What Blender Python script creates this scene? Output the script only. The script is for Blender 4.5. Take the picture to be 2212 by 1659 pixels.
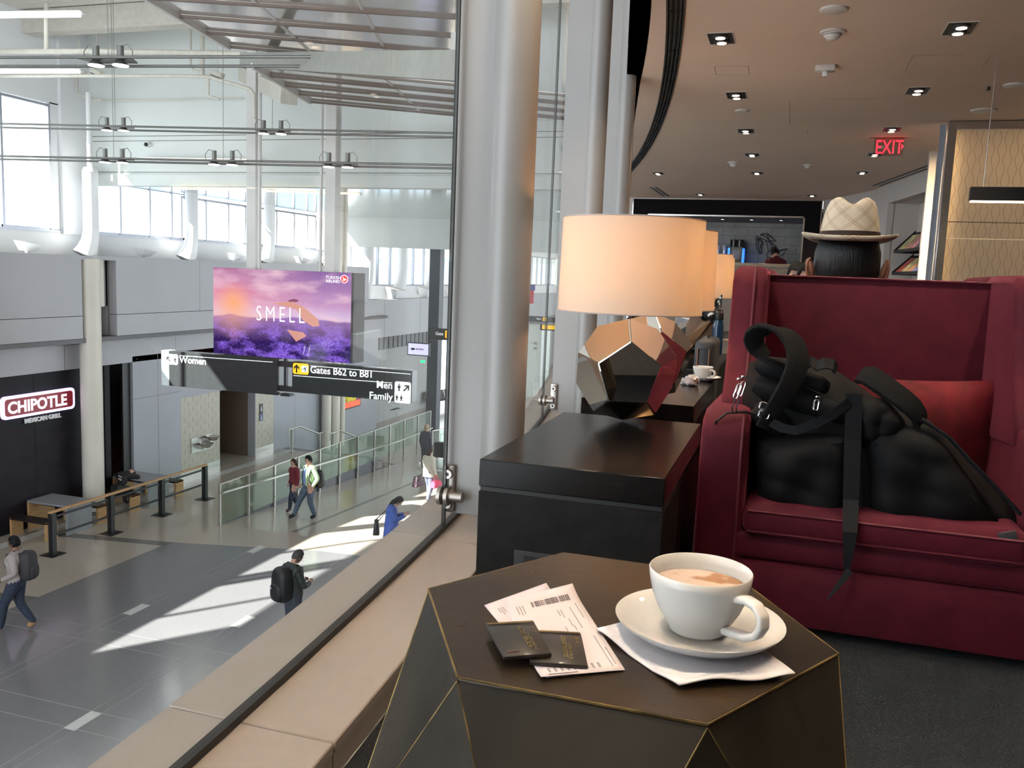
import bpy, bmesh, math, random
from mathutils import Vector, Matrix
random.seed(7)
PI = math.pi
for _o in list(bpy.data.objects): bpy.data.objects.remove(_o, do_unlink=True)
scene = bpy.context.scene
COL = scene.collection

# ---------------------------------------------------------------- camera
F, CX, CY, H = 1880.0, 1106.0, 829.5, 1.0
CR = Vector((0.95183444, 0.30408919, 0.03925507))
CU = Vector((-0.0753832, 0.10799194, 0.99128962))
CF = Vector((-0.29720123, 0.94650278, -0.12571366))
cam_data = bpy.data.cameras.new('camera'); cam = bpy.data.objects.new('camera', cam_data); COL.objects.link(cam)
cam.matrix_world = Matrix(((CR.x, CU.x, -CF.x, 0), (CR.y, CU.y, -CF.y, 0), (CR.z, CU.z, -CF.z, H), (0, 0, 0, 1)))
cam_data.sensor_width = 36.0; cam_data.lens = 36.0 * F / 2212.0
cam_data.clip_start = 0.02; cam_data.clip_end = 500
scene.camera = cam

# ---------------------------------------------------------------- sky, sun, exposure
world = bpy.data.worlds.new('sky'); scene.world = world; world.use_nodes = True
wn = world.node_tree.nodes; wl = world.node_tree.links
bg = wn['Background']; bg.inputs['Color'].default_value = (0.86, 0.93, 1.0, 1); bg.inputs['Strength'].default_value = 4.5
sun_d = bpy.data.lights.new('sun', 'SUN'); sun = bpy.data.objects.new('sun', sun_d); COL.objects.link(sun)
sun_d.energy = 32.0; sun_d.angle = 0.009; sun_d.color = (1.0, 0.97, 0.9)
sun.rotation_euler = Vector((0.62, 0.785, -0.69)).to_track_quat('-Z', 'Y').to_euler()
sun.location = (-30, -20, 30)
scene.view_settings.view_transform = 'Standard'; scene.view_settings.look = 'None'
scene.view_settings.gamma = 1.0; scene.view_settings.use_curve_mapping = False
scene.view_settings.exposure = 0.0

# ---------------------------------------------------------------- helpers
def at(px, py, x=None, y=None, z=None):
    """point on the plane x=, y= or z= that the photograph shows at (px, py)"""
    r = CR * ((px - CX) / F) - CU * ((py - CY) / F) + CF
    if z is not None: t = (z - H) / r.z
    elif x is not None: t = x / r.x
    else: t = y / r.y
    return Vector((r.x * t, r.y * t, H + r.z * t))

class MB:
    def __init__(s): s.v = []; s.f = []
    def add(s, vs, fs):
        b = len(s.v); s.v += [tuple(v) for v in vs]; s.f += [tuple(b + i for i in f) for f in fs]; return s
    def box(s, x0, x1, y0, y1, z0, z1):
        return s.add([(x0,y0,z0),(x1,y0,z0),(x1,y1,z0),(x0,y1,z0),(x0,y0,z1),(x1,y0,z1),(x1,y1,z1),(x0,y1,z1)],
                     [(0,3,2,1),(4,5,6,7),(0,1,5,4),(1,2,6,5),(2,3,7,6),(3,0,4,7)])
    def obox(s, c, sx, sy, sz, rot=None):
        R = rot or Matrix.Identity(3); c = Vector(c); vs = []
        for dz in (-.5, .5):
            for dx, dy in ((-.5,-.5),(.5,-.5),(.5,.5),(-.5,.5)): vs.append(c + R @ Vector((dx*sx, dy*sy, dz*sz)))
        return s.add(vs, [(0,3,2,1),(4,5,6,7),(0,1,5,4),(1,2,6,5),(2,3,7,6),(3,0,4,7)])
    def beam(s, p0, p1, w, h, up=(0,0,1)):
        p0 = Vector(p0); p1 = Vector(p1); d = (p1 - p0).normalized(); u = Vector(up)
        sd = d.cross(u).normalized(); u = sd.cross(d).normalized(); vs = []
        for p in (p0, p1):
            for a, b in ((-.5,-.5),(.5,-.5),(.5,.5),(-.5,.5)): vs.append(p + sd*(a*w) + u*(b*h))
        return s.add(vs, [(0,1,2,3),(7,6,5,4),(0,4,5,1),(1,5,6,2),(2,6,7,3),(3,7,4,0)])
    def cyl(s, p0, p1, r0, r1=None, n=12, caps=True):
        r1 = r0 if r1 is None else r1; p0 = Vector(p0); p1 = Vector(p1); d = (p1 - p0).normalized()
        a = d.orthogonal().normalized(); b = d.cross(a); vs = []
        for p, r in ((p0, r0), (p1, r1)):
            for i in range(n): t = 2*PI*i/n; vs.append(p + a*(r*math.cos(t)) + b*(r*math.sin(t)))
        fs = [(i, (i+1) % n, n + (i+1) % n, n + i) for i in range(n)]
        if caps: fs += [tuple(range(n-1, -1, -1)), tuple(range(n, 2*n))]
        return s.add(vs, fs)
    def tube(s, path, r, n=8, closed=False):
        P = [Vector(p) for p in path]; m = len(P); R = r if isinstance(r, (list, tuple)) else [r]*m; vs = []; a = None
        for i in range(m):
            q0 = P[(i-1) % m] if (closed or i > 0) else P[i]; q1 = P[(i+1) % m] if (closed or i < m-1) else P[i]
            d = (q1 - q0).normalized()
            a = d.orthogonal().normalized() if a is None else (a - d*a.dot(d)).normalized()
            b = d.cross(a)
            for k in range(n): t = 2*PI*k/n; vs.append(P[i] + a*(R[i]*math.cos(t)) + b*(R[i]*math.sin(t)))
        fs = []
        for i in range(m if closed else m-1):
            j = (i+1) % m
            for k in range(n): fs.append((i*n+k, i*n+(k+1) % n, j*n+(k+1) % n, j*n+k))
        if not closed: fs += [tuple(range(n-1, -1, -1)), tuple((m-1)*n+k for k in range(n))]
        return s.add(vs, fs)
    def lathe(s, prof, c=(0,0,0), n=32, cap0=False, cap1=False):
        c = Vector(c); vs = []; m = len(prof)
        for r, z in prof:
            for k in range(n): t = 2*PI*k/n; vs.append(c + Vector((r*math.cos(t), r*math.sin(t), z)))
        fs = [(i*n+k, i*n+(k+1) % n, (i+1)*n+(k+1) % n, (i+1)*n+k) for i in range(m-1) for k in range(n)]
        if cap0: fs.append(tuple(range(n-1, -1, -1)))
        if cap1: fs.append(tuple((m-1)*n+k for k in range(n)))
        return s.add(vs, fs)
    def slab(s, pts, vec):
        P = [Vector(p) for p in pts]; n = len(P); v = Vector(vec)
        return s.add(P + [p + v for p in P], [tuple(range(n-1, -1, -1)), tuple(range(n, 2*n))] + [(i, (i+1) % n, n+(i+1) % n, n+i) for i in range(n)])
    def ball(s, c, rx, ry=None, rz=None, n=16, m=10, rot=None):
        ry = rx if ry is None else ry; rz = rx if rz is None else rz; c = Vector(c); R = rot or Matrix.Identity(3)
        vs = [c + R @ Vector((0,0,-rz))]
        for j in range(1, m):
            p = -PI/2 + PI*j/m
            for i in range(n): t = 2*PI*i/n; vs.append(c + R @ Vector((rx*math.cos(p)*math.cos(t), ry*math.cos(p)*math.sin(t), rz*math.sin(p))))
        vs.append(c + R @ Vector((0,0,rz)))
        fs = [(0, 1+(i+1) % n, 1+i) for i in range(n)]
        for j in range(m-2):
            for i in range(n): fs.append((1+j*n+i, 1+j*n+(i+1) % n, 1+(j+1)*n+(i+1) % n, 1+(j+1)*n+i))
        k = len(vs)-1; o = 1+(m-2)*n
        fs += [(o+i, o+(i+1) % n, k) for i in range(n)]
        return s.add(vs, fs)
    def ribbon(s, path, wdir, w, th):
        """flat strap along path; wdir = width direction (one vector or one per point)"""
        P = [Vector(p) for p in path]; m = len(P); vs = []
        for i in range(m):
            d = (P[min(i+1, m-1)] - P[max(i-1, 0)]).normalized(); wv = Vector(wdir[i] if isinstance(wdir[0], (tuple, list, Vector)) else wdir)
            wv = (wv - d*wv.dot(d)).normalized(); nv = d.cross(wv); ww = w[i] if isinstance(w, (list, tuple)) else w
            for a, b in ((-.5,-.5),(.5,-.5),(.5,.5),(-.5,.5)): vs.append(P[i] + wv*(a*ww) + nv*(b*th))
        fs = [(i*4+k, i*4+(k+1) % 4, (i+1)*4+(k+1) % 4, (i+1)*4+k) for i in range(m-1) for k in range(4)]
        fs += [(3,2,1,0), tuple((m-1)*4+k for k in range(4))]
        return s.add(vs, fs)
    def grid(s, fn, nu, nv):
        vs = [fn(i/nu, j/nv) for j in range(nv+1) for i in range(nu+1)]
        return s.add(vs, [(j*(nu+1)+i, j*(nu+1)+i+1, (j+1)*(nu+1)+i+1, (j+1)*(nu+1)+i) for j in range(nv) for i in range(nu)])
    def mesh(s, name, smooth=None, bevel=0, seg=2, sub=0, fixn=True):
        bm = bmesh.new(); V = [bm.verts.new(v) for v in s.v]
        for f in s.f:
            try: bm.faces.new([V[i] for i in f])
            except ValueError: pass
        if fixn: bmesh.ops.recalc_face_normals(bm, faces=bm.faces)
        if bevel:
            es = [e for e in bm.edges if len(e.link_faces) == 2 and e.calc_face_angle(0) > 0.5]
            bmesh.ops.bevel(bm, geom=es, offset=bevel, segments=seg, profile=0.5, affect='EDGES', clamp_overlap=True)
        for _ in range(sub): bmesh.ops.subdivide_edges(bm, edges=bm.edges, cuts=1, smooth=1.0, use_grid_fill=True)
        me = bpy.data.meshes.new(name); bm.to_mesh(me); bm.free()
        if smooth is None and bevel: smooth = 40
        if smooth:
            me.polygons.foreach_set('use_smooth', [True]*len(me.polygons)); me.set_sharp_from_angle(angle=math.radians(smooth))
        return me
    def build(s, name, m, parent=None, smooth=None, bevel=0, seg=2, sub=0, fixn=True):
        return obj(name, s.mesh(name, smooth, bevel, seg, sub, fixn), m, parent)

def obj(name, me, m, parent=None):
    o = bpy.data.objects.new(name, me); COL.objects.link(o)
    if m is not None and not me.materials: me.materials.append(m)
    if parent is not None: put(o, parent)
    return o
ROOTLOC = {}
def put(o, parent):
    o.parent = parent; base = ROOTLOC.get(parent.name)
    if base is not None: o.matrix_parent_inverse = Matrix.Translation(-base)
def tag(o, label, cat=None, group=None, kind=None):
    if label: o['label'] = label
    if cat: o['category'] = cat
    if group: o['group'] = group
    if kind: o['kind'] = kind
    return o
def struct(o, label=None): return tag(o, label, kind='structure')
def thing(name, label, cat, loc=(0,0,0), group=None):
    o = bpy.data.objects.new(name, None); COL.objects.link(o); o.empty_display_size = 0.1
    o.location = loc; ROOTLOC[o.name] = Vector(loc)
    return tag(o, label, cat, group)
def dup(root, loc, rotz=0.0, label=None, group=None, scale=None):
    """copy a thing, its parts and sub-parts; loc is the new base"""
    def cp(o, par):
        c = o.copy(); COL.objects.link(c); inv = o.matrix_parent_inverse.copy(); c.parent = par
        if par is not None: c.matrix_parent_inverse = inv
        for ch in o.children: cp(ch, c)
        return c
    r = cp(root, None); r.location = loc; r.rotation_euler = (0, 0, rotz)
    if scale: r.scale = (scale,)*3
    if label: r['label'] = label
    if group: r['group'] = group
    return r
def spots(me_obj, parent, name, locs):
    """copies of one piece that share its mesh, shifted by locs"""
    out = []
    for l in locs:
        c = me_obj.copy(); COL.objects.link(c); c.location = Vector(me_obj.location) + Vector(l); c.name = name; out.append(c)
    return out
def text(body, size, loc, rot, m, parent, name='lettering', depth=0.004, align='LEFT', sx=1.0, bold=0.0, space=1.0):
    cu = bpy.data.curves.new(name, 'FONT'); cu.body = body; cu.size = size; cu.extrude = depth; cu.align_x = align; cu.offset = bold; cu.space_character = space
    cu.resolution_u = 3
    t = bpy.data.objects.new(name, cu); COL.objects.link(t); t.rotation_euler = rot; t.scale = (sx, 1, 1); t.location = loc
    dg = bpy.context.evaluated_depsgraph_get(); me = bpy.data.meshes.new_from_object(t.evaluated_get(dg))
    R = Matrix.LocRotScale(Vector(loc), t.rotation_euler.to_matrix().to_quaternion(), Vector((sx, 1, 1)))
    me.transform(R); bpy.data.objects.remove(t, do_unlink=True); bpy.data.curves.remove(cu)
    me.materials.clear()
    return obj(name, me, m, parent)

# ---------------------------------------------------------------- materials
MATS = {}
def nmat(name):
    m = bpy.data.materials.new(name); m.use_nodes = True; nt = m.node_tree
    return m, nt, nt.nodes['Principled BSDF']
def mat(name, col, rough=0.5, metal=0.0, var=0.06, scale=8.0, bump=0.0, bscale=None, spec=0.5, emit=None, estr=0.0, coat=0.0, trans=0.0, sheen=0.0, col2=None, stretch=None, vc=(0.35, 0.65)):
    if name in MATS: return MATS[name]
    m, nt, b = nmat(name); n = nt.nodes; L = nt.links
    tc = n.new('ShaderNodeTexCoord'); nz = n.new('ShaderNodeTexNoise'); nz.inputs['Scale'].default_value = scale; nz.inputs['Detail'].default_value = 4
    src = tc.outputs['Object']
    if stretch:
        mp = n.new('ShaderNodeMapping'); mp.inputs['Scale'].default_value = stretch; L.new(src, mp.inputs['Vector']); src = mp.outputs['Vector']
    L.new(src, nz.inputs['Vector'])
    rp = n.new('ShaderNodeValToRGB'); c = Vector(col[:3]); e = rp.color_ramp.elements
    c2 = Vector(col2) if col2 else c*(1+var)
    c1 = c if col2 else c*(1-var)
    e[0].position, e[1].position = vc; e[0].color = (*c1, 1); e[1].color = (*[min(1, q) for q in c2], 1)
    L.new(nz.outputs['Fac'], rp.inputs['Fac']); L.new(rp.outputs['Color'], b.inputs['Base Color'])
    b.inputs['Roughness'].default_value = rough; b.inputs['Metallic'].default_value = metal; b.inputs['Specular IOR Level'].default_value = spec
    if coat: b.inputs['Coat Weight'].default_value = coat; b.inputs['Coat Roughness'].default_value = 0.08
    if trans: b.inputs['Transmission Weight'].default_value = trans
    if sheen: b.inputs['Sheen Weight'].default_value = sheen; b.inputs['Sheen Roughness'].default_value = 0.35; b.inputs['Sheen Tint'].default_value = (*[min(1, q*6+.1) for q in col], 1)
    if emit: b.inputs['Emission Color'].default_value = (*emit, 1); b.inputs['Emission Strength'].default_value = estr
    if bump:
        n2 = n.new('ShaderNodeTexNoise'); n2.inputs['Scale'].default_value = bscale or scale*6; n2.inputs['Detail'].default_value = 3; L.new(src, n2.inputs['Vector'])
        bp = n.new('ShaderNodeBump'); bp.inputs['Strength'].default_value = bump; bp.inputs['Distance'].default_value = 0.01
        L.new(n2.outputs['Fac'], bp.inputs['Height']); L.new(bp.outputs['Normal'], b.inputs['Normal'])
    MATS[name] = m; return m
def glass_mat(name, tint=(0.93, 0.97, 0.95), refl=0.08, rough=0.0):
    if name in MATS: return MATS[name]
    m = bpy.data.materials.new(name); m.use_nodes = True; nt = m.node_tree; n = nt.nodes; L = nt.links; n.clear()
    o = n.new('ShaderNodeOutputMaterial'); t = n.new('ShaderNodeBsdfTransparent'); t.inputs['Color'].default_value = (*tint, 1)
    g = n.new('ShaderNodeBsdfGlossy'); g.inputs['Roughness'].default_value = rough; g.inputs['Color'].default_value = (1,1,1,1)
    lw = n.new('ShaderNodeLayerWeight'); lw.inputs['Blend'].default_value = 0.5
    pw = n.new('ShaderNodeMath'); pw.operation = 'POWER'; pw.inputs[1].default_value = 5.0
    mu = n.new('ShaderNodeMath'); mu.operation = 'MULTIPLY_ADD'; mu.inputs[1].default_value = 0.34; mu.inputs[2].default_value = refl*0.28; mu.use_clamp = True
    mx = n.new('ShaderNodeMixShader')
    L.new(lw.outputs['Facing'], pw.inputs[0]); L.new(pw.outputs[0], mu.inputs[0]); L.new(mu.outputs[0], mx.inputs[0]); L.new(t.outputs[0], mx.inputs[1]); L.new(g.outputs[0], mx.inputs[2]); L.new(mx.outputs[0], o.inputs[0])
    MATS[name] = m; return m
def emis(name, col, s):
    if name in MATS: return MATS[name]
    m, nt, b = nmat(name); b.inputs['Base Color'].default_value = (*col, 1); b.inputs['Roughness'].default_value = .4
    b.inputs['Emission Color'].default_value = (*col, 1); b.inputs['Emission Strength'].default_value = s
    MATS[name] = m; return m

M_white   = mat('white_paint', (.74,.74,.76), .55, var=.02, scale=1.5)
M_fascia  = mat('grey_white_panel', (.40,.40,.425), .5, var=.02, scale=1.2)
M_wallp   = mat('pale_blue_grey_wall', (.35,.36,.395), .5, var=.03, scale=1.0)
M_cream   = mat('cream_column_paint', (.66,.62,.55), .45, var=.03, scale=2)
M_steelp  = mat('light_painted_steel', (.62,.60,.58), .35, var=.03, scale=3, spec=.6)
M_ceil    = mat('lounge_ceiling_plaster', (.70,.545,.44), .8, var=.02, scale=2)
M_black   = mat('black_paint', (.012,.012,.013), .45, var=.2)
M_dark    = mat('dark_charcoal', (.035,.035,.04), .5, var=.15)
M_chrome  = mat('brushed_steel', (.62,.60,.58), .28, 1.0, var=.05, scale=30)
M_mirror  = mat('mirror_chrome', (.92,.90,.88), .015, 1.0, var=.01)
M_silver  = mat('polished_silver', (.85,.84,.82), .12, 1.0, var=.02)
M_skin    = mat('skin_light', (.50,.29,.21), .55, var=.08, scale=20)
M_skin2   = mat('skin_dark', (.16,.075,.045), .5, var=.1, scale=20)
M_skin3   = mat('skin_tan', (.33,.15,.09), .5, var=.1, scale=20)
M_hair    = mat('black_hair', (.006,.006,.007), .6, spec=.15, var=.3, scale=60, stretch=(1,1,.1), bump=.6, bscale=90)
M_brownh  = mat('brown_hair', (.035,.018,.011), .6, spec=.15, var=.3, scale=40, stretch=(1,1,.2))
M_greyh   = mat('grey_hair', (.055,.052,.05), .7, spec=.2, var=.4, scale=60)
M_wood    = mat('oak_wood', (.46,.27,.12), .45, var=.18, scale=6, stretch=(8,.6,8))
GLASS     = glass_mat('window_wall_glass', (.965,.98,.975), .085)
GLASS_G   = glass_mat('balustrade_glass', (.80,.90,.84), .10)
# ================================================================ LOUNGE SHELL
def gx(y): return (-0.921 - 0.0402*y - 0.0114*y*y) if y < 8 else -1.972 - 0.20*(y-8)          # the curved glass line
def slotx(y): return -0.83 - 0.133*(y-5.78) - 0.0092*(y-5.78)**2
M_carpet = mat('blue_grey_carpet', (.005,.0065,.010), .95, col2=(.026,.030,.038), scale=220, vc=(.4,.62), bump=.9, bscale=260)
M_ledge = mat('beige_composite_stone', (.34,.295,.265), .33, var=.03, scale=3, coat=.12)
M_slabm = mat('concrete_slab', (.35,.34,.33), .8)
CEILZ = 2.75; GTOP = 4.3
def cedge(y): return gx(y)+.50
ys = [-3 + k*0.5 for k in range(0, 51)]
mb = MB(); mb.slab([(gx(y)-.17, y, -.001) for y in ys] + [(6, ys[-1], -.001), (6, -3, -.001)], (0,0,-.45))
slab = mb.build('floor', M_slabm); struct(slab, 'concrete edge slab under the lounge')
mb = MB(); mb.slab([(gx(y)+.22, y, .0) for y in ys] + [(6, ys[-1], 0), (6, -3, 0)], (0,0,-.03))
struct(mb.build('floor', M_carpet), 'blue grey lounge carpet')
# window ledge, stone by stone
ledge = struct(MB().slab([(gx(y)-.165, y, .055) for y in ys] + [(gx(y)+.205, y, .055) for y in reversed(ys)], (0,0,-.055)).build('trim_1', M_dark), 'ledge core')
cuts = [-1.2, .12, 1.425, 2.715, 4.0, 5.3, 6.6, 7.9, 9.2, 10.5, 11.8, 13.1]
for a, b in zip(cuts[:-1], cuts[1:]):
    n = 5; yy = [a+.002+(b-a-.004)*k/n for k in range(n+1)]
    MB().slab([(gx(y)-.17, y, .055) for y in yy] + [(gx(y)+.22, y, .055) for y in reversed(yy)], (0,0,.025)).build('ledge_stone', M_ledge, ledge, bevel=.003, seg=1)
    MB().slab([(gx(y)+.203, y, .002) for y in yy] + [(gx(y)+.217, y, .002) for y in reversed(yy)], (0,0,.053)).build('ledge_face', M_ledge, ledge)
mb = MB()
yy = [-1.2+k*.4 for k in range(37)]
for w, z0, z1 in ((.011, .08, .098),):
    mb.slab([(gx(y)-w, y, z0) for y in yy] + [(gx(y)+w, y, z0) for y in reversed(yy)], (0,0,z1-z0))
struct(mb.build('trim_2', M_black), 'black channel holding the glass wall')
# glass wall, pane by pane
PANES = [-1.2, 2.83, 5.30, 7.72, 10.1, 12.4]
for k in range(len(PANES)-1):
    a, b = PANES[k]+.006, PANES[k+1]-.006; n = 6; yy = [a+(b-a)*i/n for i in range(n+1)]
    g = MB().slab([(gx(y)-.005, y, .09) for y in yy] + [(gx(y)+.005, y, .09) for y in reversed(yy)], (0,0,GTOP-.09)).build('window_%d' % (k+1), GLASS, smooth=30)
    struct(g, 'tall clear pane of the curved glass wall')
    j = PANES[k+1]
    MB().box(gx(j)-.006, gx(j)+.006, j-.006, j+.006, .09, GTOP).build('silicone_joint', M_black, g)
# ceiling (with the black slot as a real recess)
yc = [-3+.5*k for k in range(46)]                      # to y = 19.5
mb = MB()
def sx0(y): return slotx(y)-.06
def sx1(y): return slotx(y)+.06
ycc = [y for y in yc if y >= 3.0]
mb.slab([(cedge(y), y, CEILZ) for y in yc] + [(sx0(y), y, CEILZ) for y in reversed(ycc)] + [(sx0(3.0), -3, CEILZ)], (0,0,.25))
mb.slab([(sx1(3.0), -3, CEILZ)] + [(sx1(y), y, CEILZ) for y in ycc] + [(6, yc[-1], CEILZ), (6, -3, CEILZ)], (0,0,.25))
ceil = struct(mb.build('ceiling', M_ceil), 'warm beige lounge ceiling')
mb = MB()
for y0, y1 in zip(yc[:-1], yc[1:]): mb.slab([(cedge(y0), y0, CEILZ), (cedge(y1), y1, CEILZ), (cedge(y1)+.05, y1, CEILZ), (cedge(y0)+.05, y0, CEILZ)], (0,0,GTOP-CEILZ))
struct(mb.build('trim_7', M_ceil), 'curved soffit edge rising behind the columns')
mb = MB()
for y0, y1 in zip(yc[:-1], yc[1:]): mb.slab([(gx(y0)-.3, y0, GTOP), (gx(y1)-.3, y1, GTOP), (cedge(y1)+.1, y1, GTOP), (cedge(y0)+.1, y0, GTOP)], (0,0,.2))
struct(mb.build('ceiling', M_ceil), 'high strip of ceiling above the glass wall')
mb = MB()
for y0, y1 in zip(ycc[:-1], ycc[1:]):
    mb.slab([(sx0(y0)-.01, y0, CEILZ+.05), (sx0(y1)-.01, y1, CEILZ+.05), (sx1(y1)+.01, y1, CEILZ+.05), (sx1(y0)+.01, y0, CEILZ+.05)], (0,0,.04))
mb.build('slot_back', M_black, ceil)
for k in range(len(ycc)-1):
    for off in (-.032, 0, .032):
        MB().beam((slotx(ycc[k])+off, ycc[k]+.01, CEILZ+.012), (slotx(ycc[k+1])+off, ycc[k+1]-.01, CEILZ+.012), .012, .022).build('slot_louver', M_black, ceil)
for c in (-1, 1):
    mb = MB()
    for y0, y1 in zip(ycc[:-1], ycc[1:]): mb.beam((slotx(y0)+c*.056, y0, CEILZ+.006), (slotx(y1)+c*.056, y1, CEILZ+.006), .012, .03)
    mb.build('slot_edge', M_black, ceil)
# access panels scored in the ceiling: narrow grooves as thin dark strips
M_groove = mat('ceiling_groove', (.42,.36,.30), .9)
def groove(pts):
    P = [at(px, py, z=CEILZ) for px, py in pts]
    mb = MB()
    for a, b in zip(P[:-1], P[1:]): mb.beam((a.x, a.y, CEILZ-.0005), (b.x, b.y, CEILZ-.0005), .007, .003)
    mb.build('access_panel_joint', M_groove, ceil)
groove([(1543,143),(1546,161),(1618,161),(1616,143),(1543,143)])
groove([(1955,154),(1972,120),(2085,118)]); groove([(2120,147),(2140,118)])
groove([(1706,220),(1706,268)]); groove([(1770,215),(1955,212)]); groove([(1744,280),(1744,290)])
# lounge walls
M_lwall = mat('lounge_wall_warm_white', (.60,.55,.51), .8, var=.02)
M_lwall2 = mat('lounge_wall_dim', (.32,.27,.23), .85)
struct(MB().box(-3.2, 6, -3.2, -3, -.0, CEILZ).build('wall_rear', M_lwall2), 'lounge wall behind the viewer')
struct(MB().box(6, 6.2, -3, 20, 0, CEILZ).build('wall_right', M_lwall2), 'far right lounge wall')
PY = 19.2                                               # bar portal plane
mb = MB()
mb.box(-4.45, -3.42, PY, PY+.15, 0, CEILZ).box(.502, .62, PY, PY+.15, 0, CEILZ)
mb.slab([(.6, PY, 0), (1.28, 17.2, 0), (1.43, 17.25, 0), (.75, PY+.1, 0)], (0,0,CEILZ))
struct(mb.build('wall_back', M_lwall), 'peach lit wall beside the bar portal')
# right slanted wall with the magazine niche
A = Vector((1.9, 13.35, 0)); B = Vector((1.28, 17.2, 0)); D = (B-A).normalized(); N = Vector((D.y, -D.x, 0))   # N points away from the room (+x)
if N.x < 0: N = -N
def wpt(px, py):
    r = CR*((px-CX)/F) - CU*((py-CY)/F) + CF; t = (A - Vector((0,0,H))).dot(N)/r.dot(N); return Vector((0,0,H)) + r*t
na, nb = wpt(2009, 409), wpt(1918, 441); ua, ub = (na-A).dot(D), (nb-A).dot(D); uz = (na.z+nb.z)/2; nlen = (B-A).length
def wslab(u0, u1, z0, z1, d0, d1): 
    return [A+D*u0+N*d0+Vector((0,0,z0)), A+D*u1+N*d0+Vector((0,0,z0)), A+D*u1+N*d0+Vector((0,0,z1)), A+D*u0+N*d0+Vector((0,0,z1))], N*(d1-d0)
mb = MB()
for q in ((-1.2, ua, 0, CEILZ), (ub, nlen, 0, CEILZ), (ua, ub, uz, CEILZ), (ua, ub, 0, .3)): mb.slab(*wslab(*q, 0, .12))
mb.slab(*wslab(ua-.1, ub+.1, .2, uz+.1, .5, .55)); mb.slab(*wslab(ua-.06, ua, .3, uz, .1, .52)); mb.slab(*wslab(ub, ub+.06, .3, uz, .1, .52)); mb.slab(*wslab(ua, ub, uz, uz+.06, .1, .52)); mb.slab(*wslab(ua, ub, .24, .3, .1, .52))
struct(mb.build('wall_niche', M_lwall), 'grey wall with a tall magazine niche')

# ================================================================ CONCOURSE SHELL
ZC = -5.85; ZL = -6.35
def fz(y): return ZC if y < 19 else (ZL if y > 29.5 else ZC + (ZL-ZC)*(y-19)/10.5)
M_terr = mat('beige_terrazzo', (.42,.36,.30), .16, var=.10, scale=160, spec=.5)
M_darkt = mat('dark_grey_terrazzo', (.18,.175,.18), .18, var=.35, scale=240, spec=.5)
M_strip = mat('grey_terrazzo_strip', (.16,.145,.13), .2, var=.2, scale=200)
M_inlay = mat('pale_terrazzo_inlay', (.55,.54,.52), .3)
M_joint = mat('zinc_divider', (.30,.29,.28), .4)
mb = MB(); mb.box(-25, -1.2, -8, 19, ZC-.2, ZC); mb.box(-25, -13.86, 19, 28.0, ZC-.6, ZC)
cf = mb.build('floor', M_terr); struct(cf, 'polished beige terrazzo of the concourse')
mb = MB(); mb.slab([(-13.86, 19, ZC), (-1.2, 19, ZC), (-1.2, 29.5, ZL), (-13.86, 29.5, ZL)], (0,0,-.2)); mb.box(-25, 4, 29.5, 90, ZL-.2, ZL); mb.box(-25, -13.86, 28.0, 29.6, ZL-.2, ZL)
cf2 = mb.build('floor', M_terr); struct(cf2, 'terrazzo ramp and lower concourse floor')
MB().slab([(-14.0,-8,ZC+.001),(-2,-8,ZC+.001),(-2,18.75,ZC+.001),(-10.4,18.12,ZC+.001),(-13.85,17.25,ZC+.001),(-14.0,17.0,ZC+.001)], (0,0,.002)).build('dark_band', M_darkt, cf)
MB().slab([(-17.6,16.33,ZC+.001),(-14.0,16.92,ZC+.001),(-13.85,17.25,ZC+.001),(-17.6,16.62,ZC+.001)], (0,0,.002)).build('dark_stripe', M_strip, cf)
MB().slab([(-17.6,12.5,ZC+.001),(-14.0,12.95,ZC+.001),(-14.0,13.25,ZC+.001),(-17.6,12.8,ZC+.001)], (0,0,.002)).build('dark_stripe', M_strip, cf)
MB().box(-17.45,-17.15, 5, 28, ZC+.001, ZC+.004).build('pale_border', M_inlay, cf)
MB().slab([(-11.86, 19.2, fz(19.2)+.002), (-11.74, 19.2, fz(19.2)+.002), (-11.74, 29.5, ZL+.002), (-11.86, 29.5, ZL+.002)], (0,0,.003)).build('dark_stripe', M_strip, cf2)
for x, y in ((-9.55,9.78),(-11.8,13.5),(-9.57,13.8),(-11.83,17.6),(-11.8,9.6)):
    MB().box(x-.1, x+.1, y-.27, y+.27, ZC+.003, ZC+.0045).build('pale_inlay', M_inlay, cf)
for x in (-11.9,-11.7,-9.65,-9.45): MB().box(x-.006, x+.006, -4, 18, ZC+.003, ZC+.004).build('divider_strip', M_joint, cf)
for y in (7.9, 8.4, 9.55, 10.05, 12.0, 12.5): MB().box(-14, -2, y-.006, y+.006, ZC+.003, ZC+.004).build('divider_strip', M_joint, cf)
# retaining edge along the ramp and steps at its far end
M_skirt = mat('dark_stone_skirting', (.085,.085,.095), .3)
mb = MB(); mb.slab([(-13.85,19,ZC),(-13.85,28,ZC),(-13.85,28,fz(28)-.05),(-13.85,19,ZC-.05)], (.03,0,0)); struct(mb.build('baseboard_ramp', M_skirt), 'dark skirting growing along the ramp')
for k in range(3):
    t = MB().box(-17.7, -13.9, 28.0, 28.0+.36*(3-k), ZL+.0+.166*k, ZL+.166*(k+1)).build('floor', M_strip); struct(t, 'stair tread beside the ramp')
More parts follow.
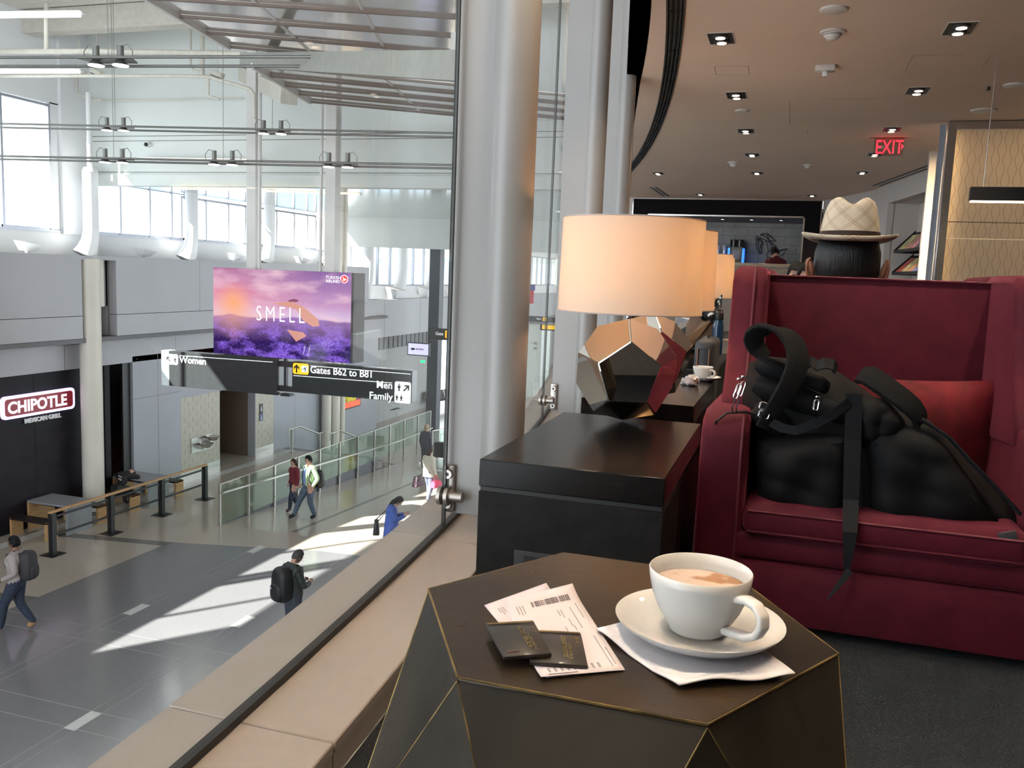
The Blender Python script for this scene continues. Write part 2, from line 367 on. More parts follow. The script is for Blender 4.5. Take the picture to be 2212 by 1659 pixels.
# left wall: storefront, panels, tile, opening
WX = -17.9
M_store = mat('black_storefront', (.009,.009,.013), .6, var=.3, scale=2, spec=.25)
M_tile = mat('cream_wall_tile', (.46,.43,.36), .4, var=.05)
M_tjoint = mat('tile_grout', (.62,.60,.55), .8)
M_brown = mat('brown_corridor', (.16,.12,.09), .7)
w = MB().box(WX-.2, WX, -8, 19.35, ZC, -1.94).build('wall_storefront', M_store); struct(w, 'black storefront wall')
for k in range(12): MB().box(WX, WX+.006, 6+k*1.1, 6+k*1.1+1.09, ZC+.02, -1.97).build('storefront_panel', M_store, w)
MB().box(WX-1.5, WX-1.4, 19.3, 20.4, ZC, -1.94).build('shop_interior', M_dark, w)
MB().box(WX-.9, WX-.8, 19.0, 20.0, ZC+.9, -1.95).build('menu_board', mat('brown_menu', (.10,.045,.03), .6), w)
MB().box(WX-.79, WX-.78, 19.3, 19.5, ZC+1.1, ZC+2.6).build('menu_sheet', mat('menu_sheet', (.28,.30,.34), .6), w)
MB().box(WX-.02, WX+.02, 19.35, 19.55, ZC, -1.94).build('jamb', M_store, w)
MB().box(WX-.05, WX+.01, 20.05, 20.35, ZC, -1.94).build('jamb', M_black, w)
mb = MB(); mb.box(WX-.2, WX+.1, 20.35, 22.4, ZC, -1.78).box(WX-.2, WX+.1, 22.4, 27.55, -3.24, -1.78).box(WX-.2, WX+.1, 27.55, 36, ZL, -1.78).box(WX-.2,WX+.1,26.38,26.42,ZC,-3.24)
w2 = mb.build('wall_left', M_wallp); struct(w2, 'pale grey panelled concourse wall')
for y in (21.4, 29.0, 30.6): MB().box(WX+.1, WX+.103, y-.006, y+.006, ZC, -1.8).build('panel_joint', M_strip, w2)
MB().box(WX+.1, WX+.103, 20.35, 22.4, -3.03, -3.018).build('panel_joint', M_strip, w2)
tb = None
for (ya, yb) in ((22.4, 24.37), (26.42, 27.55)):
    MB().box(WX-.2, WX-.012+.1, ya, yb, ZC, -3.24).build('grout_bed', M_tjoint, w2)
    MB().box(WX+.08, WX+.1, ya, yb, ZC, ZC+.28).build('steel_kick_plate', M_chrome, w2)
    rows = 14; th = (2.61-.28)/rows
    for r in range(rows):
        n = int(round((yb-ya)/.4)); tw = (yb-ya)/n; off = (r % 2)*tw*.5
        for k in range(n+1):
            y0 = max(ya, ya+k*tw-off); y1 = min(yb, ya+(k+1)*tw-off)
            if y1-y0 < .05: continue
            MB().box(WX+.085, WX+.1, y0+.006, y1-.006, ZC+.28+r*th+.006, ZC+.28+(r+1)*th-.006).build('tile', M_tile, w2)
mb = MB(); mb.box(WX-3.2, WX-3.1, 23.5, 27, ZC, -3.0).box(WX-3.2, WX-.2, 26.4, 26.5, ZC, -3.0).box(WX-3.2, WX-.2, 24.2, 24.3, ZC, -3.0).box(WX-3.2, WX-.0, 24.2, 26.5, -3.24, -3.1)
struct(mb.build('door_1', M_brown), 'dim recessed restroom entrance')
# fascia, soffit and bulkhead
XB = -17.3
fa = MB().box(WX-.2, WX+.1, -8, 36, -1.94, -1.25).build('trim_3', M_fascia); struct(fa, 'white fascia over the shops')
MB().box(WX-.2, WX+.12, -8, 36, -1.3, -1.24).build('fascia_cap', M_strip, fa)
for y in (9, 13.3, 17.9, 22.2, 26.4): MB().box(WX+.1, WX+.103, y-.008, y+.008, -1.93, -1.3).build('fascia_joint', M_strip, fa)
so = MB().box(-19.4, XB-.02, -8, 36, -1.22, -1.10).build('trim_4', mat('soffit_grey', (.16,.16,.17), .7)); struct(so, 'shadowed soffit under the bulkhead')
bu = None
for ya, yb in ((-8, 18.02), (19.22, 34.0)):
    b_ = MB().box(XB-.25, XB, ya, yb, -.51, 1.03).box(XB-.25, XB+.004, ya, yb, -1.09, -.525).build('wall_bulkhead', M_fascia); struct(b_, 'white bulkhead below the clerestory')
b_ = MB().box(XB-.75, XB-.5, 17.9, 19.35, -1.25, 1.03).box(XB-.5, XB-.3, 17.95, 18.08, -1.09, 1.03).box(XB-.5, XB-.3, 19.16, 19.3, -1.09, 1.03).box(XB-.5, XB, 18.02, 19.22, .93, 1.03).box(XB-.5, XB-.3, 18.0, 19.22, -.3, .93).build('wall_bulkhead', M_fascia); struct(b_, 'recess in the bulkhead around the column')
MB().box(XB-.003, XB+.003, 22.7, 22.712, -1.09, 1.03).build('panel_joint', M_strip, b_)
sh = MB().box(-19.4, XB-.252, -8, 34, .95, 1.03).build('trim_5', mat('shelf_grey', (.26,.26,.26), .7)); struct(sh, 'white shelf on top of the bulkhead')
# clerestory wall
GX = -19.2
M_frame = mat('aluminium_window_frame', (.36,.37,.42), .35, .6, var=.03)
cw = MB().box(GX-.12, GX+.02, -8, 34, 1.03, 1.64).box(GX-.1, GX, -8, 19.6, 5.02, 7.2).box(GX-.1, GX+.1, 19.3, 20.3, 1.6, 7.2).build('wall_clerestory', M_white); struct(cw, 'white clerestory wall')
SIL = MB().box(GX-.16, GX+.06, -8, 34, 1.64, 1.68).build('window_sill', M_frame, cw)
cols_y = [19.65-4.25*k for k in range(-4, 7)]
def clere(y0, y1, zt, idx):
    wn_ = MB().box(GX-.07, GX-.01, y0, y1, 1.66, 1.74).box(GX-.07, GX-.01, y0, y1, zt-.07, zt).build('window_%d' % idx, M_frame); struct(wn_, 'clerestory window bay')
    L = y1-y0
    for fmm in (0, .30, .60, .84, 1.0):
        yy_ = y0 + L*fmm
        MB().box(GX-.09, GX+.01, yy_-.035, yy_+.035, 1.66, zt).build('mullion', M_frame, wn_)
    MB().box(GX-.045, GX-.04, y0, y1, 1.7, zt-.04).build('pane', glass_mat('clerestory_glass', (.97,.985,.99), .05), wn_)
for k in range(-1, 6):
    y1 = 19.65-4.25*k; 
i = 6
def tall(y0, y1, mids):
    global i
    wn_ = MB().box(GX-.07, GX-.01, y0, y1, 1.66, 1.74).box(GX-.07, GX-.01, y0, y1, 4.93, 5.0).build('window_%d' % i, M_frame); struct(wn_, 'tall clerestory window bay'); i += 1
    for yy_ in [y0+.03, y1-.03] + mids: MB().box(GX-.09, GX+.01, yy_-.03, yy_+.03, 1.66, 5.0).build('mullion', M_frame, wn_)
    MB().box(GX-.045, GX-.04, y0, y1, 1.7, 4.96).build('pane', glass_mat('clerestory_glass', (.97,.985,.99), .05), wn_)
for y0, y1, mids in ((1.25,5.0,[3.1]), (5.5,9.25,[7.35]), (9.75,13.5,[11.6]), (14.0,17.36,[15.7]), (17.46,19.02,[])): tall(y0, y1, mids)
for y0, y1 in ((-8,1.25),(5.0,5.18),(5.32,5.5),(9.25,9.43),(9.57,9.75),(13.5,13.68),(13.82,14.0),(19.02,19.4)): MB().box(GX-.1, GX, y0, y1, 1.64, 5.05).build('pier', M_white, cw)
for y0 in (20.3, 24.3, 28.6):
    clere(y0, y0+4.2, 3.2 if y0 < 21 else 3.1, i); i += 1
# upper roof, transverse wall and low ceiling beyond
M_roof = mat('painted_metal_deck', (.62,.60,.55), .6, var=.03)
M_refl = mat('glossy_metal_ceiling', (.62,.64,.63), .10, .85, var=.02, scale=3)
ro = MB().box(-19.5, 6, -8, 20.3, 7.2, 7.3).build('ceiling', M_roof); struct(ro, 'high metal deck roof of the concourse')
for k in range(28): MB().box(-19.2, 0, 12.0+k*.3, 12.0+k*.3+.14, 7.16, 7.2).build('deck_rib', M_roof, ro)
for y in (18.4, 13.0): MB().box(-19.2, 0, y-.2, y+.2, 6.6, 7.16).build('roof_beam', mat('beam_cream', (.55,.52,.46), .6), ro)
M_trans = mat('pale_green_grey_wall', (.66,.69,.67), .55, var=.02, scale=1)
tw_ = MB().box(GX, -6.5, 20.3, 20.5, 3.0, 7.2).box(-6.5, 1, 20.3, 20.5, 3.0, 7.2).build('wall_transverse', M_trans); struct(tw_, 'pale drop wall across the concourse')
for z in (4.35, 4.22, 3.38): MB().box(GX, 1, 20.292, 20.3, z-.008, z+.008).build('panel_joint', M_strip, tw_)
MB().box(GX, 1, 20.15, 20.3, 3.0, 3.3).build('lower_lip', M_trans, tw_)
lc = MB().box(GX, 3, 20.5, 34.5, 3.15, 3.25).build('ceiling', M_refl); struct(lc, 'low glossy metal ceiling beyond the drop wall')
struct(MB().box(GX, 3, 34.5, 34.7, 1.9, 3.3).build('wall_far_drop', M_trans), 'white drop beam at the end of the glossy ceiling')
fc = MB().box(-26, 3, 34.7, 80, 3.0, 3.2).build('ceiling', mat('far_hall_ceiling', (.50,.46,.38), .6)); struct(fc, 'cream ceiling of the far hall')
# far hall: lower bulkhead, windows, end wall
fb = MB().box(-18.2, -17.5, 34.0, 80, -2.1, -.4).build('wall_far_bulkhead', M_fascia); struct(fb, 'long white bulkhead of the far hall')
for k in range(6): MB().box(-17.5,-17.495, 36+k*4, 36+k*4+.02, -2.1,-.4).build('panel_joint', M_strip, fb)
lv = MB().box(-18.4, -17.9, 34, 80, -2.75, -2.1).build('trim_6', mat('grey_louvre', (.17,.17,.18), .6)); struct(lv, 'grey louvre band under the far bulkhead')
for k in range(60): MB().box(-17.9, -17.87, 34.3+k*.5, 34.33+k*.5, -2.72, -2.12).build('louvre_fin', M_dark, lv)
fw = MB().box(-19.4, -19.2, 34, 80, -.5, .15).box(-19.4, -19.2, 34, 80, 2.4, 3.0).box(-19.4,-19.2,34,34.6,-.5,3).build('wall_far_clerestory', M_white); struct(fw, 'white far clerestory wall')
for k in range(9):
    y0 = 34.6+k*4.2
    f_ = MB().box(-19.35, -19.25, y0, y0+4.2, .15, .22).box(-19.35, -19.25, y0, y0+4.2, 2.33, 2.4).build('window_%d' % (20+k), M_frame); struct(f_, 'far clerestory window')
    for q in (0, 1.4, 2.8): MB().box(-19.36, -19.24, y0+q-.05, y0+q+.05, .2, 2.4).build('mullion', M_frame, f_)
    MB().box(-19.302, -19.298, y0, y0+4.2, .2, 2.35).build('pane', MATS['clerestory_glass'], f_)
lw = MB().box(-18.6, -18.4, 36, 44, ZL, -2.7).box(-18.6,-18.4,50,80,ZL,-2.7).build('wall_far_left', mat('far_grey_wall', (.36,.36,.36), .6)); struct(lw, 'grey gate hall wall')
ew = MB().box(-26, 3, 80, 80.2, ZL, 3.2).build('wall_far_end', mat('far_end_wall', (.62,.66,.64), .6)); struct(ew, 'pale end wall of the far hall')
for k in range(7): MB().box(-18+k*2.6, -18+k*2.6+2.3, 79.95, 80, .2, 2.0).build('end_window', emis('end_window_daylight', (.9,.97,1.0), 1.6), ew)
# below the lounge: the concourse's right-hand wall
struct(MB().box(-1.4, -1.2, -8, 24, ZC, -.45).build('wall_under_lounge', M_wallp), 'wall below the lounge window')
# ================================================================ FOREGROUND: TABLE, CUP, PAPERS
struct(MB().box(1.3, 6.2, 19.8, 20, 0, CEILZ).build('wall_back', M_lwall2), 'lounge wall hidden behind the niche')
TZ = .64; TC = Vector((-.1485, .8865))
M_brass = mat('dark_patinated_brass', (.050,.041,.029), .38, .5, var=.35, scale=5, bump=.04, bscale=60)
M_brasst = mat('worn_brass_top', (.017,.0135,.0105), .30, .2, spec=.35, scale=3.2, col2=(.062,.036,.0165), vc=(.40,.66), bump=.03, bscale=50)
M_bedge = mat('rubbed_brass_edge', (.22,.15,.055), .4, .6, var=.5, scale=30)
tbl = thing('side_table', 'faceted hexagonal dark brass side table holding the coffee cup', 'table', (TC.x, TC.y, 0))
def hexp(R, z, ph=0): return [Vector((TC.x+R*math.cos(PI/3*k+ph), TC.y+R*math.sin(PI/3*k+ph), z)) for k in range(6)]
T1, T2, T3 = hexp(.2205, TZ-.004), hexp(.29, .40, PI/6), hexp(.21, 0, 0)
MB().slab([p for p in hexp(.2205, TZ-.006)], (0,0,.006)).build('table_top', M_brasst, tbl, bevel=.0015, seg=1)
def facet(pts):
    c = sum(pts, Vector())/len(pts); n = (pts[1]-pts[0]).cross(pts[2]-pts[0]).normalized()
    if n.dot(c - Vector((TC.x, TC.y, c.z))) < 0: n = -n
    MB().slab(pts, -n*.004).build('facet', M_brass, tbl)
for k in range(6):
    facet([T1[k], T1[(k+1) % 6], T2[k]]); facet([T1[(k+1) % 6], T2[k], T2[(k+1) % 6]])
    facet([T2[k], T2[(k+1) % 6], T3[(k+1) % 6]]); facet([T3[k], T3[(k+1) % 6], T2[k]])
for k in range(6):
    MB().beam(T1[k]+Vector((0,0,.003)), T1[(k+1) % 6]+Vector((0,0,.003)), .0018, .0018).build('rubbed_edge', M_bedge, tbl)
    MB().beam(T1[k], T2[k], .0011, .0011).build('rubbed_edge', M_bedge, tbl); MB().beam(T1[(k+1) % 6], T2[k], .0011, .0011).build('rubbed_edge', M_bedge, tbl)
rs = random.Random(3)
for k in range(16):
    a = rs.uniform(0, 6.28); r = rs.uniform(.03, .19); p = Vector((TC.x+r*math.cos(a), TC.y+r*math.sin(a), TZ+.0002)); q = p + Vector((rs.uniform(-.02,.02), rs.uniform(-.008,.008), 0))
    MB().beam(p, q, .0005, .0003).build('scratch', M_bedge, tbl)

M_china = mat('white_porcelain', (.82,.79,.75), .12, var=.01, coat=.4)
sc = at(1507, 1385, z=TZ); SZ = TZ+.004
sau = thing('saucer', 'white porcelain saucer on the crumpled napkin on the brass table', 'saucer', (sc.x, sc.y, SZ))
MB().lathe([(.0,.004),(.034,.004),(.036,.006),(.055,.008),(.072,.0135),(.0825,.0205),(.0838,.0215),(.0830,.0195),(.071,.0105),(.054,.004),(.040,.0),(.0,.0)], (sc.x, sc.y, SZ), n=64).build('dish', M_china, sau, smooth=60)
cc = Vector((sc.x-.002, sc.y+.004, SZ+.0075)); CH = .062
cup = thing('coffee_cup', 'white porcelain cup of milky coffee on the front table', 'cup', cc)
pr = [(0,.002),(.026,.002),(.0275,0),(.0285,.001),(.0290,.004),(.0345,.012),(.0415,.024),(.0470,.038),(.0502,.052),(.0512,CH),(.0504,CH+.0008),(.0494,CH),(.0484,.052),(.0452,.038),(.039,.024),(.031,.012),(0,.008)]
MB().lathe(pr, cc, n=64).build('body', M_china, cup, smooth=70)
hd = Vector((.80,-.60,0)).normalized(); 
def hp(r, z): return cc + hd*r + Vector((0,0,z))
MB().ribbon([hp(.046,.047), hp(.060,.050), hp(.071,.048), hp(.0785,.040), hp(.0795,.030), hp(.074,.020), hp(.063,.0145), hp(.048,.0125), hp(.034,.0115)], (-hd.y, hd.x, 0), .014, .0075).build('handle', M_china, cup, bevel=.003, seg=3)
m, nt, b = nmat('milky_coffee'); n = nt.nodes; L = nt.links
tc_ = n.new('ShaderNodeTexCoord'); nz = n.new('ShaderNodeTexNoise'); nz.inputs['Scale'].default_value = 30; nz.inputs['Detail'].default_value = 1.0
rp = n.new('ShaderNodeValToRGB'); e = rp.color_ramp.elements; e[0].position = .54; e[0].color = (.66,.50,.41,1); e[1].position = .62; e[1].color = (.36,.15,.045,1)
L.new(tc_.outputs['Object'], nz.inputs['Vector']); L.new(nz.outputs['Fac'], rp.inputs['Fac']); L.new(rp.outputs['Color'], b.inputs['Base Color']); b.inputs['Roughness'].default_value = .35
MATS['milky_coffee'] = m
MB().lathe([(0,.0012),(.04,.001),(.0462,0)], cc+Vector((0,0,.0468)), n=48).build('coffee', m, cup, smooth=60)
# napkin: folded soft sheet under the saucer
M_nap = mat('white_paper_napkin', (.72,.68,.70), .9, var=.03, scale=40, bump=.15, bscale=60)
def napkin(name, cs, label, cat, z0, amp, nu=14, nv=14, th=.0016, seed=1, mt=None):
    P = [at(px, py, z=z0) for px, py in cs]; r_ = random.Random(seed); ph = [r_.uniform(0, 6) for _ in range(6)]
    def fn(u, v):
        p = P[0]*((1-u)*(1-v)) + P[1]*(u*(1-v)) + P[2]*(u*v) + P[3]*((1-u)*v)
        e_ = max(abs(u-.5), abs(v-.5))*2
        z = z0 + .0008 + amp*max(0, e_-.55)*(.6+.5*math.sin(7*u+ph[0])+.4*math.sin(9*v+ph[1]))
        return (p.x, p.y, max(z0+.0006, z))
    mb = MB(); mb.grid(fn, nu, nv); o = mb.build(name, mt or M_nap, smooth=70)
    sm = o.modifiers.new('thickness', 'SOLIDIFY'); sm.thickness = th; sm.offset = 1
    return tag(o, label, cat)
napkin('napkin', [(1288,1368),(1466,1492),(1716,1476),(1560,1330)], 'white paper napkin crumpled under the saucer', 'napkin', TZ, .012)
# boarding passes
M_pap = mat('thermal_paper', (.68,.61,.63), .7, var=.02)
M_ink = mat('printed_ink', (.12,.09,.10), .8)
M_ink2 = mat('faint_ink', (.33,.29,.31), .8)
def bpass(name, cs, label, z0, curl, seed):
    P = [at(px, py, z=z0) for px, py in cs]                     # four corners: far-left, far-right, near-right, near-left
    def fn(u, v, dz=0.0):
        p = P[0]*((1-u)*(1-v)) + P[1]*(u*(1-v)) + P[2]*(u*v) + P[3]*((1-u)*v)
        return Vector((p.x, p.y, z0 + .0006 + dz + curl*(max(0, .25-v)*4)**2*(.3+.7*u) + curl*.5*(max(0, v-.8)*5)**2*(1-u)))
    root = thing(name, label, 'boarding pass', sum(P, Vector())/4)
    mb = MB(); mb.grid(fn, 10, 16); o = mb.build('sheet', M_pap, root, smooth=70)
    sm = o.modifiers.new('thickness', 'SOLIDIFY'); sm.thickness = .0003; sm.offset = -1
    def mark(u0, u1, v0, v1, mt=M_ink):
        mb = MB(); k = 4
        mb.grid(lambda a, b: fn(u0+(u1-u0)*a, v0+(v1-v0)*b, .00025), 2, k); return mb.build('print', mt, root, fixn=False)
    r_ = random.Random(seed)
    return fn, mark, r_, root
fnA, mkA, rA, _ = bpass('boarding_pass', [(1046,1309),(1180,1262),(1310,1452),(1180,1466)], 'white boarding pass lying underneath the other one', TZ+.0002, .001, 4)
for k in range(3): mkA(.12+.035*k, .135+.035*k, .10, .17+.03*(k % 2), M_ink2)
fnB, mkB, rB, _ = bpass('boarding_pass', [(1088,1303),(1236,1272),(1350,1448),(1168,1470)], 'white boarding pass with black barcode on top of the other', TZ+.0012, .006, 5)
u = .33
while u < .86:                                                  # barcode block
    w_ = rB.choice((.006, .010, .016)); 
    if rB.random() < .75: mkB(u, u+w_, .09, .16)
    u += w_ + rB.choice((.003, .006))
for v0 in (.10, .12, .14): mkB(.34, .85, v0, v0+.007)
for k in range(3): mkB(.12+.04*k, .135+.04*k, .11, .22+.02*(k % 2), M_ink2)
for k, (u0, v0, v1) in enumerate(((.90,.20,.40),(.80,.24,.52),(.66,.25,.36),(.62,.25,.33),(.70,.38,.48),(.60,.47,.53),(.72,.47,.53),(.93,.76,.94),(.88,.62,.96))): mkB(u0, u0+.014, v0, v1, M_ink2)
for k in range(9): mkB(.12+.075*k, .15+.075*k, .90, .955, M_ink2)
mkB(.1, .45, .975, .985); 
# two black card wallets with gold lettering
M_wal = mat('black_card_cover', (.022,.019,.017), .38, var=.15, coat=.2)
M_gold = mat('gold_foil', (.55,.44,.20), .3, .8)
M_bronze = mat('bronze_foil', (.16,.08,.04), .4, .6)
def wallet(cs, z0, label, seed):
    P = [at(px, py, z=z0) for px, py in cs]; th = .0042
    root = thing('card_wallet', label, 'card wallet', sum(P, Vector())/4)
    MB().slab(P, (0,0,th)).build('cover', M_wal, root, bevel=.0012)
    def fn(u, v): 
        p = P[0]*((1-u)*(1-v)) + P[1]*(u*(1-v)) + P[2]*(u*v) + P[3]*((1-u)*v); return Vector((p.x, p.y, z0+th+.0003))
    def mark(u0, u1, v0, v1, mt): MB().slab([fn(u0,v0), fn(u1,v0), fn(u1,v1), fn(u0,v1)], (0,0,.0002)).build('gold_mark', mt, root)
    r_ = random.Random(seed)
    mark(.03, .97, .02, .075, M_bedge)
    for row, (u0, du, v0, v1, cell) in enumerate(((.60,.085,.17,.80,.052),(.71,.05,.40,.86,.04),(.87,.05,.20,.36,.05))):
        v = v0
        while v < v1:                                          # illegible foil characters, stroke by stroke
            mark(u0, u0+du, v, v+cell*.18, M_gold)
            if r_.random() < .7: mark(u0+du*.0, u0+du*.18, v, v+cell*.75, M_gold)
            if r_.random() < .6: mark(u0+du*.82, u0+du, v, v+cell*.75, M_gold)
            if r_.random() < .5: mark(u0, u0+du, v+cell*.6, v+cell*.75, M_gold)
            v += cell
    mark(.12, .36, .86, .90, M_bronze)
    return root
wallet([(1142,1368),(1254,1374),(1270,1447),(1144,1438)], TZ+.0026, 'black card wallet with gold lettering lying on the boarding pass', 1)
wallet([(1047,1354),(1152,1348),(1192,1420),(1088,1428)], TZ+.0074, 'black card wallet overlapping the other one at its left', 2)

# ================================================================ END TABLES AND LAMPS
M_ebony = mat('black_lacquered_wood', (.006,.0052,.005), .22, var=.3, scale=30, stretch=(1,12,1), coat=.0, spec=.25)
M_ebony2 = mat('black_stained_wood', (.009,.008,.008), .55, var=.3, scale=20, spec=.2)
def end_table(x0, x1, y0, y1, label, outlet=True):
    t = thing('end_table', label, 'table', ((x0+x1)/2, (y0+y1)/2, 0), 'black wooden end tables along the window')
    MB().box(x0, x1, y0, y1, .425, .5).build('table_top', M_ebony, t, bevel=.0025, seg=1)
    MB().box(x0+.004, x1-.004, y0+.004, y1-.004, .412, .425).build('shadow_gap', M_black, t)
    MB().box(x0, x1, y0, y1, .03, .412).build('carcass', M_ebony2, t, bevel=.002, seg=1)
    MB().box(x0+.02, x1-.02, y0+.02, y1-.02, 0, .03).build('plinth', M_black, t)
    if outlet:
        p = MB().box(x0+.11, x0+.34, y0-.006, y0, .19, .262).build('socket_plate', M_dark, t, bevel=.001, seg=1)
        for q in (.16, .24):
            MB().box(x0+q-.022, x0+q+.022, y0-.009, y0-.006, .2, .25).build('socket', M_black, p)
            MB().box(x0+q-.004, x0+q+.003, y0-.0095, y0-.009, .228, .233).build('contact', M_silver, p)
    return t
end_table(-.768, -.268, 2.18, 3.10, 'black wooden end table with a power socket, nearest the viewer')
end_table(-.80, -.335, 3.52, 4.50, 'black wooden end table carrying the white cup and second lamp', False)
end_table(-.98, -.43, 5.80, 6.9, 'black wooden end table carrying the blue bottle', False)
end_table(-1.1, -.55, 7.2, 8.2, 'farthest black wooden end table behind the bottle', False)

m, nt, b = nmat('lamp_shade_linen'); n = nt.nodes; L = nt.links; b.inputs['Base Color'].default_value = (.66,.56,.48,1); b.inputs['Roughness'].default_value = .95; b.inputs['Specular IOR Level'].default_value = .1
tr = n.new('ShaderNodeBsdfTranslucent'); tr.inputs['Color'].default_value = (.86,.70,.50,1); mx = n.new('ShaderNodeMixShader'); mx.inputs[0].default_value = .2
L.new(b.outputs[0], mx.inputs[1]); L.new(tr.outputs[0], mx.inputs[2]); L.new(mx.outputs[0], n['Material Output'].inputs[0]); M_shade = m
M_trimf = mat('shade_tape', (.42,.36,.34), .9)
def lamp_base_mesh(c, R, z0, z1):
    """mirror polyhedron: stacked pentagon rings like the cut ceramic lamps"""
    mb = MB(); zz = [z0, z0+(z1-z0)*.40, z0+(z1-z0)*.68, z1]; n = 5
    def ring(r, z, ph): return [(c[0]+r*math.cos(2*PI*k/n+ph), c[1]+r*math.sin(2*PI*k/n+ph), z) for k in range(n)]
    return ring, zz
def lamp(c, label, energy, ph=0.0, full=True):
    x, y = c; t = thing('table_lamp', label, 'lamp', (x, y, .5), 'mirror polyhedron table lamps along the window')
    ph0 = -PI/2 + ph
    def ring(n_, r, z, p): return [Vector((x+r*math.cos(2*PI*k/n_+p), y+r*math.sin(2*PI*k/n_+p), z)) for k in range(n_)]
    bm = bmesh.new(); g_ = (1+5**.5)/2; raw = [Vector(q) for q in [(i_,j_,k_) for i_ in (-1,1) for j_ in (-1,1) for k_ in (-1,1)]]
    for i_ in (-1, 1):
        for j_ in (-1, 1): raw += [Vector((0, i_/g_, j_*g_)), Vector((i_/g_, j_*g_, 0)), Vector((i_*g_, 0, j_/g_))]
    fn_ = Vector((1, 0, g_)).normalized(); up = [v for v in raw]
    fdir = max([Vector((0, 1, g_)), Vector((1, g_, 0)), Vector((g_, 0, 1))], key=lambda d_: 1).normalized(); Q = fdir.rotation_difference(Vector((0,0,1))).to_matrix()
    pts = [Q @ (v/3**.5) for v in raw]; zmax = max(v.z for v in pts)
    topv = [v for v in pts if v.z > zmax-.01]; az = math.atan2(topv[0].y, topv[0].x)           # upper faces sit between... turn a top vertex towards the viewer
    Rz = Matrix.Rotation(math.radians(-82)+ph-az, 3, 'Z'); zs = (.865-.502)/(2*zmax)
    for v in pts: q = Rz @ v; bm.verts.new((x+q.x*.182, y+q.y*.182, .502+(q.z+zmax)*zs))
    bmesh.ops.convex_hull(bm, input=bm.verts)
    bmesh.ops.dissolve_limit(bm, angle_limit=math.radians(3), verts=bm.verts, edges=bm.edges)
    es = list(bm.edges); bmesh.ops.bevel(bm, geom=es, offset=.0035, segments=2, profile=.5, affect='EDGES', clamp_overlap=True)
    me = bpy.data.meshes.new('faceted_base'); bm.to_mesh(me); bm.free()
    obj('faceted_base', me, M_mirror, t)
    MB().cyl((x,y,.866), (x,y,.90), .012, n=16).build('neck', M_chrome, t, smooth=40)
    MB().cyl((x,y,.90), (x,y,.955), .017, n=16).build('socket', M_white, t, smooth=40)
    MB().ball((x,y,1.01), .032, n=16, m=10).build('bulb', emis('warm_bulb', (1,.62,.28), 5), t, smooth=80)
    sh = MB().lathe([(.245,.884),(.240,1.197)], (x,y,0), n=64).build('shade', M_shade, t, smooth=60)
    for z, rr in ((.884,.2455),(1.197,.2405)): MB().tube([(x+rr*math.cos(2*PI*k/48), y+rr*math.sin(2*PI*k/48), z) for k in range(48)], .0022, n=6, closed=True).build('shade_tape', M_trimf, sh, smooth=60)
    for k in range(3):
        a = 2*PI*k/3; MB().cyl((x,y,1.15), (x+.238*math.cos(a), y+.238*math.sin(a), 1.17), .0018, n=6).build('spider_wire', M_chrome, sh)
    MB().cyl((x,y,.95),(x,y,1.15), .003, n=6).build('harp', M_chrome, t)
    ld = bpy.data.lights.new('lamp_bulb_light', 'POINT'); ld.energy = energy; ld.color = (1, .47, .16); ld.shadow_soft_size = .03
    lo = bpy.data.objects.new('lamp_bulb_light', ld); COL.objects.link(lo); lo.location = (x, y-.0, 1.065); put(lo, t)
    return t
lamp((-.525, 2.98), 'nearest table lamp with a mirror faceted base and glowing drum shade', 7.5, .12)
lamp((-.535, 3.60), 'second table lamp from the viewer, half hidden behind the nearest shade', 7.5, .3)
lamp((-.655, 6.55), 'third table lamp beside the red chair wing', 7.5, .5)
lamp((-.70, 7.45), 'farthest table lamp, a sliver showing beyond the third', 7.5, .2)

# ================================================================ ARMCHAIR, PILLOW, BACKPACK
m, nt, b = nmat('wine_velvet'); n = nt.nodes; L = nt.links
tc_ = n.new('ShaderNodeTexCoord'); nz = n.new('ShaderNodeTexNoise'); nz.inputs['Scale'].default_value = 5; nz.inputs['Detail'].default_value = 12; nz.inputs['Roughness'].default_value = .72; nz.inputs['Distortion'].default_value = .6
rp = n.new('ShaderNodeValToRGB'); e = rp.color_ramp.elements; e[0].position = .33; e[0].color = (.055,.0035,.0105,1); e[1].position = .68; e[1].color = (.10,.0070,.020,1)
L.new(tc_.outputs['Object'], nz.inputs['Vector']); L.new(nz.outputs['Fac'], rp.inputs['Fac']); L.new(rp.outputs['Color'], b.inputs['Base Color'])
b.inputs['Roughness'].default_value = .75; b.inputs['Specular IOR Level'].default_value = .25; b.inputs['Sheen Weight'].default_value = .35; b.inputs['Sheen Roughness'].default_value = .4; b.inputs['Sheen Tint'].default_value = (.9,.2,.3,1)
M_velvet = m
M_velvetp = mat('wine_piping', (.10,.008,.020), .6, sheen=.3)
AX0, AX1 = -.22, .79; AXC = (AX0+AX1)/2
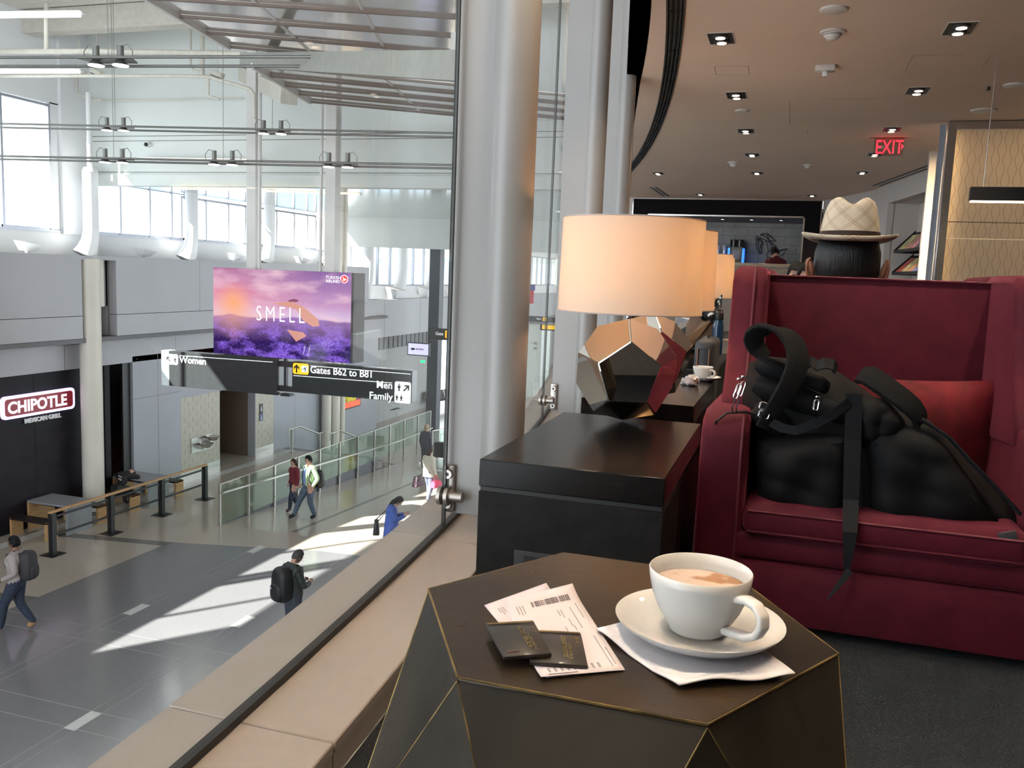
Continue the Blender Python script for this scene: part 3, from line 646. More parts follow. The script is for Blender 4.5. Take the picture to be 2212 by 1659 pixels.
def armchair(label, loc):
    t = thing('armchair', label, 'armchair', loc, 'wine velvet wing armchairs')
    MB().box(AX0+.02, AX1-.02, 2.535, 3.42, .025, .20).build('skirt', M_velvet, t, bevel=.012)
    MB().box(AX0+.10, AX1-.10, 2.55, 3.40, .205, .285).build('front_rail', M_velvet, t, bevel=.02, seg=3)
    MB().box(AX0+.135, AX1-.135, 2.53, 3.30, .275, .375).build('seat_cushion', M_velvet, t, bevel=.035, seg=4)
    MB().tube([(AX0+.15,2.533,.352),(AX1-.15,2.533,.352)], .005, n=6).build('piping', M_velvetp, t, smooth=60)
    MB().tube([(AX0+.15,2.533,.292),(AX1-.15,2.533,.292)], .005, n=6).build('piping', M_velvetp, t, smooth=60)
    for (sx,sy) in ((AX0+.08,2.62),(AX1-.08,2.62),(AX0+.08,3.36),(AX1-.08,3.36)): MB().cyl((sx,sy,0),(sx,sy,.03),.02,n=10).build('foot', M_black, t)
    bk = MB(); P = [(0,3.29,.30),(0,3.33,1.035),(0,3.46,1.035),(0,3.44,.05),(0,3.36,.05)]
    bk.slab([(AX0+.11,q[1],q[2]) for q in P], (AX1-AX0-.22,0,0)); bk.build('backrest', M_velvet, t, bevel=.018, seg=3)
    MB().tube([(AX0+.14,3.325,1.03),(AX1-.14,3.325,1.03)], .005, n=6).build('piping', M_velvetp, t, smooth=60)
    for s in (0, 1):
        def X(v): return AX0+v if s == 0 else AX1-v
        dx = .137 if s == 0 else -.137
        prof = [(2.555,.03),(2.55,.50),(2.56,.575),(2.60,.615),(2.68,.628),(3.30,.60),(3.40,.56),(3.42,.03)]
        MB().slab([(X(0), q[0], q[1]) for q in prof], (dx,0,0)).build('armrest', M_velvet, t, bevel=.022, seg=3)
        MB().tube([(X(.118), 2.551, .05),(X(.118),2.546,.50),(X(.118),2.558,.575),(X(.118),2.60,.617)], .0045, n=6).build('piping', M_velvetp, t, smooth=60)
        wp = [(3.44,.50),(3.46,1.03),(3.40,1.058),(3.02,1.056),(2.965,1.02),(2.945,.93),(2.915,.80),(2.86,.70),(2.78,.625),(2.80,.55)]
        MB().slab([(X(.035), q[0], q[1]) for q in wp], (dx*.80,0,0)).build('wing', M_velvet, t, bevel=.028, seg=3)
        MB().tube([(X(.105), 3.0, 1.052),(X(.105),2.955,1.02),(X(.105),2.94,.93),(X(.105),2.91,.80),(X(.105),2.85,.70)], .0045, n=6).build('piping', M_velvetp, t, smooth=60)
    return t
ch = armchair('wine red velvet wing armchair holding the black backpack', (AXC, 3.0, 0))
# occupied chair back to back with it
dup(ch, (AXC+.02, 4.02, 0), PI, 'wine red velvet wing armchair under the man in the straw hat')

M_red = mat('crimson_velvet', (.16,.006,.012), .8, var=.3, scale=14, sheen=.3)
def pillow(c, w, h, t, rot, m_, label):
    R = rot; mb = MB(); n = 14
    for s in (1, -1):
        def fn(u, v):
            a, b_ = u*2-1, v*2-1; bul = (1-a*a)**.45*(1-b_*b_)**.45 if abs(a) < 1 and abs(b_) < 1 else 0
            pin = 1-.07*(1-b_*b_) if True else 1
            return Vector(c) + R @ Vector((a*w/2*(1-.06*(1-b_*b_)), s*t/2*bul, b_*h/2*(1-.06*(1-a*a))))
        mb.grid(fn, n, n)
    o = mb.build('throw_pillow', m_, smooth=80); return tag(o, label, 'pillow')
pillow((.46, 3.165, .535), .46, .36, .16, Matrix.Rotation(.14, 3, 'X') @ Matrix.Rotation(-.05, 3, 'Y'), M_red, 'crimson velvet throw pillow behind the backpack')

M_nyl = mat('black_nylon', (.0055,.0058,.007), .7, var=.3, scale=12, bump=.8, bscale=9, spec=.18)
M_nyl2 = mat('black_webbing', (.008,.0095,.0125), .65, var=.25, scale=60, stretch=(1,1,8), spec=.2)
M_pad = mat('charcoal_mesh_padding', (.008,.008,.0085), .85, spec=.2, var=.3, scale=200, bump=.4, bscale=300)
def smooth_path(P, k):
    out = []
    for i_ in range(len(P)-1):
        p0, p1, p2, p3 = P[max(i_-1,0)], P[i_], P[i_+1], P[min(i_+2,len(P)-1)]
        for j in range(k):
            t_ = j/k; out.append(.5*((2*p1)+(p2-p0)*t_+(2*p0-5*p1+4*p2-p3)*t_*t_+(3*p1-p0-3*p2+p3)*t_**3))
    return out+[P[-1]]
bpk = thing('backpack', 'large black backpack slumped across the velvet armchair', 'backpack', (.25, 2.8, .36))
def bpt(px, py, y=2.72): return at(px, py, y=y)
out = [(1614,985),(1606,930),(1600,880),(1608,825),(1618,785),(1650,770),(1700,775),(1760,785),(1810,803),(1862,838),(1905,872),(1960,885),(2010,910),(2060,960),(2110,1010),(2160,1060),(2205,1105),(2228,1150),(2190,1172),(2100,1174),(1960,1168),(1850,1152),(1760,1128),(1680,1108),(1635,1098),(1615,1060)]
O = [bpt(*p, y=2.80) for p in out]; cen = sum(O, Vector())/len(O); cen = Vector((cen.x, cen.y, cen.z-.02))
mb = MB(); rings = []; K = 7
for j in range(-K, K+1):
    t_ = j/K*PI/2; s_ = max(.03, math.cos(t_)**.55); yo = .80*.24*math.sin(t_)
    for q in O: mb.v.append((cen.x+(q.x-cen.x)*s_, cen.y+.02+yo, max(.36, cen.z+(q.z-cen.z)*s_)))
nO = len(O)
for j in range(2*K):
    for i_ in range(nO): mb.f.append((j*nO+i_, j*nO+(i_+1) % nO, (j+1)*nO+(i_+1) % nO, (j+1)*nO+i_))
mb.f += [tuple(range(nO)), tuple(2*K*nO+i_ for i_ in range(nO))]
mb.build('body', M_nyl, bpk, smooth=80)
# front panel, side pocket with elastic hem, folds and seams
def bag_front(pts, y0, bulge, nm, nu=10, nv=10):
    P_ = [at(px, py, y=y0) for px, py in pts]
    def fn(u, v):
        p = P_[0]*((1-u)*(1-v))+P_[1]*(u*(1-v))+P_[2]*(u*v)+P_[3]*((1-u)*v); e_ = min(1, 4*u*(1-u)*1.6)*min(1, 4*v*(1-v)*1.6)
        return p + Vector((0, -bulge*e_ + .008*math.sin(9*u+5*v)*e_ + .005*math.sin(17*v-6*u)*e_, 0))
    o_ = MB().grid(fn, nu, nv).build(nm, M_nyl, bpk, smooth=80); sm_ = o_.modifiers.new('thickness', 'SOLIDIFY'); sm_.thickness = .02; sm_.offset = -1
bag_front([(1870,905),(2010,935),(2150,1120),(1885,1150)], 2.655, .045, 'front_pocket', 14, 14)
bag_front([(1640,955),(1830,940),(1830,1130),(1650,1090)], 2.645, .045, 'side_pocket', 14, 14)
bag_front([(1850,868),(1905,872),(1950,925),(1862,960)], 2.648, .028, 'gathered_flap', 8, 8)
for pth in ([(1885,960),(1960,968),(2040,1010),(2110,1085)], [(1850,960),(1862,1040),(1860,1130)], [(1655,975),(1730,965),(1820,955)]): MB().tube([bpt(px, py, 2.608) for px, py in pth], .0035, n=6).build('seam_piping', M_nyl2, bpk, smooth=60)
MB().tube([bpt(px, py, 2.63) for px, py in ((1990,905),(2050,945),(2110,1010),(2160,1062),(2205,1112))], .006, n=6).build('seam_piping', M_nyl2, bpk, smooth=60)
for k in range(7): MB().tube([bpt(1868+k*10, 905+k*4, 2.635), bpt(1862+k*12, 935+k*5, 2.615), bpt(1860+k*13, 965+k*6, 2.628)], .0045, n=6).build('gather_fold', M_nyl, bpk, smooth=60)
# top compartments: two rolled tiers at the upper left
for (a, bq, r0) in (((1632,785),(1790,838),.030),((1628,830),(1850,905),.036),((1632,880),(1700,930),.040)):
    p0, p1 = bpt(*a, y=2.64), bpt(*bq, y=2.66); nseg = 8
    MB().tube([p0.lerp(p1, k/nseg) for k in range(nseg+1)], [r0*(.55 if k in (0, nseg) else 1) for k in range(nseg+1)], n=12).build('zip_pocket', M_nyl, bpk, smooth=70)
for (a, bq) in (((1640,776),(1740,822)),((1700,820),(1838,878))):
    MB().tube([bpt(*a, y=2.605), bpt(*bq, y=2.612)], .0022, n=5).build('zipper', M_nyl2, bpk)
# shoulder strap looping over the top
lp = [(1655,772,2.70),(1636,752,2.70),(1628,730,2.68),(1640,714,2.66),(1668,708,2.64),(1700,722,2.62),(1720,752,2.60),(1722,790,2.575),(1706,830,2.56),(1684,866,2.555),(1662,900,2.56),(1648,925,2.565)]
MB().ribbon(smooth_path([bpt(p[0], p[1], p[2]) for p in lp], 2), (.55,.35,-.1), [.05+.022*math.sin(PI*min(1,k/22*1.05)) for k in range(23)], .014).build('shoulder_strap', M_pad, bpk, bevel=.005, seg=2)
st2 = [(1856,818,2.70),(1862,810,2.685),(1878,812,2.67),(1900,826,2.655),(1925,844,2.645),(1950,862,2.64),(1972,880,2.64),(1985,898,2.65),(1990,912,2.66)]
MB().ribbon([bpt(*p) for p in st2], (.45,.5,.6), [.045,.06,.066,.066,.066,.064,.06,.054,.045], .020).build('shoulder_strap', M_pad, bpk, bevel=.006, seg=2)
wb = [(1652,905,2.565),(1690,925,2.56),(1720,930,2.556),(1760,915,2.56),(1800,895,2.57),(1835,868,2.59)]
MB().ribbon([bpt(*p) for p in wb], (.2,.1,1), .026, .003).build('webbing', M_nyl2, bpk)
MB().ribbon([bpt(*p) for p in ((1845,850,2.60),(1842,950,2.585),(1838,1080,2.55),(1836,1150,2.50),(1832,1200,2.492),(1828,1238,2.488))], (1,.1,0), [.045,.045,.042,.038,.026,.012], .003).build('webbing', M_nyl2, bpk)
MB().ribbon([bpt(*p) for p in ((1836,1232,2.486),(1815,1260,2.48),(1786,1296,2.472))], (.7,0,.5), [.018,.014,.003], .003).build('webbing', M_nyl2, bpk)
hl = [(1735,792,2.63),(1752,780,2.62),(1766,790,2.62),(1780,784,2.62),(1800,788,2.63),(1806,798,2.64)]
MB().ribbon([bpt(*p) for p in hl], (.1,.6,.8), .034, .006).build('grab_handle', M_nyl2, bpk)
MB().ribbon([bpt(*p) for p in ((2085,1172,2.60),(2130,1178,2.57),(2165,1172,2.55))], (.1,.2,1), .05, .004).build('compression_strap', M_nyl2, bpk)
bk_ = MB(); q = bpt(2178, 1164, 2.54); bk_.obox(q, .045, .012, .04, Matrix.Rotation(-.3, 3, 'Y')); bk_.build('side_release_buckle', M_dark, bpk, bevel=.004)
def ringp(px, py, y, w, h, tilt): 
    c = bpt(px, py, y); R = Matrix.Rotation(tilt, 3, 'Y')
    return [c + R @ Vector((a*w, 0, b_*h)) for a, b_ in ((-1,-.7),(-.7,-1),(.7,-1),(1,-.7),(1,.7),(.7,1),(-.7,1),(-1,.7))]
MB().tube(ringp(1652, 878, 2.55, .014, .010, .2), .0025, n=6, closed=True).build('ladder_buckle', M_chrome, bpk)
MB().tube(ringp(1650, 896, 2.55, .014, .009, .2), .0025, n=6, closed=True).build('ladder_buckle', M_chrome, bpk)
for (px, py, tl) in ((1602,840,.25),(1593,845,.28),(1763,875,.1)):
    MB().tube(ringp(px, py, 2.56, .006, .021 if px < 1700 else .014, tl), .0022, n=6, closed=True).build('zip_pull', M_silver, bpk)
    c_ = bpt(px+4, py-26 if px < 1700 else py-17, 2.56); MB().obox(c_, .013, .007, .008).build('zip_slider', M_silver, bpk, bevel=.002)
for px in (1583, 1592): MB().tube([bpt(px+6, 862, 2.56), bpt(px-2, 880, 2.56), bpt(px, 893, 2.57)], .0022, n=5).build('pull_cord', M_black, bpk)
MB().tube([bpt(1640,900,2.62), bpt(1610,890,2.60), bpt(1570,892,2.58), bpt(1550,908,2.56), bpt(1538,925,2.60)], .004, n=6).build('drawcord', M_black, bpk)

# ================================================================ GLASS WALL COLUMNS AND CLAMPS
M_colp = mat('satin_column_paint', (.27,.26,.255), .30, var=.02, scale=4, spec=.6)
def fin_column(j, pl, pr_, tl, tr_, py_, label, top=GTOP, th=.04):
    """fin plate carrying the glass and a round tube behind it; px edges at picture row py_"""
    y = j+.03
    a = at(pl, py_, y=y).x; b_ = at(pr_, py_, y=y).x; c0 = at(tl, py_, y=y+.02).x; c1 = at(tr_, py_, y=y+.02).x; r = (c1-c0)/2
    t = thing('window_column', label, 'column', ((c0+c1)/2, y+.05, .08), 'white columns behind the glass wall')
    MB().box(a, b_+.02, y, y+th, .135, top).build('fin_plate', M_colp, t, bevel=.002, seg=1)
    MB().cyl(((c0+c1)/2, y+.05, .08), ((c0+c1)/2, y+.05, top), r, n=40, caps=False).build('tube', M_colp, t, smooth=60)
    return a, b_, y, t
f1 = fin_column(2.83, 975, 1046, 1048, 1143, 500, 'nearest white steel column with a round tube beside the lamp')
f2 = fin_column(5.30, 1212, 1258, 1256, 1302, 400, 'second white steel column seen above the lamp shade')
f3 = fin_column(7.72, 1306, 1330, 1328, 1366, 300, 'third white steel column nearest the black ceiling slot')
M_clamp = mat('bead_blasted_steel', (.40,.36,.33), .32, .9, var=.06, scale=20)
def clamp(y, xp, zc_, xg, label, s=1.0):
    t = thing('glass_clamp', label, 'clamp', (xp, y, zc_), 'steel spider clamps on the glass wall')
    MB().box(xp-.022*s, xp+.022*s, y-.018, y, zc_-.085*s, zc_+.085*s).build('plate', M_clamp, t, bevel=.006*s, seg=2)
    for dz in (.055, -.055):
        b0 = MB().cyl((xp, y-.018, zc_+dz*s), (xp, y-.032, zc_+dz*s), .019*s, .016*s, n=20).build('bolt', M_clamp, t, smooth=40)
        MB().cyl((xp, y-.0325, zc_+dz*s), (xp, y-.031, zc_+dz*s), .007*s, n=10).build('hex_socket', M_black, b0)
    za = zc_-.012*s
    MB().beam((xp, y-.02, za), (xg+.03, y-.022, za-.006), .022*s, .03*s).build('arm', M_clamp, t, bevel=.003)
    MB().cyl((xg+.07*s, y-.03, za-.012), (xg+.018, y-.03, za-.012), .019*s, n=20).build('barrel', M_clamp, t, smooth=40)
    MB().cyl((xg+.02, y-.03, za-.012), (xg+.007, y-.03, za-.012), .034*s, n=28).build('disc', M_clamp, t, smooth=40)
    MB().cyl((xg-.007, y-.03, za-.012), (xg-.02, y-.03, za-.012), .034*s, n=28).build('disc', M_clamp, t, smooth=40)
    MB().cyl((xg-.02, y-.03, za-.012), (xg+.02, y-.03, za-.012), .009, n=10).build('rod', M_clamp, t)
q = at(972, 1053, y=2.86); clamp(2.86, q.x, q.z, gx(2.83), 'steel glass clamp on the nearest column')
q = at(1197, 857, y=5.33); clamp(5.33, q.x, q.z, gx(5.30), 'steel glass clamp on the second column')
# ================================================================ LOUNGE CEILING FITTINGS
M_disc = emis('downlight_disc', (1, .80, .62), 3.5)
M_plast = mat('white_plastic', (.62,.58,.54), .5)
dl0 = thing('downlight', 'x', 'downlight', (0, 0, CEILZ), 'recessed twin downlights')
def dl_parts(t):
    mb = MB(); mb.box(-.095, .095, -.155, -.148, CEILZ-.004, CEILZ+.0).box(-.095, .095, .148, .155, CEILZ-.004, CEILZ).box(-.095, -.088, -.155, .155, CEILZ-.004, CEILZ).box(.088, .095, -.155, .155, CEILZ-.004, CEILZ)
    mb.build('trim', M_plast, t)
    MB().box(-.088, .088, -.148, .148, CEILZ-.003, CEILZ-.001).build('baffle', M_black, t)
    for dy in (-.07, .07):
        h_ = MB().cyl((0,dy,CEILZ-.018), (0,dy,CEILZ-.003), .055, n=24).build('lamp_ring', M_dark, t, smooth=40)
        MB().cyl((0,dy,CEILZ-.022), (0,dy,CEILZ-.018), .034, n=24).build('lamp_face', M_disc, h_, smooth=40)
dl_parts(dl0)
LP = [(-.62, 6.7, 'nearest downlight of the row above the window side'), (-.63, 8.7, 'second downlight of the row above the window side'), (-.64, 10.7, 'third downlight of the row above the window side'), (-.65, 12.65, 'fourth downlight of the row above the window side'), (-.66, 14.7, 'fifth downlight of the row above the window side'),
      (.945, 6.7, 'nearest downlight of the row on the right'), (.935, 8.68, 'second downlight of the row on the right'), (.928, 10.7, 'downlight directly above the exit sign'), (.915, 12.65, 'downlight seen just under the exit sign'), (.90, 14.6, 'farthest downlight of the row on the right'), (-2.25, 14.8, 'single downlight close to the black ceiling slot'),
      (-1.9, 18.3, 'left downlight in front of the bar'), (.25, 18.3, 'right downlight in front of the bar'),
      (-.6, 4.7, 'downlight above the window side just over the frame'), (.95, 4.7, 'downlight on the right just over the frame'), (-.58, 2.7, 'downlight above the nearest lamp outside the frame'), (.96, 2.7, 'downlight above the backpack chair outside the frame'), (-.57, .7, 'downlight above the brass table outside the frame'), (.97, .7, 'downlight above the right of the viewer')]
for k, (x, y, lb) in enumerate(LP):
    if k == 0: r = dl0; r.location = (x, y, CEILZ); r['label'] = lb
    else: r = dup(dl0, (x, y, CEILZ), 0, lb)
    ld = bpy.data.lights.new('downlight_beam', 'SPOT'); ld.energy = (110 if y > 5 else (8 if y > 4 else 2.5)) if y < 16 else 40; ld.spot_size = 1.9; ld.spot_blend = .8; ld.color = (1, .78, .55); ld.shadow_soft_size = .05
    lo = bpy.data.objects.new('downlight_beam', ld); COL.objects.link(lo); lo.parent = r; lo.location = (0, 0, -.03)
def ceil_dev(px, py, label, r, cat, name, drop=.0, lens=False):
    p = at(px, py, z=CEILZ); t = thing(name, label, cat, (p.x, p.y, CEILZ))
    MB().lathe([(r,0),(r,-.012),(r*.9,-.016)], (p.x,p.y,CEILZ), n=24, cap1=True).build('base', M_plast, t, smooth=40)
    if drop:
        MB().lathe([(r*.72,-.016),(r*.68,-.03),(r*.4,-drop),(0,-drop-.004)], (p.x,p.y,CEILZ), n=24).build('sensor_head', M_plast, t, smooth=40)
        MB().lathe([(r*.70,-.022),(r*.70,-.027)], (p.x,p.y,CEILZ), n=24).build('vent_slot', M_dark, t)
    return t
ceil_dev(1799, 68, 'round smoke detector above the exit side of the ceiling', .085, 'smoke detector', 'smoke_detector', .055)
ceil_dev(1801, 19, 'flat round ceiling speaker nearest the viewer', .085, 'speaker', 'ceiling_speaker')
ceil_dev(1603, 238, 'small flat disc beside the second window side downlight', .07, 'cover plate', 'ceiling_disc')
ceil_dev(2125, 238, 'flat round speaker in front of the patterned partition', .12, 'speaker', 'ceiling_speaker')
ceil_dev(2192, 183, 'flat round speaker at the right edge of the picture', .09, 'speaker', 'ceiling_speaker')
ceil_dev(1745, 356, 'small smoke detector in mid ceiling far back', .07, 'smoke detector', 'smoke_detector', .05)
ceil_dev(1585, 350, 'smoke detector beside the far window side downlights', .09, 'smoke detector', 'smoke_detector', .07)
p = at(1783, 142, z=CEILZ); t = thing('fire_strobe', 'white ceiling strobe with clear lens below the smoke detector', 'strobe', (p.x, p.y, CEILZ))
MB().box(p.x-.075, p.x+.075, p.y-.05, p.y+.05, CEILZ-.045, CEILZ).build('housing', M_plast, t, bevel=.008)
MB().box(p.x-.02, p.x+.02, p.y-.02, p.y+.02, CEILZ-.085, CEILZ-.045).build('lens', mat('clear_lens', (.75,.75,.75), .1), t, bevel=.006)
p = at(2136, 187, z=CEILZ); t = thing('sprinkler_head', 'tiny black sprinkler head near the right downlights', 'sprinkler', (p.x, p.y, CEILZ))
MB().cyl((p.x,p.y,CEILZ),(p.x,p.y,CEILZ-.03),.012,n=10).build('stem', M_black, t); MB().cyl((p.x,p.y,CEILZ-.03),(p.x,p.y,CEILZ-.034),.02,n=10).build('deflector', M_black, t)
# slot diffusers
def slot_line(a, b, label, name='slot_diffuser'):
    P0, P1 = at(*a, z=CEILZ), at(*b, z=CEILZ); d = (P1-P0).normalized(); n_ = Vector((-d.y, d.x, 0))
    t = thing(name, label, 'air vent', P0)
    for o_ in (-.05, .05): MB().beam(P0+n_*o_+Vector((0,0,-.002)), P1+n_*o_+Vector((0,0,-.002)), .045, .006).build('slot', M_black, t)
    MB().beam(P0+Vector((0,0,-.003)), P1+Vector((0,0,-.003)), .03, .008).build('rail', M_plast, t)
slot_line((2037,349), (1893,401), 'long double slot air vent beside the niche wall')
slot_line((1411,404), (1440,424), 'short double slot air vent left of the bar')
# exit sign
p = at(1919, 297, y=11.3); EY = 11.3
t = thing('exit_sign', 'clear hanging sign with glowing red EXIT letters', 'exit sign', (p.x, EY, p.z))
MB().box(p.x-.20, p.x+.20, EY-.03, EY+.03, p.z, min(CEILZ, p.z+.03)).build('mount', M_plast, t)
MB().box(p.x-.15, p.x+.17, EY-.004, EY+.004, p.z-.21, p.z).build('acrylic_plate', glass_mat('exit_acrylic', (.85,.75,.75), .1), t)
M_exit = emis('exit_red', (1, .015, .03), 3.5)
text('EXIT', .225, (p.x-.135, EY-.006, p.z-.185), (PI/2, 0, 0), M_exit, t, 'exit_letters', .002, sx=.66)
MB().slab([(p.x+.145,EY-.006,p.z-.07),(p.x+.175,EY-.006,p.z-.105),(p.x+.145,EY-.006,p.z-.14),(p.x+.152,EY-.006,p.z-.105)], (0,.003,0)).build('arrow', M_exit, t)

# ================================================================ PATTERNED PARTITION, PENDANT
PX0 = at(2050, 300, y=10.25).x
m, nt, b = nmat('wavy_film_glass'); n = nt.nodes; L = nt.links
tc_ = n.new('ShaderNodeTexCoord'); sp = n.new('ShaderNodeSeparateXYZ'); L.new(tc_.outputs['Object'], sp.inputs[0])
def mth(op, a, b_=None, c=None):
    q = n.new('ShaderNodeMath'); q.operation = op
    for i_, v in enumerate((a, b_, c)):
        if v is None: continue
        if isinstance(v, (int, float)): q.inputs[i_].default_value = v
        else: L.new(v, q.inputs[i_])
    return q.outputs[0]
u_ = mth('DIVIDE', sp.outputs['X'], .055); par = mth('MULTIPLY', mth('MODULO', mth('FLOOR', mth('ADD', u_, 100.5)), 2), PI)
sw = mth('SINE', mth('ADD', mth('MULTIPLY', sp.outputs['Z'], 30.0), par)); d_ = mth('ABSOLUTE', mth('SUBTRACT', mth('FRACT', mth('ADD', mth('ADD', u_, 100.5), mth('MULTIPLY', sw, .22))), .5))
line = mth('LESS_THAN', d_, .035)
mixc = n.new('ShaderNodeMix'); mixc.data_type = 'RGBA'; mixc.inputs['A'].default_value = (.80,.73,.62,1); mixc.inputs['B'].default_value = (.30,.25,.20,1); L.new(line, mixc.inputs['Factor'])
tr = n.new('ShaderNodeBsdfTranslucent'); mx = n.new('ShaderNodeMixShader'); mx.inputs[0].default_value = .75
L.new(mixc.outputs['Result'], b.inputs['Base Color']); L.new(mixc.outputs['Result'], tr.inputs['Color']); b.inputs['Roughness'].default_value = .15
L.new(b.outputs[0], mx.inputs[1]); L.new(tr.outputs[0], mx.inputs[2]); L.new(mx.outputs[0], n['Material Output'].inputs[0]); M_wavy = m
t = thing('glass_partition', 'tall frosted partition with wavy vertical lines in a steel frame', 'partition', (PX0+1, 10.25, 0))
MB().box(PX0-.02, PX0+.06, 10.2, 10.34, 0, CEILZ-.01).build('side_frame', M_chrome, t, bevel=.004, seg=1)
MB().box(PX0-.085, PX0-.03, 10.3, 10.34, 0, CEILZ-.02).build('side_frame', mat('bluish_edge_highlight', (.34,.38,.45), .35, .3), t)  # bluish highlight on the frame edge put into this strip's colour
MB().box(PX0+.06, 4.6, 10.2, 10.3, CEILZ-.09, CEILZ-.01).build('head_frame', M_chrome, t, bevel=.004, seg=1)
for k in range(3):
    x0 = PX0+.065+k*1.0
    MB().box(x0, x0+.99, 10.24, 10.256, .02, CEILZ-.095).build('patterned_pane', M_wavy, t)
for z in (1.72, 1.55): MB().box(PX0+.06, 4.6, 10.232, 10.24, z-.004, z+.004).build('rail_line', M_silver, t)
t = thing('cove_light', 'warm cove light strip washing the back of the partition', 'light', (PX0+1.6, 10.9, CEILZ))
MB().box(PX0+.1, 4.6, 10.85, 10.93, CEILZ-.03, CEILZ-.005).build('diffuser', emis('cove_warm', (1,.72,.42), 2.0), t)
ld = bpy.data.lights.new('cove_light_strip', 'AREA'); ld.shape = 'RECTANGLE'; ld.size = 2.8; ld.size_y = .06; ld.energy = 560; ld.color = (1,.74,.46)
lo = bpy.data.objects.new('cove_light_strip', ld); COL.objects.link(lo); lo.location = (PX0+1.6, 10.89, CEILZ-.04); put(lo, t)
struct(MB().box(PX0+.1, 6, 12.4, 12.5, 0, CEILZ).build('wall_behind_partition', M_lwall), 'plain wall behind the patterned partition')
q0 = at(2096, 404, y=7.6); q1 = at(2093, 437, y=7.6); hz = q0.z-q1.z
t = thing('linear_pendant', 'black linear pendant lamp with a glowing underside', 'pendant lamp', (q0.x+.7, 7.6, q1.z))
MB().box(q0.x, q0.x+1.6, 7.57, 7.63, q1.z+.012, q0.z).build('housing', M_black, t, bevel=.003, seg=1)
MB().box(q0.x+.01, q0.x+1.59, 7.576, 7.624, q1.z, q1.z+.012).build('diffuser', emis('pendant_glow', (1,.80,.50), 6), t)
for dx in (.09, 1.5): MB().cyl((q0.x+dx,7.6,q0.z),(q0.x+dx,7.6,CEILZ),.003,n=6).build('suspension_wire', M_chrome, t)

# ================================================================ BAR PORTAL
X0, X1, I0, I1, ZI = -3.42, .48, -3.10, .16, 2.40
t = thing('bar_portal', 'black panelled portal framing the bar with steel edges', 'bar front', ((X0+X1)/2, PY, 0))
M_pblk = mat('matt_black_panel', (.008,.007,.008), .9, spec=.1)
MB().box(X0, X1, PY-.06, PY+.1, ZI, CEILZ-.02).build('header', M_pblk, t)
MB().box(X0, I0, PY-.06, PY+.1, 0, ZI).build('jamb', M_pblk, t); MB().box(I1, X1, PY-.06, PY+.1, 0, ZI).build('jamb', M_pblk, t)
for a in ((X0-.0, X0+.02, 0, CEILZ-.03), (X1-.02, X1, 0, CEILZ-.03), (I0, I0+.03, 0, ZI), (I1-.03, I1, 0, ZI)): MB().box(a[0], a[1], PY-.08, PY-.05, a[2], a[3]).build('steel_edge', M_silver, t)
for a in ((X0, X1, CEILZ-.035, CEILZ-.005), (I0, I1, ZI-.03, ZI)): MB().box(a[0], a[1], PY-.08, PY-.05, a[2], a[3]).build('steel_edge', M_silver, t)
M_btile = mat('bar_grey_tile', (.34,.33,.30), .45, var=.12, scale=3)
bw = MB().box(-4, 1, 21.5, 21.6, 0, CEILZ).build('wall_bar', mat('bar_grout', (.20,.20,.19), .8)); struct(bw, 'tiled wall behind the bar')
for r in range(9):
    for k in range(8):
        x0 = -3.6+k*.56 - (r % 2)*.28; MB().box(x0+.006, x0+.554, 21.488, 21.5, .7+r*.2+.005, .7+(r+1)*.2-.005).build('tile', M_btile, bw)
struct(MB().box(-4, 1, PY+.1, 21.6, ZI, ZI+.1).build('ceiling', mat('bar_soffit', (.20,.20,.20), .7)), 'grey soffit over the bar')
struct(MB().box(-4.1, -4, PY, 21.6, 0, CEILZ).box(.9, 1, PY+.1, 21.6, 0, CEILZ).build('wall_bar_sides', M_lwall2), 'side walls of the bar recess')
for k in range(5):
    x = -2.8+k*.62; sp_ = thing('bar_spotlight', ('first','second','third','fourth','fifth')[k]+' small spotlight from the left under the bar soffit', 'spotlight', (x, 20.0, ZI), 'bar soffit spotlights')
    MB().cyl((x,20.0,ZI),(x,20.0,ZI-.03),.06,n=16).build('ring', M_dark, sp_); MB().cyl((x,20.0,ZI-.032),(x,20.0,ZI-.03),.035,n=16).build('lamp_face', emis('bar_spot', (1,.9,.75), 3), sp_)
    ld = bpy.data.lights.new('bar_spot_beam','SPOT'); ld.energy = 40; ld.spot_size = 1.8; ld.color = (1,.9,.78); lo = bpy.data.objects.new('bar_spot_beam', ld); COL.objects.link(lo); lo.location = (x, 20.4, ZI-.06); put(lo, sp_)
M_cnt = mat('pale_wood_counter', (.34,.25,.17), .35, var=.1, scale=5)
zc_ = at(1700, 571, y=18.4).z
t = thing('bar_counter', 'long bar counter with a pale wooden top in front of the portal', 'counter', (-1.4, 18.5, 0))
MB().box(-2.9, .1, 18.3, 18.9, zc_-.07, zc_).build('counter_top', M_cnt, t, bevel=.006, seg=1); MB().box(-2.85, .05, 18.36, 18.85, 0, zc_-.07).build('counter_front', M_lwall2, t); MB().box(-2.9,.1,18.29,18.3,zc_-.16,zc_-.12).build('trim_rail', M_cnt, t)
# back counter carrying the machine
t = thing('back_counter', 'dark counter standing against the tiled bar wall', 'counter', (-1.4, 21.2, 0))
MB().box(-3.3, .5, 20.9, 21.48, .86, .92).build('counter_top', M_dark, t); MB().box(-3.28, .48, 20.95, 21.48, 0, .86).build('cabinet', M_black, t)
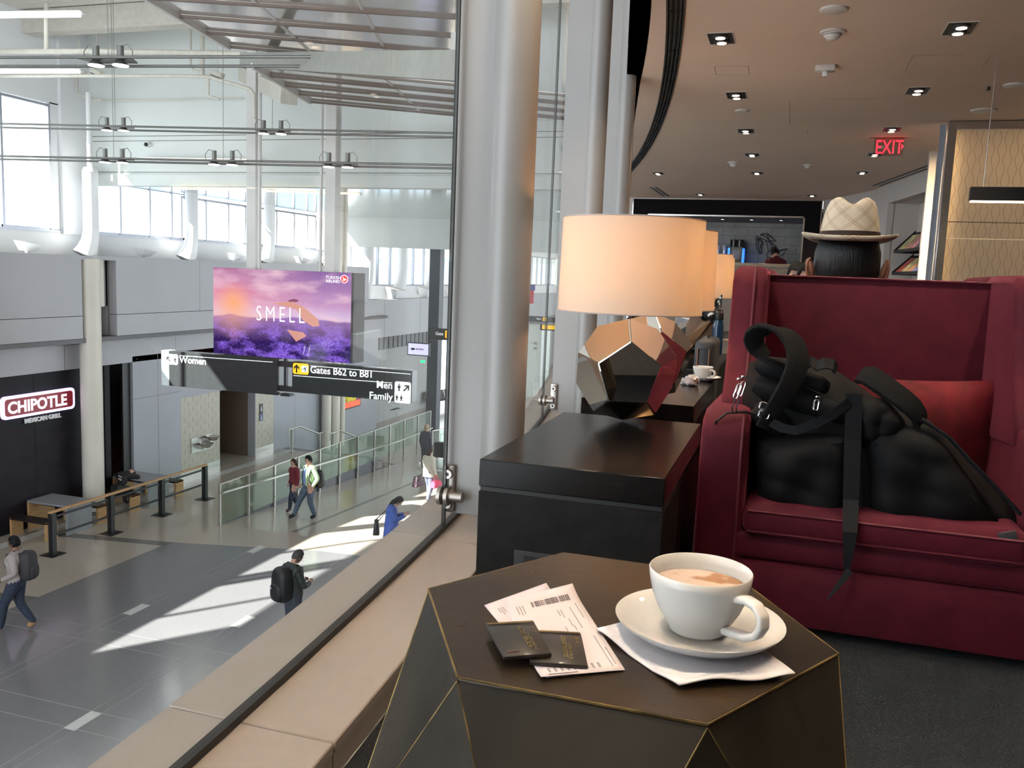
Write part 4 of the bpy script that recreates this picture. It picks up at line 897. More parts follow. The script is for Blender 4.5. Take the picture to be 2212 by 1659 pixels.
# coffee machine
mY = 21.0; ma, mb_ = at(1572, 517, y=mY), at(1609, 590, y=mY); mx0, mx1 = at(1572,560,y=mY).x, at(1606,560,y=mY).x; zt = ma.z
t = thing('coffee_machine', 'black coffee machine with blue lit sides and bean hoppers', 'coffee machine', ((mx0+mx1)/2, mY+.2, .92))
MB().box(mx0+.02, mx1-.02, mY, mY+.4, .92, zt-.17).build('body', M_black, t, bevel=.01)
for x in (mx0, mx1-.03): MB().box(x-.01, x+.035, mY-.01, mY+.3, .98, zt-.2).build('light_panel', emis('machine_blue', (.03,.22,1), .9), t)
for k in range(2): 
    xx = mx0+.04+(mx1-mx0-.08)*(.25+.5*k); hh = MB().cyl((xx,mY+.15,zt-.17),(xx,mY+.15,zt-.02),.085,n=20).build('bean_hopper', mat('smoked_plastic', (.03,.025,.025), .1), t, smooth=40); MB().cyl((xx,mY+.15,zt-.02),(xx,mY+.15,zt),.09,n=20).build('hopper_lid', M_black, hh, smooth=40)
MB().box(mx0+.08, mx1-.1, mY-.012, mY, zt-.45, zt-.25).build('display', mat('machine_display', (.05,.05,.08), .1), t)
MB().box(mx0+.06, mx1-.06, mY-.12, mY, 1.0, 1.04).build('drip_tray', M_chrome, t)
for k, px in enumerate((1551, 1564)):
    c_ = at(px, 535, y=21.15); t = thing('coffee_glass', ('left','right')[k]+' glass cup stacked beside the coffee machine', 'glass', (c_.x, 21.15, .92))
    MB().lathe([(.035,-.09),(.05,0),(.052,.05),(.045,.05),(.03,-.085)], c_, n=16, cap0=True).build('bowl', mat('bright_glassware', (.7,.65,.55), .1), t, smooth=50)
    MB().cyl((c_.x,21.15,.92),(c_.x,21.15,c_.z-.09),.04,n=12).build('stand', M_chrome, t)
# wire horse sculpture on the wall
def hz_(x, y): return at(1350+x/5.144, 380+y/5.144, y=21.42)
t = thing('horse_sculpture', 'black wire sculpture of a rearing horse on the bar wall', 'sculpture', hz_(1600, 900))
for pth in ([(1455,715),(1450,680),(1465,660),(1480,680),(1470,720)], [(1460,700),(1450,760),(1470,830),(1500,872),(1522,852),(1512,800),(1535,750),(1500,700),(1470,715)], [(1495,705),(1472,760),(1490,830),(1508,862)], [(1500,700),(1520,740),(1500,800)],
            [(1500,655),(1540,640),(1585,645),(1640,695),(1678,728),(1600,715),(1540,660),(1500,655)], [(1470,700),(1510,690),(1560,720),(1585,780),(1592,840),(1570,880),(1580,910),(1600,900)], [(1580,650),(1600,720),(1680,790)], [(1560,720),(1610,740),(1640,800),(1660,830)],
            [(1720,825),(1800,808),(1740,892),(1715,880)], [(1700,850),(1760,820),(1800,808)], [(1600,840),(1660,790),(1720,830)]):
    MB().tube([hz_(*q) + Vector((0, .0, 0)) for q in pth], .009, n=6).build('wire', M_black, t, smooth=60)

# ================================================================ MAGAZINE RACKS IN THE NICHE
mc = [(.55,.10,.08),(.12,.18,.45),(.75,.62,.30),(.70,.70,.68),(.30,.42,.16),(.08,.08,.10),(.62,.34,.20),(.40,.55,.65),(.75,.30,.34)]
cn = ['red','navy','yellow','white','green','black','tan','pale blue','pink']
def rack(py0, py1, label, which, order):
    z0 = wpt(1975, py1).z; z1 = wpt(1975, py0).z; u0, u1 = ua+.05, ub-.25
    t = thing('magazine_rack', label, 'rack', A+D*((u0+u1)/2)+N*.3+Vector((0,0,z0)), 'black magazine racks in the niche')
    def P(u, d, z): return A+D*u+N*d+Vector((0,0,z))
    MB().slab([P(u0,.12,z0),P(u1,.12,z0),P(u1,.42,z1),P(u0,.42,z1)], (0,0,.015)).build('back_board', M_black, t)
    MB().slab([P(u0,.10,z0),P(u1,.10,z0),P(u1,.10,z0+.05),P(u0,.10,z0+.05)], N*.012).build('lip', M_black, t)
    for u in (u0, u1): MB().slab([P(u,.10,z0),P(u,.10,z0+.05),P(u,.42,z1+.05),P(u,.42,z1),P(u,.5,z1),P(u,.5,z0)], D*.012).build('side', M_black, t)
    n_ = 6; w_ = (u1-u0-.04)/n_
    for k in range(n_):
        a = u0+.02+k*w_; ci = order[k]; lift = .018
        q = [P(a+.01,.125,z0+.02),P(a+w_-.005,.125,z0+.02),P(a+w_-.005,.125+.24,z0+.02+(z1-z0)*.8),P(a+.01,.125+.24,z0+.02+(z1-z0)*.8)]
        g = MB().slab(q, Vector((0,0,.012))).build('magazine', mat('magazine_'+cn[ci].replace(' ','_'), mc[ci], .35, var=.5, scale=14))
        tag(g, '%s magazine cover standing in the %s rack of the niche' % (cn[ci], which), 'magazine', 'magazines in the %s rack' % which)
rack(492, 540, 'upper black magazine rack in the wall niche', 'upper', (4,3,5,8,6,2)); rack(547, 592, 'lower black magazine rack in the wall niche', 'lower', (7,5,1,6,2,0))

# ================================================================ THINGS ON THE FARTHER TABLES
p = at(1521, 822, z=.5)
def cpy(root, loc, lb): return dup(root, loc, 0, lb)
cpy(sau, (p.x, p.y, .5), 'white saucer on the second black end table'); cpy(cup, (p.x-.01, p.y+.01, .5075), 'white cup on the second black end table')
rr = random.Random(5); mb = MB(); c_ = at(1490, 832, z=.5)
mb.ball((c_.x, c_.y, .52), .045, .04, .022, n=12, m=8); mb.v = [(v[0]+rr.uniform(-.008,.008), v[1]+rr.uniform(-.008,.008), max(.501, v[2]+rr.uniform(-.01,.012))) for v in mb.v]
tag(mb.build('crumpled_napkin', M_nap, smooth=20), 'crumpled paper napkin beside the cup on the second end table', 'napkin')
c_ = at(1546, 766, z=.5); bx, by = c_.x, c_.y+.05
t = thing('water_bottle', 'translucent dark blue water bottle with a black cap', 'bottle', (bx, by, .5))
s_ = at(1546, 668, y=by).z-.5
MB().lathe([(.0,0),(.036,.0),(.038,.01),(.038,s_*.62),(.034,s_*.7),(.03,s_*.76)], (bx,by,.5), n=24).build('body', mat('blue_bottle_plastic', (.01,.035,.085), .12, coat=.3), t, smooth=50)
MB().cyl((bx,by,.5+s_*.76),(bx,by,.5+s_*.93),.033,n=20).build('cap', M_black, t, bevel=.004); MB().tube([(bx-.025,by,.5+s_*.9),(bx-.02,by,.5+s_),(bx+.02,by,.5+s_),(bx+.025,by,.5+s_*.9)],.006,n=6).build('carry_loop', M_black, t)
# brown handbag with patterned scarf
hy = 6.28; t = thing('handbag', 'brown leather handbag with a broad tan strap behind the lamps', 'handbag', (at(1515,745,y=hy).x, hy, .5))
M_lea = mat('brown_leather', (.16,.075,.03), .45, var=.15, scale=6, bump=.2)
O2 = [at(px, py, y=hy) for px, py in ((1478,748),(1482,700),(1500,668),(1530,672),(1548,700),(1552,748))]; O2 = [Vector((v.x, v.y, max(v.z, .5))) for v in O2]
MB().slab(O2, (0,.14,0)).build('body', M_lea, t, bevel=.02, seg=3)
MB().ribbon([at(1486,748,y=hy-.02), at(1505,722,y=hy-.03), at(1530,690,y=hy-.03), at(1550,672,y=hy-.02)], (.6,0,.6), .05, .006).build('strap', mat('tan_strap', (.25,.13,.06), .5), t)
m, nt, b = nmat('black_white_pattern'); n = nt.nodes; L = nt.links; tc_ = n.new('ShaderNodeTexCoord'); vo = n.new('ShaderNodeTexVoronoi'); vo.inputs['Scale'].default_value = 28; rp = n.new('ShaderNodeValToRGB'); rp.color_ramp.interpolation = 'CONSTANT'
rp.color_ramp.elements[0].color = (.75,.75,.72,1); rp.color_ramp.elements[1].position = .32; rp.color_ramp.elements[1].color = (.012,.012,.014,1); L.new(tc_.outputs['Object'], vo.inputs['Vector']); L.new(vo.outputs['Distance'], rp.inputs['Fac']); L.new(rp.outputs['Color'], b.inputs['Base Color'])
mb = MB(); q0, q1, q2, q3 = [at(px, py, y=hy-.06) for px, py in ((1500,672),(1560,640),(1556,706),(1520,690))]
mb.grid(lambda u, v: (q0*((1-u)*(1-v))+q1*(u*(1-v))+q2*(u*v)+q3*((1-u)*v)) + Vector((0, .03*math.sin(9*u)+.02*math.sin(7*v), .015*math.sin(8*u+5*v))), 10, 10)
o = mb.build('scarf', m, smooth=70); sm = o.modifiers.new('thickness', 'SOLIDIFY'); sm.thickness = .006; tag(o, 'black and white patterned scarf draped over the brown handbag', 'scarf')
sy = 5.0; q0, q1 = at(1497, 800, y=sy), at(1534, 735, y=sy)
t = thing('suitcase', 'dark grey upright suitcase between the end tables', 'suitcase', ((q0.x+q1.x)/2, sy+.2, 0))
MB().box(q0.x, q1.x+.03, sy, sy+.4, .05, q1.z).build('shell', mat('suitcase_grey', (.035,.037,.042), .45), t, bevel=.03, seg=3)
MB().tube([(q0.x+.02,sy-.004,.1),(q0.x+.02,sy-.004,q1.z-.05),(q1.x,sy-.004,q1.z-.05),(q1.x,sy-.004,.1)], .006, n=6).build('zip_track', M_lea, t)
for (a, b_) in ((q0.x+.03,sy+.05),(q1.x,sy+.05),(q0.x+.03,sy+.35),(q1.x,sy+.35)): MB().cyl((a-.015,b_,.03),(a+.015,b_,.03),.03,n=12).build('wheel', M_black, t)
MB().box(q0.x+.05, q1.x-.02, sy+.18, sy+.22, q1.z, q1.z+.02).build('top_handle', M_black, t, bevel=.006)
for k, (px, py, h_) in enumerate(((1572,741,14),(1571,764,18))):
    a = at(px, py, y=6.35); t = thing('paper_cup', ('upper','lower')[k]+' pale paper cup by the red chair wing', 'cup', (a.x, 6.35, a.z))
    zz = .5 if k else a.z
    MB().lathe([(0,0),(.03,0),(.038,.09),(.034,.09),(.027,.005),(0,.005)], (a.x-.01, 6.35, .5 if k == 0 else .5) if False else (a.x-.01, 6.30+.1*(1-k), .5), n=20).build('body', mat('paper_cup_white', (.62,.55,.48), .7), t, smooth=50)
    MB().lathe([(.039,.088),(.039,.096),(0,.098)], (a.x-.01, 6.30+.1*(1-k), .5), n=20).build('lid', M_plast, t, smooth=50)
# ================================================================ CONCOURSE: BOX ADDED BEHIND THE SHOPS TO STOP SUN LEAKS
struct(MB().box(-21.4, -21.2, -8, 36, ZC, 1.0).box(-21.3, -19.3, -8, 36, .8, 1.0).box(-21.4, -17.9, -8.2, -8, ZC, 1.0).build('wall_sun_block', M_dark), 'unseen dark box behind the shops that keeps the sun out')
# ---------------------------------------------------------------- columns
p = at(199, 900, x=-17.42)
t = thing('concourse_column', 'tall cream column in front of the black storefront', 'column', (-17.42, p.y, ZC))
MB().cyl((-17.42,p.y,ZC),(-17.42,p.y,.95), .27, n=32, caps=False).build('shaft', M_cream, t, smooth=60)
MB().cyl((-17.42,p.y,ZC),(-17.42,p.y,ZC+.12), .285, n=32).build('base_ring', M_strip, t, smooth=60)
for dy in (-.42, .42): MB().box(-17.72, -17.45, p.y+dy-.13, p.y+dy+.13, -.3, .93).build('capital_box', M_cream, t)
NTH = ['leftmost','second','third','fourth']
for k, y in enumerate((19.65, 23.9, 28.3, 32.7)):
    t = thing('clerestory_column', NTH[k]+' round white column standing before the clerestory windows', 'column', (-18.5, y, 1.03), 'white clerestory columns')
    top = 3.3 if k == 0 else 3.15
    MB().tube([(-18.5,y,top),(-18.5,y,2.4),(-18.5,y,1.75),(-18.52,y-.03,1.45),(-18.56,y-.09,1.2),(-18.6,y-.16,1.03)], [.20,.20,.20,.22,.27,.33], n=24).build('shaft', M_white, t, smooth=60)
    if k == 0:
        MB().cyl((-18.5,y,top),(-18.5,y,5.4), .07, n=14).build('upper_post', M_white, t, smooth=60); MB().cyl((-18.5,y,3.3),(-18.5,y,3.42),.21,.16,n=20).build('cap', M_white, t, smooth=60)
for k, (px, py) in enumerate(((62,533),(313,546),(507,557),(652,566))):
    p = at(px, py, x=-18.0); y = p.y
    t = thing('uplight', NTH[k]+' white wedge shaped uplight on the bulkhead shelf', 'uplight', (-18.0, y, 1.03), 'wedge uplights on the shelf')
    MB().add([(-18.2,y-.26,1.34),(-17.8,y-.26,1.30),(-17.8,y+.30,1.22),(-18.2,y+.30,1.27),(-18.1,y-.2,1.10),(-17.9,y-.2,1.10),(-17.9,y+.1,1.08),(-18.1,y+.1,1.08)], [(0,1,2,3),(4,7,6,5),(0,4,5,1),(1,5,6,2),(2,6,7,3),(3,7,4,0)]).build('reflector', M_white, t)
    MB().cyl((-18,y-.05,1.03),(-18,y-.05,1.1),.05,n=12).build('stem', M_white, t)
for k, y in enumerate((36.5, 40.2, 44.0, 48.2)):
    t = thing('far_column', NTH[k]+' flared white column of the far hall windows', 'column', (-18.6, y, -.4), 'white far hall columns')
    MB().tube([(-18.6,y,3.0),(-18.6,y,.9),(-18.62,y-.05,.4),(-18.7,y-.2,-.1),(-18.8,y-.35,-.45)], [.24,.24,.26,.32,.42], n=20).build('shaft', M_white, t, smooth=60)
    MB().add([(-18.3,y+1.2,.15),(-17.7,y+1.2,.0),(-17.7,y+2.4,-.02),(-18.3,y+2.4,.15),(-18.2,y+1.3,-.4),(-17.8,y+1.3,-.4),(-17.8,y+2.2,-.4),(-18.2,y+2.2,-.4)], [(0,1,2,3),(4,7,6,5),(0,4,5,1),(1,5,6,2),(2,6,7,3),(3,7,4,0)]).build('wedge_uplight', M_white, t)
# skyline outside
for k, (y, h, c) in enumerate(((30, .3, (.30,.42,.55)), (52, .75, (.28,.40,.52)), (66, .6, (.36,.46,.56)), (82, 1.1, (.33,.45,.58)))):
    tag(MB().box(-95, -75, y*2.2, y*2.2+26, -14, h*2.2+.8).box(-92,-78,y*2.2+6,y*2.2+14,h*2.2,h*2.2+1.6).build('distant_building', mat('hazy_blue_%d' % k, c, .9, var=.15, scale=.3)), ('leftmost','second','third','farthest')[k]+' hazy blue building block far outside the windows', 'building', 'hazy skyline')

# ---------------------------------------------------------------- storefront lettering
SX = WX+.03
t = thing('restaurant_sign', 'red lozenge restaurant sign with a glowing white outline', 'sign', (SX, 17.1, -2.7))
def rrect(y0, y1, z0, z1, r, x, n_=6):
    pts = []
    for cy, cz, a0 in ((y1-r, z1-r, 0), (y0+r, z1-r, PI/2), (y0+r, z0+r, PI), (y1-r, z0+r, 3*PI/2)):
        for k in range(n_+1): a = a0+PI/2*k/n_; pts.append((x, cy+r*math.cos(a), cz+r*math.sin(a)))
    return pts
MB().slab(rrect(15.98, 18.22, -2.985, -2.425, .11, SX), (.06,0,0)).build('glow_border', emis('sign_glow', (.80,.62,1.0), 1.5), t)
MB().slab(rrect(16.06, 18.14, -2.915, -2.495, .08, SX+.06), (.015,0,0)).build('red_field', emis('sign_red', (.20,.008,.018), .5), t)
M_sgw = emis('sign_white', (1,.86,.95), .95)
text('CHIPOTLE', .40, (SX+.078, 16.12, -2.845), (PI/2,0,PI/2), M_sgw, t, 'letters', .004, sx=.985, bold=.012)
text('MEXICAN GRILL', .155, (SX+.02, 16.66, -3.16), (PI/2,0,PI/2), emis('sign_grey', (.55,.55,.55), .3), t, 'letters', .02, sx=1.0, bold=.004)
t = thing('restaurant_sign', 'edge of a second glowing sign cut off at the picture border', 'sign', (SX, 15.3, -2.7))
MB().slab(rrect(14.5, 15.90, -2.985, -2.425, .11, SX), (.06,0,0)).build('glow_border', MATS['sign_glow'], t); MB().slab(rrect(14.58, 15.82, -2.915, -2.495, .08, SX+.06), (.015,0,0)).build('blue_field', emis('sign_navy', (.02,.01,.10), .5), t)

# ---------------------------------------------------------------- tables, benches, railing
M_gtop = mat('grey_laminate', (.26,.27,.29), .35, var=.05)
def food_table(y0, label):
    t = thing('food_court_table', label, 'table', (-17.2, y0+.4, ZC), 'grey food court tables')
    MB().box(-17.8, -16.55, y0, y0+.8, ZC+.70, ZC+.75).build('table_top', M_gtop, t, bevel=.004, seg=1)
    MB().box(-16.6, -16.55, y0, y0+.8, ZC, ZC+.70).build('end_panel', M_gtop, t); MB().box(-17.8, -17.74, y0, y0+.8, ZC, ZC+.70).build('end_panel', M_wood, t)
    MB().box(-17.7, -16.62, y0+.36, y0+.44, ZC+.55, ZC+.70).build('apron', M_black, t)
def bench(y0, label):
    t = thing('bench', label, 'bench', (-17.2, y0, ZC), 'oak and black benches')
    MB().box(-17.75, -16.62, y0-.17, y0+.17, ZC+.41, ZC+.46).build('seat', M_black, t, bevel=.006, seg=1)
    for x in (-16.68, -17.75): MB().box(x, x+.06, y0-.17, y0+.17, ZC, ZC+.46).build('end_panel', M_wood, t)
food_table(16.6, 'grey food court table nearest the walking man'); food_table(19.5, 'grey food court table where a person rests')
bench(16.2, 'black topped bench at the near side of the first table'); bench(17.85, 'black topped bench between the first table and the column'); bench(19.05, 'black topped bench under the resting person'); bench(20.85, 'black topped bench at the far end of the railing')
RX = -15.77; PYs = [15.38, 17.2, 19.05, 20.88]; RZ = at(105, 1108, x=RX).z
t = thing('guard_rail', 'black steel railing with an oak handrail before the tables', 'railing', (RX, 18.1, ZC))
for y in PYs:
    po = MB().box(RX-.06, RX+.06, y-.06, y+.06, ZC+.012, RZ-.03).build('post', M_black, t); MB().box(RX-.2, RX+.2, y-.2, y+.2, ZC, ZC+.012).build('base_plate', M_black, po)
MB().box(RX-.05, RX+.05, PYs[0]-.08, PYs[-1]+.08, RZ-.03, RZ+.02).build('handrail', M_wood, t, bevel=.012)
for a, b_ in zip(PYs[:-1], PYs[1:]):
    for z in (RZ-.13, RZ-.56): MB().box(RX-.018, RX+.018, a+.1, b_-.1, z-.022, z+.022).build('frame_bar', M_black, t)
    for y in (a+.1, b_-.1): MB().box(RX-.018, RX+.018, y-.022, y+.022, RZ-.58, RZ-.11).build('frame_bar', M_black, t)
    for y in (a+.07, b_-.07): MB().box(RX-.012, RX+.012, y-.05, y+.05, RZ-.36, RZ-.33).build('bracket', M_black, t)

# ---------------------------------------------------------------- drinking fountain, door plates
fx = WX+.102; y0, y1 = at(412,960,x=fx).y, at(457,960,x=fx).y; z0, z1 = at(412,980,x=fx).z, at(440,940,x=fx).z
t = thing('drinking_fountain', 'stainless steel drinking fountain with two basins on the tiled wall', 'drinking fountain', (fx, (y0+y1)/2, z0))
MB().box(fx, fx+.03, y0, y1, z0, z1).build('back_plate', M_chrome, t, bevel=.004, seg=1)
for k, (yy_, zz_) in enumerate((((y0+y1)/2-.05, z0+.28), ((y0+y1)/2+.28, z0+.46))):
    b_ = MB().lathe([(.02,-.16),(.12,-.13),(.2,-.02),(.22,.0),(.2,.005),(.08,-.03),(0,-.035)], (fx+.24, yy_, zz_), n=24).build('basin', M_chrome, t, smooth=50)
    MB().tube([(fx+.1,yy_-.12,zz_),(fx+.1,yy_-.12,zz_+.07),(fx+.14,yy_-.08,zz_+.09)], .012, n=8).build('spout', M_chrome, b_); MB().box(fx, fx+.2, yy_-.1, yy_+.1, zz_-.2, zz_-.06).build('housing', M_chrome, b_)
for k, (pa, pb, c_, lb) in enumerate((((560,873),(566,893),(.02,.02,.022),'small black restroom plate on the tiled pier'), ((560,895),(566,908),(.02,.05,.16),'small blue restroom plate under the black one'))):
    a, b_ = at(*pa, x=fx), at(*pb, x=fx); t = thing('door_plate', lb, 'sign', (fx, a.y, b_.z))
    MB().box(fx, fx+.02, a.y, a.y+.2, b_.z, a.z).build('plate', mat('plate_%d' % k, c_, .4), t)
    cy_ = a.y+.1; cz_ = (a.z+b_.z)/2; MB().ball((fx+.02, cy_, cz_+.07), .002, .022, .022, n=10, m=6).build('figure_head', M_white, t); MB().slab([(fx+.02,cy_-.03,cz_-.09),(fx+.02,cy_+.03,cz_-.09),(fx+.02,cy_+.018,cz_+.04),(fx+.02,cy_-.018,cz_+.04)], (.003,0,0)).build('figure_body', M_white, t)

# ---------------------------------------------------------------- glass balustrade, handrails, tubes, poster
M_rails = mat('satin_rail_steel', (.55,.54,.50), .3, .85, var=.04)
t = thing('glass_balustrade', 'glass balustrade with steel posts along the ramp', 'railing', (-13.86, 24.5, ZC))
BX = -13.78; yb = [18.87+1.27*k for k in range(0, 12)]; GT = -4.76
for k, y in enumerate(yb):
    zb = fz(y)
    po = MB().box(BX-.03, BX+.03, y-.05, y+.0, zb, GT+.03).build('post', M_rails, t); MB().box(BX+.03, BX+.09, y-.03, y, zb+.86, zb+.89).build('rail_bracket', M_rails, po)
    MB().cyl((BX+.03,y-.025,zb+.3),(BX+.06,y-.025,zb+.3),.02,n=8).build('glass_stud', M_rails, po)
    if k < len(yb)-1:
        y2 = yb[k+1]; z2 = fz(y2)
        MB().slab([(BX-.012,y+.05,ZC+.02),(BX-.012,y2-.1,ZC+.02),(BX-.012,y2-.1,GT),(BX-.012,y+.05,GT)], (.016,0,0)).build('glass_panel', GLASS_G, t)
        MB().beam((BX, y, GT+.02), (BX, y2, GT+.02), .03, .02).build('top_cap', M_rails, t)
        MB().beam((BX+.1, y, zb+.9), (BX+.1, y2, z2+.9), .04, .04).build('handrail', M_rails, t)
t = thing('glass_balustrade', 'short return of glass balustrade at the far end of the ramp', 'railing', (-12.5, 30.6, ZL))
for k in range(6):
    y = 31.2+k*1.1; MB().box(-13.0+k*.35-.03, -13.0+k*.35+.03, y-.03, y+.03, ZL, ZL+1.1).build('post', M_rails, t)
    if k < 5: MB().slab([(-13.0+k*.35,y+.06,ZL+.1),(-13.0+(k+1)*.35,y+1.04,ZL+.1),(-13.0+(k+1)*.35,y+1.04,ZL+1.05),(-13.0+k*.35,y+.06,ZL+1.05)], (.015,0,0)).build('glass_panel', GLASS_G, t); MB().beam((-13+k*.35,y,ZL+1.1),(-13+(k+1)*.35,y+1.1,ZL+1.1),.04,.04).build('handrail', M_rails, t)
for k, (x, lb) in enumerate(((-17.0, 'steel stair handrail next to the pale wall'), (-15.3, 'steel stair handrail in the middle of the steps'))):
    t = thing('stair_handrail', lb, 'handrail', (x, 28.5, ZC))
    za, zb = ZC+.92, ZL+.92
    MB().tube([(x,27.3,za-.25),(x,27.3,za),(x,28.0,za),(x,29.4,zb),(x,29.9,zb),(x,29.9,zb-.3)], .03, n=8).build('rail', M_rails, t, smooth=50)
    MB().cyl((x,27.5,ZC),(x,27.5,za),.045,n=10).build('post', M_rails, t); MB().cyl((x,29.5,ZL),(x,29.5,zb),.045,n=10).build('post', M_rails, t)
for k, (pa, pb) in enumerate(((696,714),(715,733),(734,744))):
    y = 30.9+.4*k; a, b_ = at(pa, 920, y=y).x, at(pb, 920, y=y).x
    tag(MB().cyl(((a+b_)/2,y,ZL),((a+b_)/2,y,3.15),(b_-a)/2,n=24,caps=False).build('round_pillar', M_cream, smooth=60), NTH[k]+' cream pillar of the cluster behind the direction signs', 'pillar', 'cluster of cream pillars')
px_ = WX+.1
a, b_ = at(742, 868, x=px_), at(776, 893, x=px_)
t = thing('poster', 'lit red and yellow poster on the wall below the men sign', 'poster', (px_, a.y, b_.z))
MB().box(px_, px_+.06, a.y-1.0, b_.y, -5.05, -3.4).build('frame', M_black, t); MB().box(px_+.06, px_+.065, a.y-.95, b_.y-.05, -5.0, -4.75).build('orange_band', emis('poster_orange', (.75,.10,.04), .8), t)
m, nt, b = nmat('poster_flowers'); n = nt.nodes; L = nt.links; tc_ = n.new('ShaderNodeTexCoord'); vo = n.new('ShaderNodeTexVoronoi'); vo.inputs['Scale'].default_value = 7; rp = n.new('ShaderNodeValToRGB'); rp.color_ramp.elements[0].color = (.8,.65,.03,1); rp.color_ramp.elements[1].color = (.12,.10,.01,1)
L.new(tc_.outputs['Object'], vo.inputs['Vector']); L.new(vo.outputs['Distance'], rp.inputs['Fac']); L.new(rp.outputs['Color'], b.inputs['Base Color']); L.new(rp.outputs['Color'], b.inputs['Emission Color']); b.inputs['Emission Strength'].default_value = .6
MB().box(px_+.06, px_+.065, a.y-.95, b_.y-.45, -4.74, -3.45).build('flower_picture', m, t); MB().box(px_+.06, px_+.065, b_.y-.44, b_.y-.05, -4.74, -3.45).build('plum_panel', emis('poster_plum', (.13,.01,.05), .6), t)

# ---------------------------------------------------------------- TV wall and direction signs at y = 18
TY = 18.0
def sgn(px, py): return at(px, py, y=TY)
t = thing('video_screen', 'big hanging video screen showing a lavender field at sunset', 'screen', (-11.5, TY, -1.2))
SX0, SX1, SZ0, SZ1 = -13.32, -9.60, -1.21, .87; SW, SHh = SX1-SX0, SZ1-SZ0
MB().box(SX0-.0, SX1+.06, TY+.005, TY+.55, SZ0, SZ1).build('cabinet', M_dark, t)
m, nt, b = nmat('lavender_sunset_picture'); n = nt.nodes; L = nt.links; n.remove(b)
tc_ = n.new('ShaderNodeTexCoord'); sp = n.new('ShaderNodeSeparateXYZ'); L.new(tc_.outputs['Object'], sp.inputs[0])
U_ = mth('DIVIDE', mth('SUBTRACT', sp.outputs['X'], SX0), SW); V_ = mth('DIVIDE', mth('SUBTRACT', sp.outputs['Z'], SZ0), SHh)
def ramp(fac, stops, interp='LINEAR'):
    r_ = n.new('ShaderNodeValToRGB'); r_.color_ramp.interpolation = interp; el = r_.color_ramp.elements
    while len(el) < len(stops): el.new(.5)
    for e_, (p_, c_) in zip(el, stops): e_.position = p_; e_.color = (*c_, 1)
    L.new(fac, r_.inputs['Fac']); return r_.outputs['Color']
def mixc_(f, a, b_, mode='MIX'):
    q = n.new('ShaderNodeMix'); q.data_type = 'RGBA'; q.blend_type = mode
    if isinstance(f, (int, float)): q.inputs['Factor'].default_value = f
    else: L.new(f, q.inputs['Factor'])
    for nm, v in (('A', a), ('B', b_)):
        if isinstance(v, tuple): q.inputs[nm].default_value = (*v, 1)
        else: L.new(v, q.inputs[nm])
    return q.outputs['Result']
def noise(sc, det=3, vec=None, sx=1, sz=1):
    mp = n.new('ShaderNodeMapping'); mp.inputs['Scale'].default_value = (sx, 1, sz); L.new(tc_.outputs['Object'], mp.inputs['Vector'])
    q = n.new('ShaderNodeTexNoise'); q.inputs['Scale'].default_value = sc; q.inputs['Detail'].default_value = det; L.new(mp.outputs['Vector'], q.inputs['Vector']); return q.outputs['Fac']
sky_l = ramp(V_, [(.50,(.80,.52,.66)),(.58,(.82,.42,.52)),(.75,(.74,.25,.36)),(.9,(.60,.28,.44)),(1.0,(.44,.16,.32))]); sky_r = ramp(V_, [(.50,(.68,.50,.74)),(.60,(.60,.34,.58)),(.8,(.36,.17,.42)),(1.0,(.22,.10,.34))])
sky = mixc_(ramp(U_, [(.15,(0,0,0)),(.8,(1,1,1))]), sky_l, sky_r); sky = mixc_(ramp(noise(2.2, 5, sx=.5, sz=1.6), [(.48,(0,0,0)),(.72,(.75,.75,.75))]), sky, (.85,.55,.66))
du_ = mth('SUBTRACT', U_, .155); dv_ = mth('MULTIPLY', mth('SUBTRACT', V_, .60), .62); rad = mth('SQRT', mth('ADD', mth('MULTIPLY', du_, du_), mth('MULTIPLY', dv_, dv_)))
sky = mixc_(ramp(rad, [(.0,(1,1,1)),(.035,(.7,.7,.7)),(.15,(0,0,0))]), sky, (1.0,.42,.18))
vor = n.new('ShaderNodeTexVoronoi'); vor.inputs['Scale'].default_value = 26; L.new(tc_.outputs['Object'], vor.inputs['Vector'])
fld = ramp(vor.outputs['Distance'], [(.0,(.42,.27,.88)),(.5,(.20,.09,.60)),(1.0,(.07,.03,.24))]); rows = ramp(noise(1.7, 2, sx=1, sz=2.4), [(.40,(.03,.015,.06)),(.56,(1,1,1))]); fld = mixc_(.85, fld, rows, 'MULTIPLY')
fld = mixc_(ramp(V_, [(.18,(0,0,0)),(.50,(1,1,1))]), fld, (.34,.18,.44))
img = mixc_(ramp(mth('ADD', V_, mth('MULTIPLY', noise(1.6, 1, sz=0), .10)), [(.500,(0,0,0)),(.520,(1,1,1))]), fld, sky)
img = mixc_(ramp(mth('ADD', mth('ABSOLUTE', du_), mth('ABSOLUTE', mth('SUBTRACT', V_, .44))), [(.0,(.5,.5,.5)),(.32,(0,0,0))]), img, (.95,.42,.22))
em = n.new('ShaderNodeEmission'); em.inputs['Strength'].default_value = 1.2; L.new(img, em.inputs['Color']); L.new(em.outputs[0], n['Material Output'].inputs[0])
MB().box(SX0, SX1, TY-.004, TY+.004, SZ0, SZ1).build('picture', m, t)
M_path = emis('picture_sand_path', (.50,.22,.17), .7)
def onscr(px, py, d=.006): q = sgn(px, py); return (q.x, TY-d, q.z)
for pts in ([(588,655),(628,651),(655,662),(688,690),(690,704),(676,706),(655,692),(640,668),(610,660)], [(620,712),(655,718),(662,726),(640,738)]): MB().slab([onscr(*q) for q in pts], (0,.002,0)).build('sand_path', M_path, t)
for q in ((636,649,9,3),(627,650,4,2)): MB().ball(onscr(q[0], q[1], .006), q[2]*.0125, .002, q[3]*.0125, n=12, m=6).build('tree_shape', emis('picture_tree', (.22,.05,.10), .5), t)
M_scw = emis('picture_white', (1,.90,1), .9)
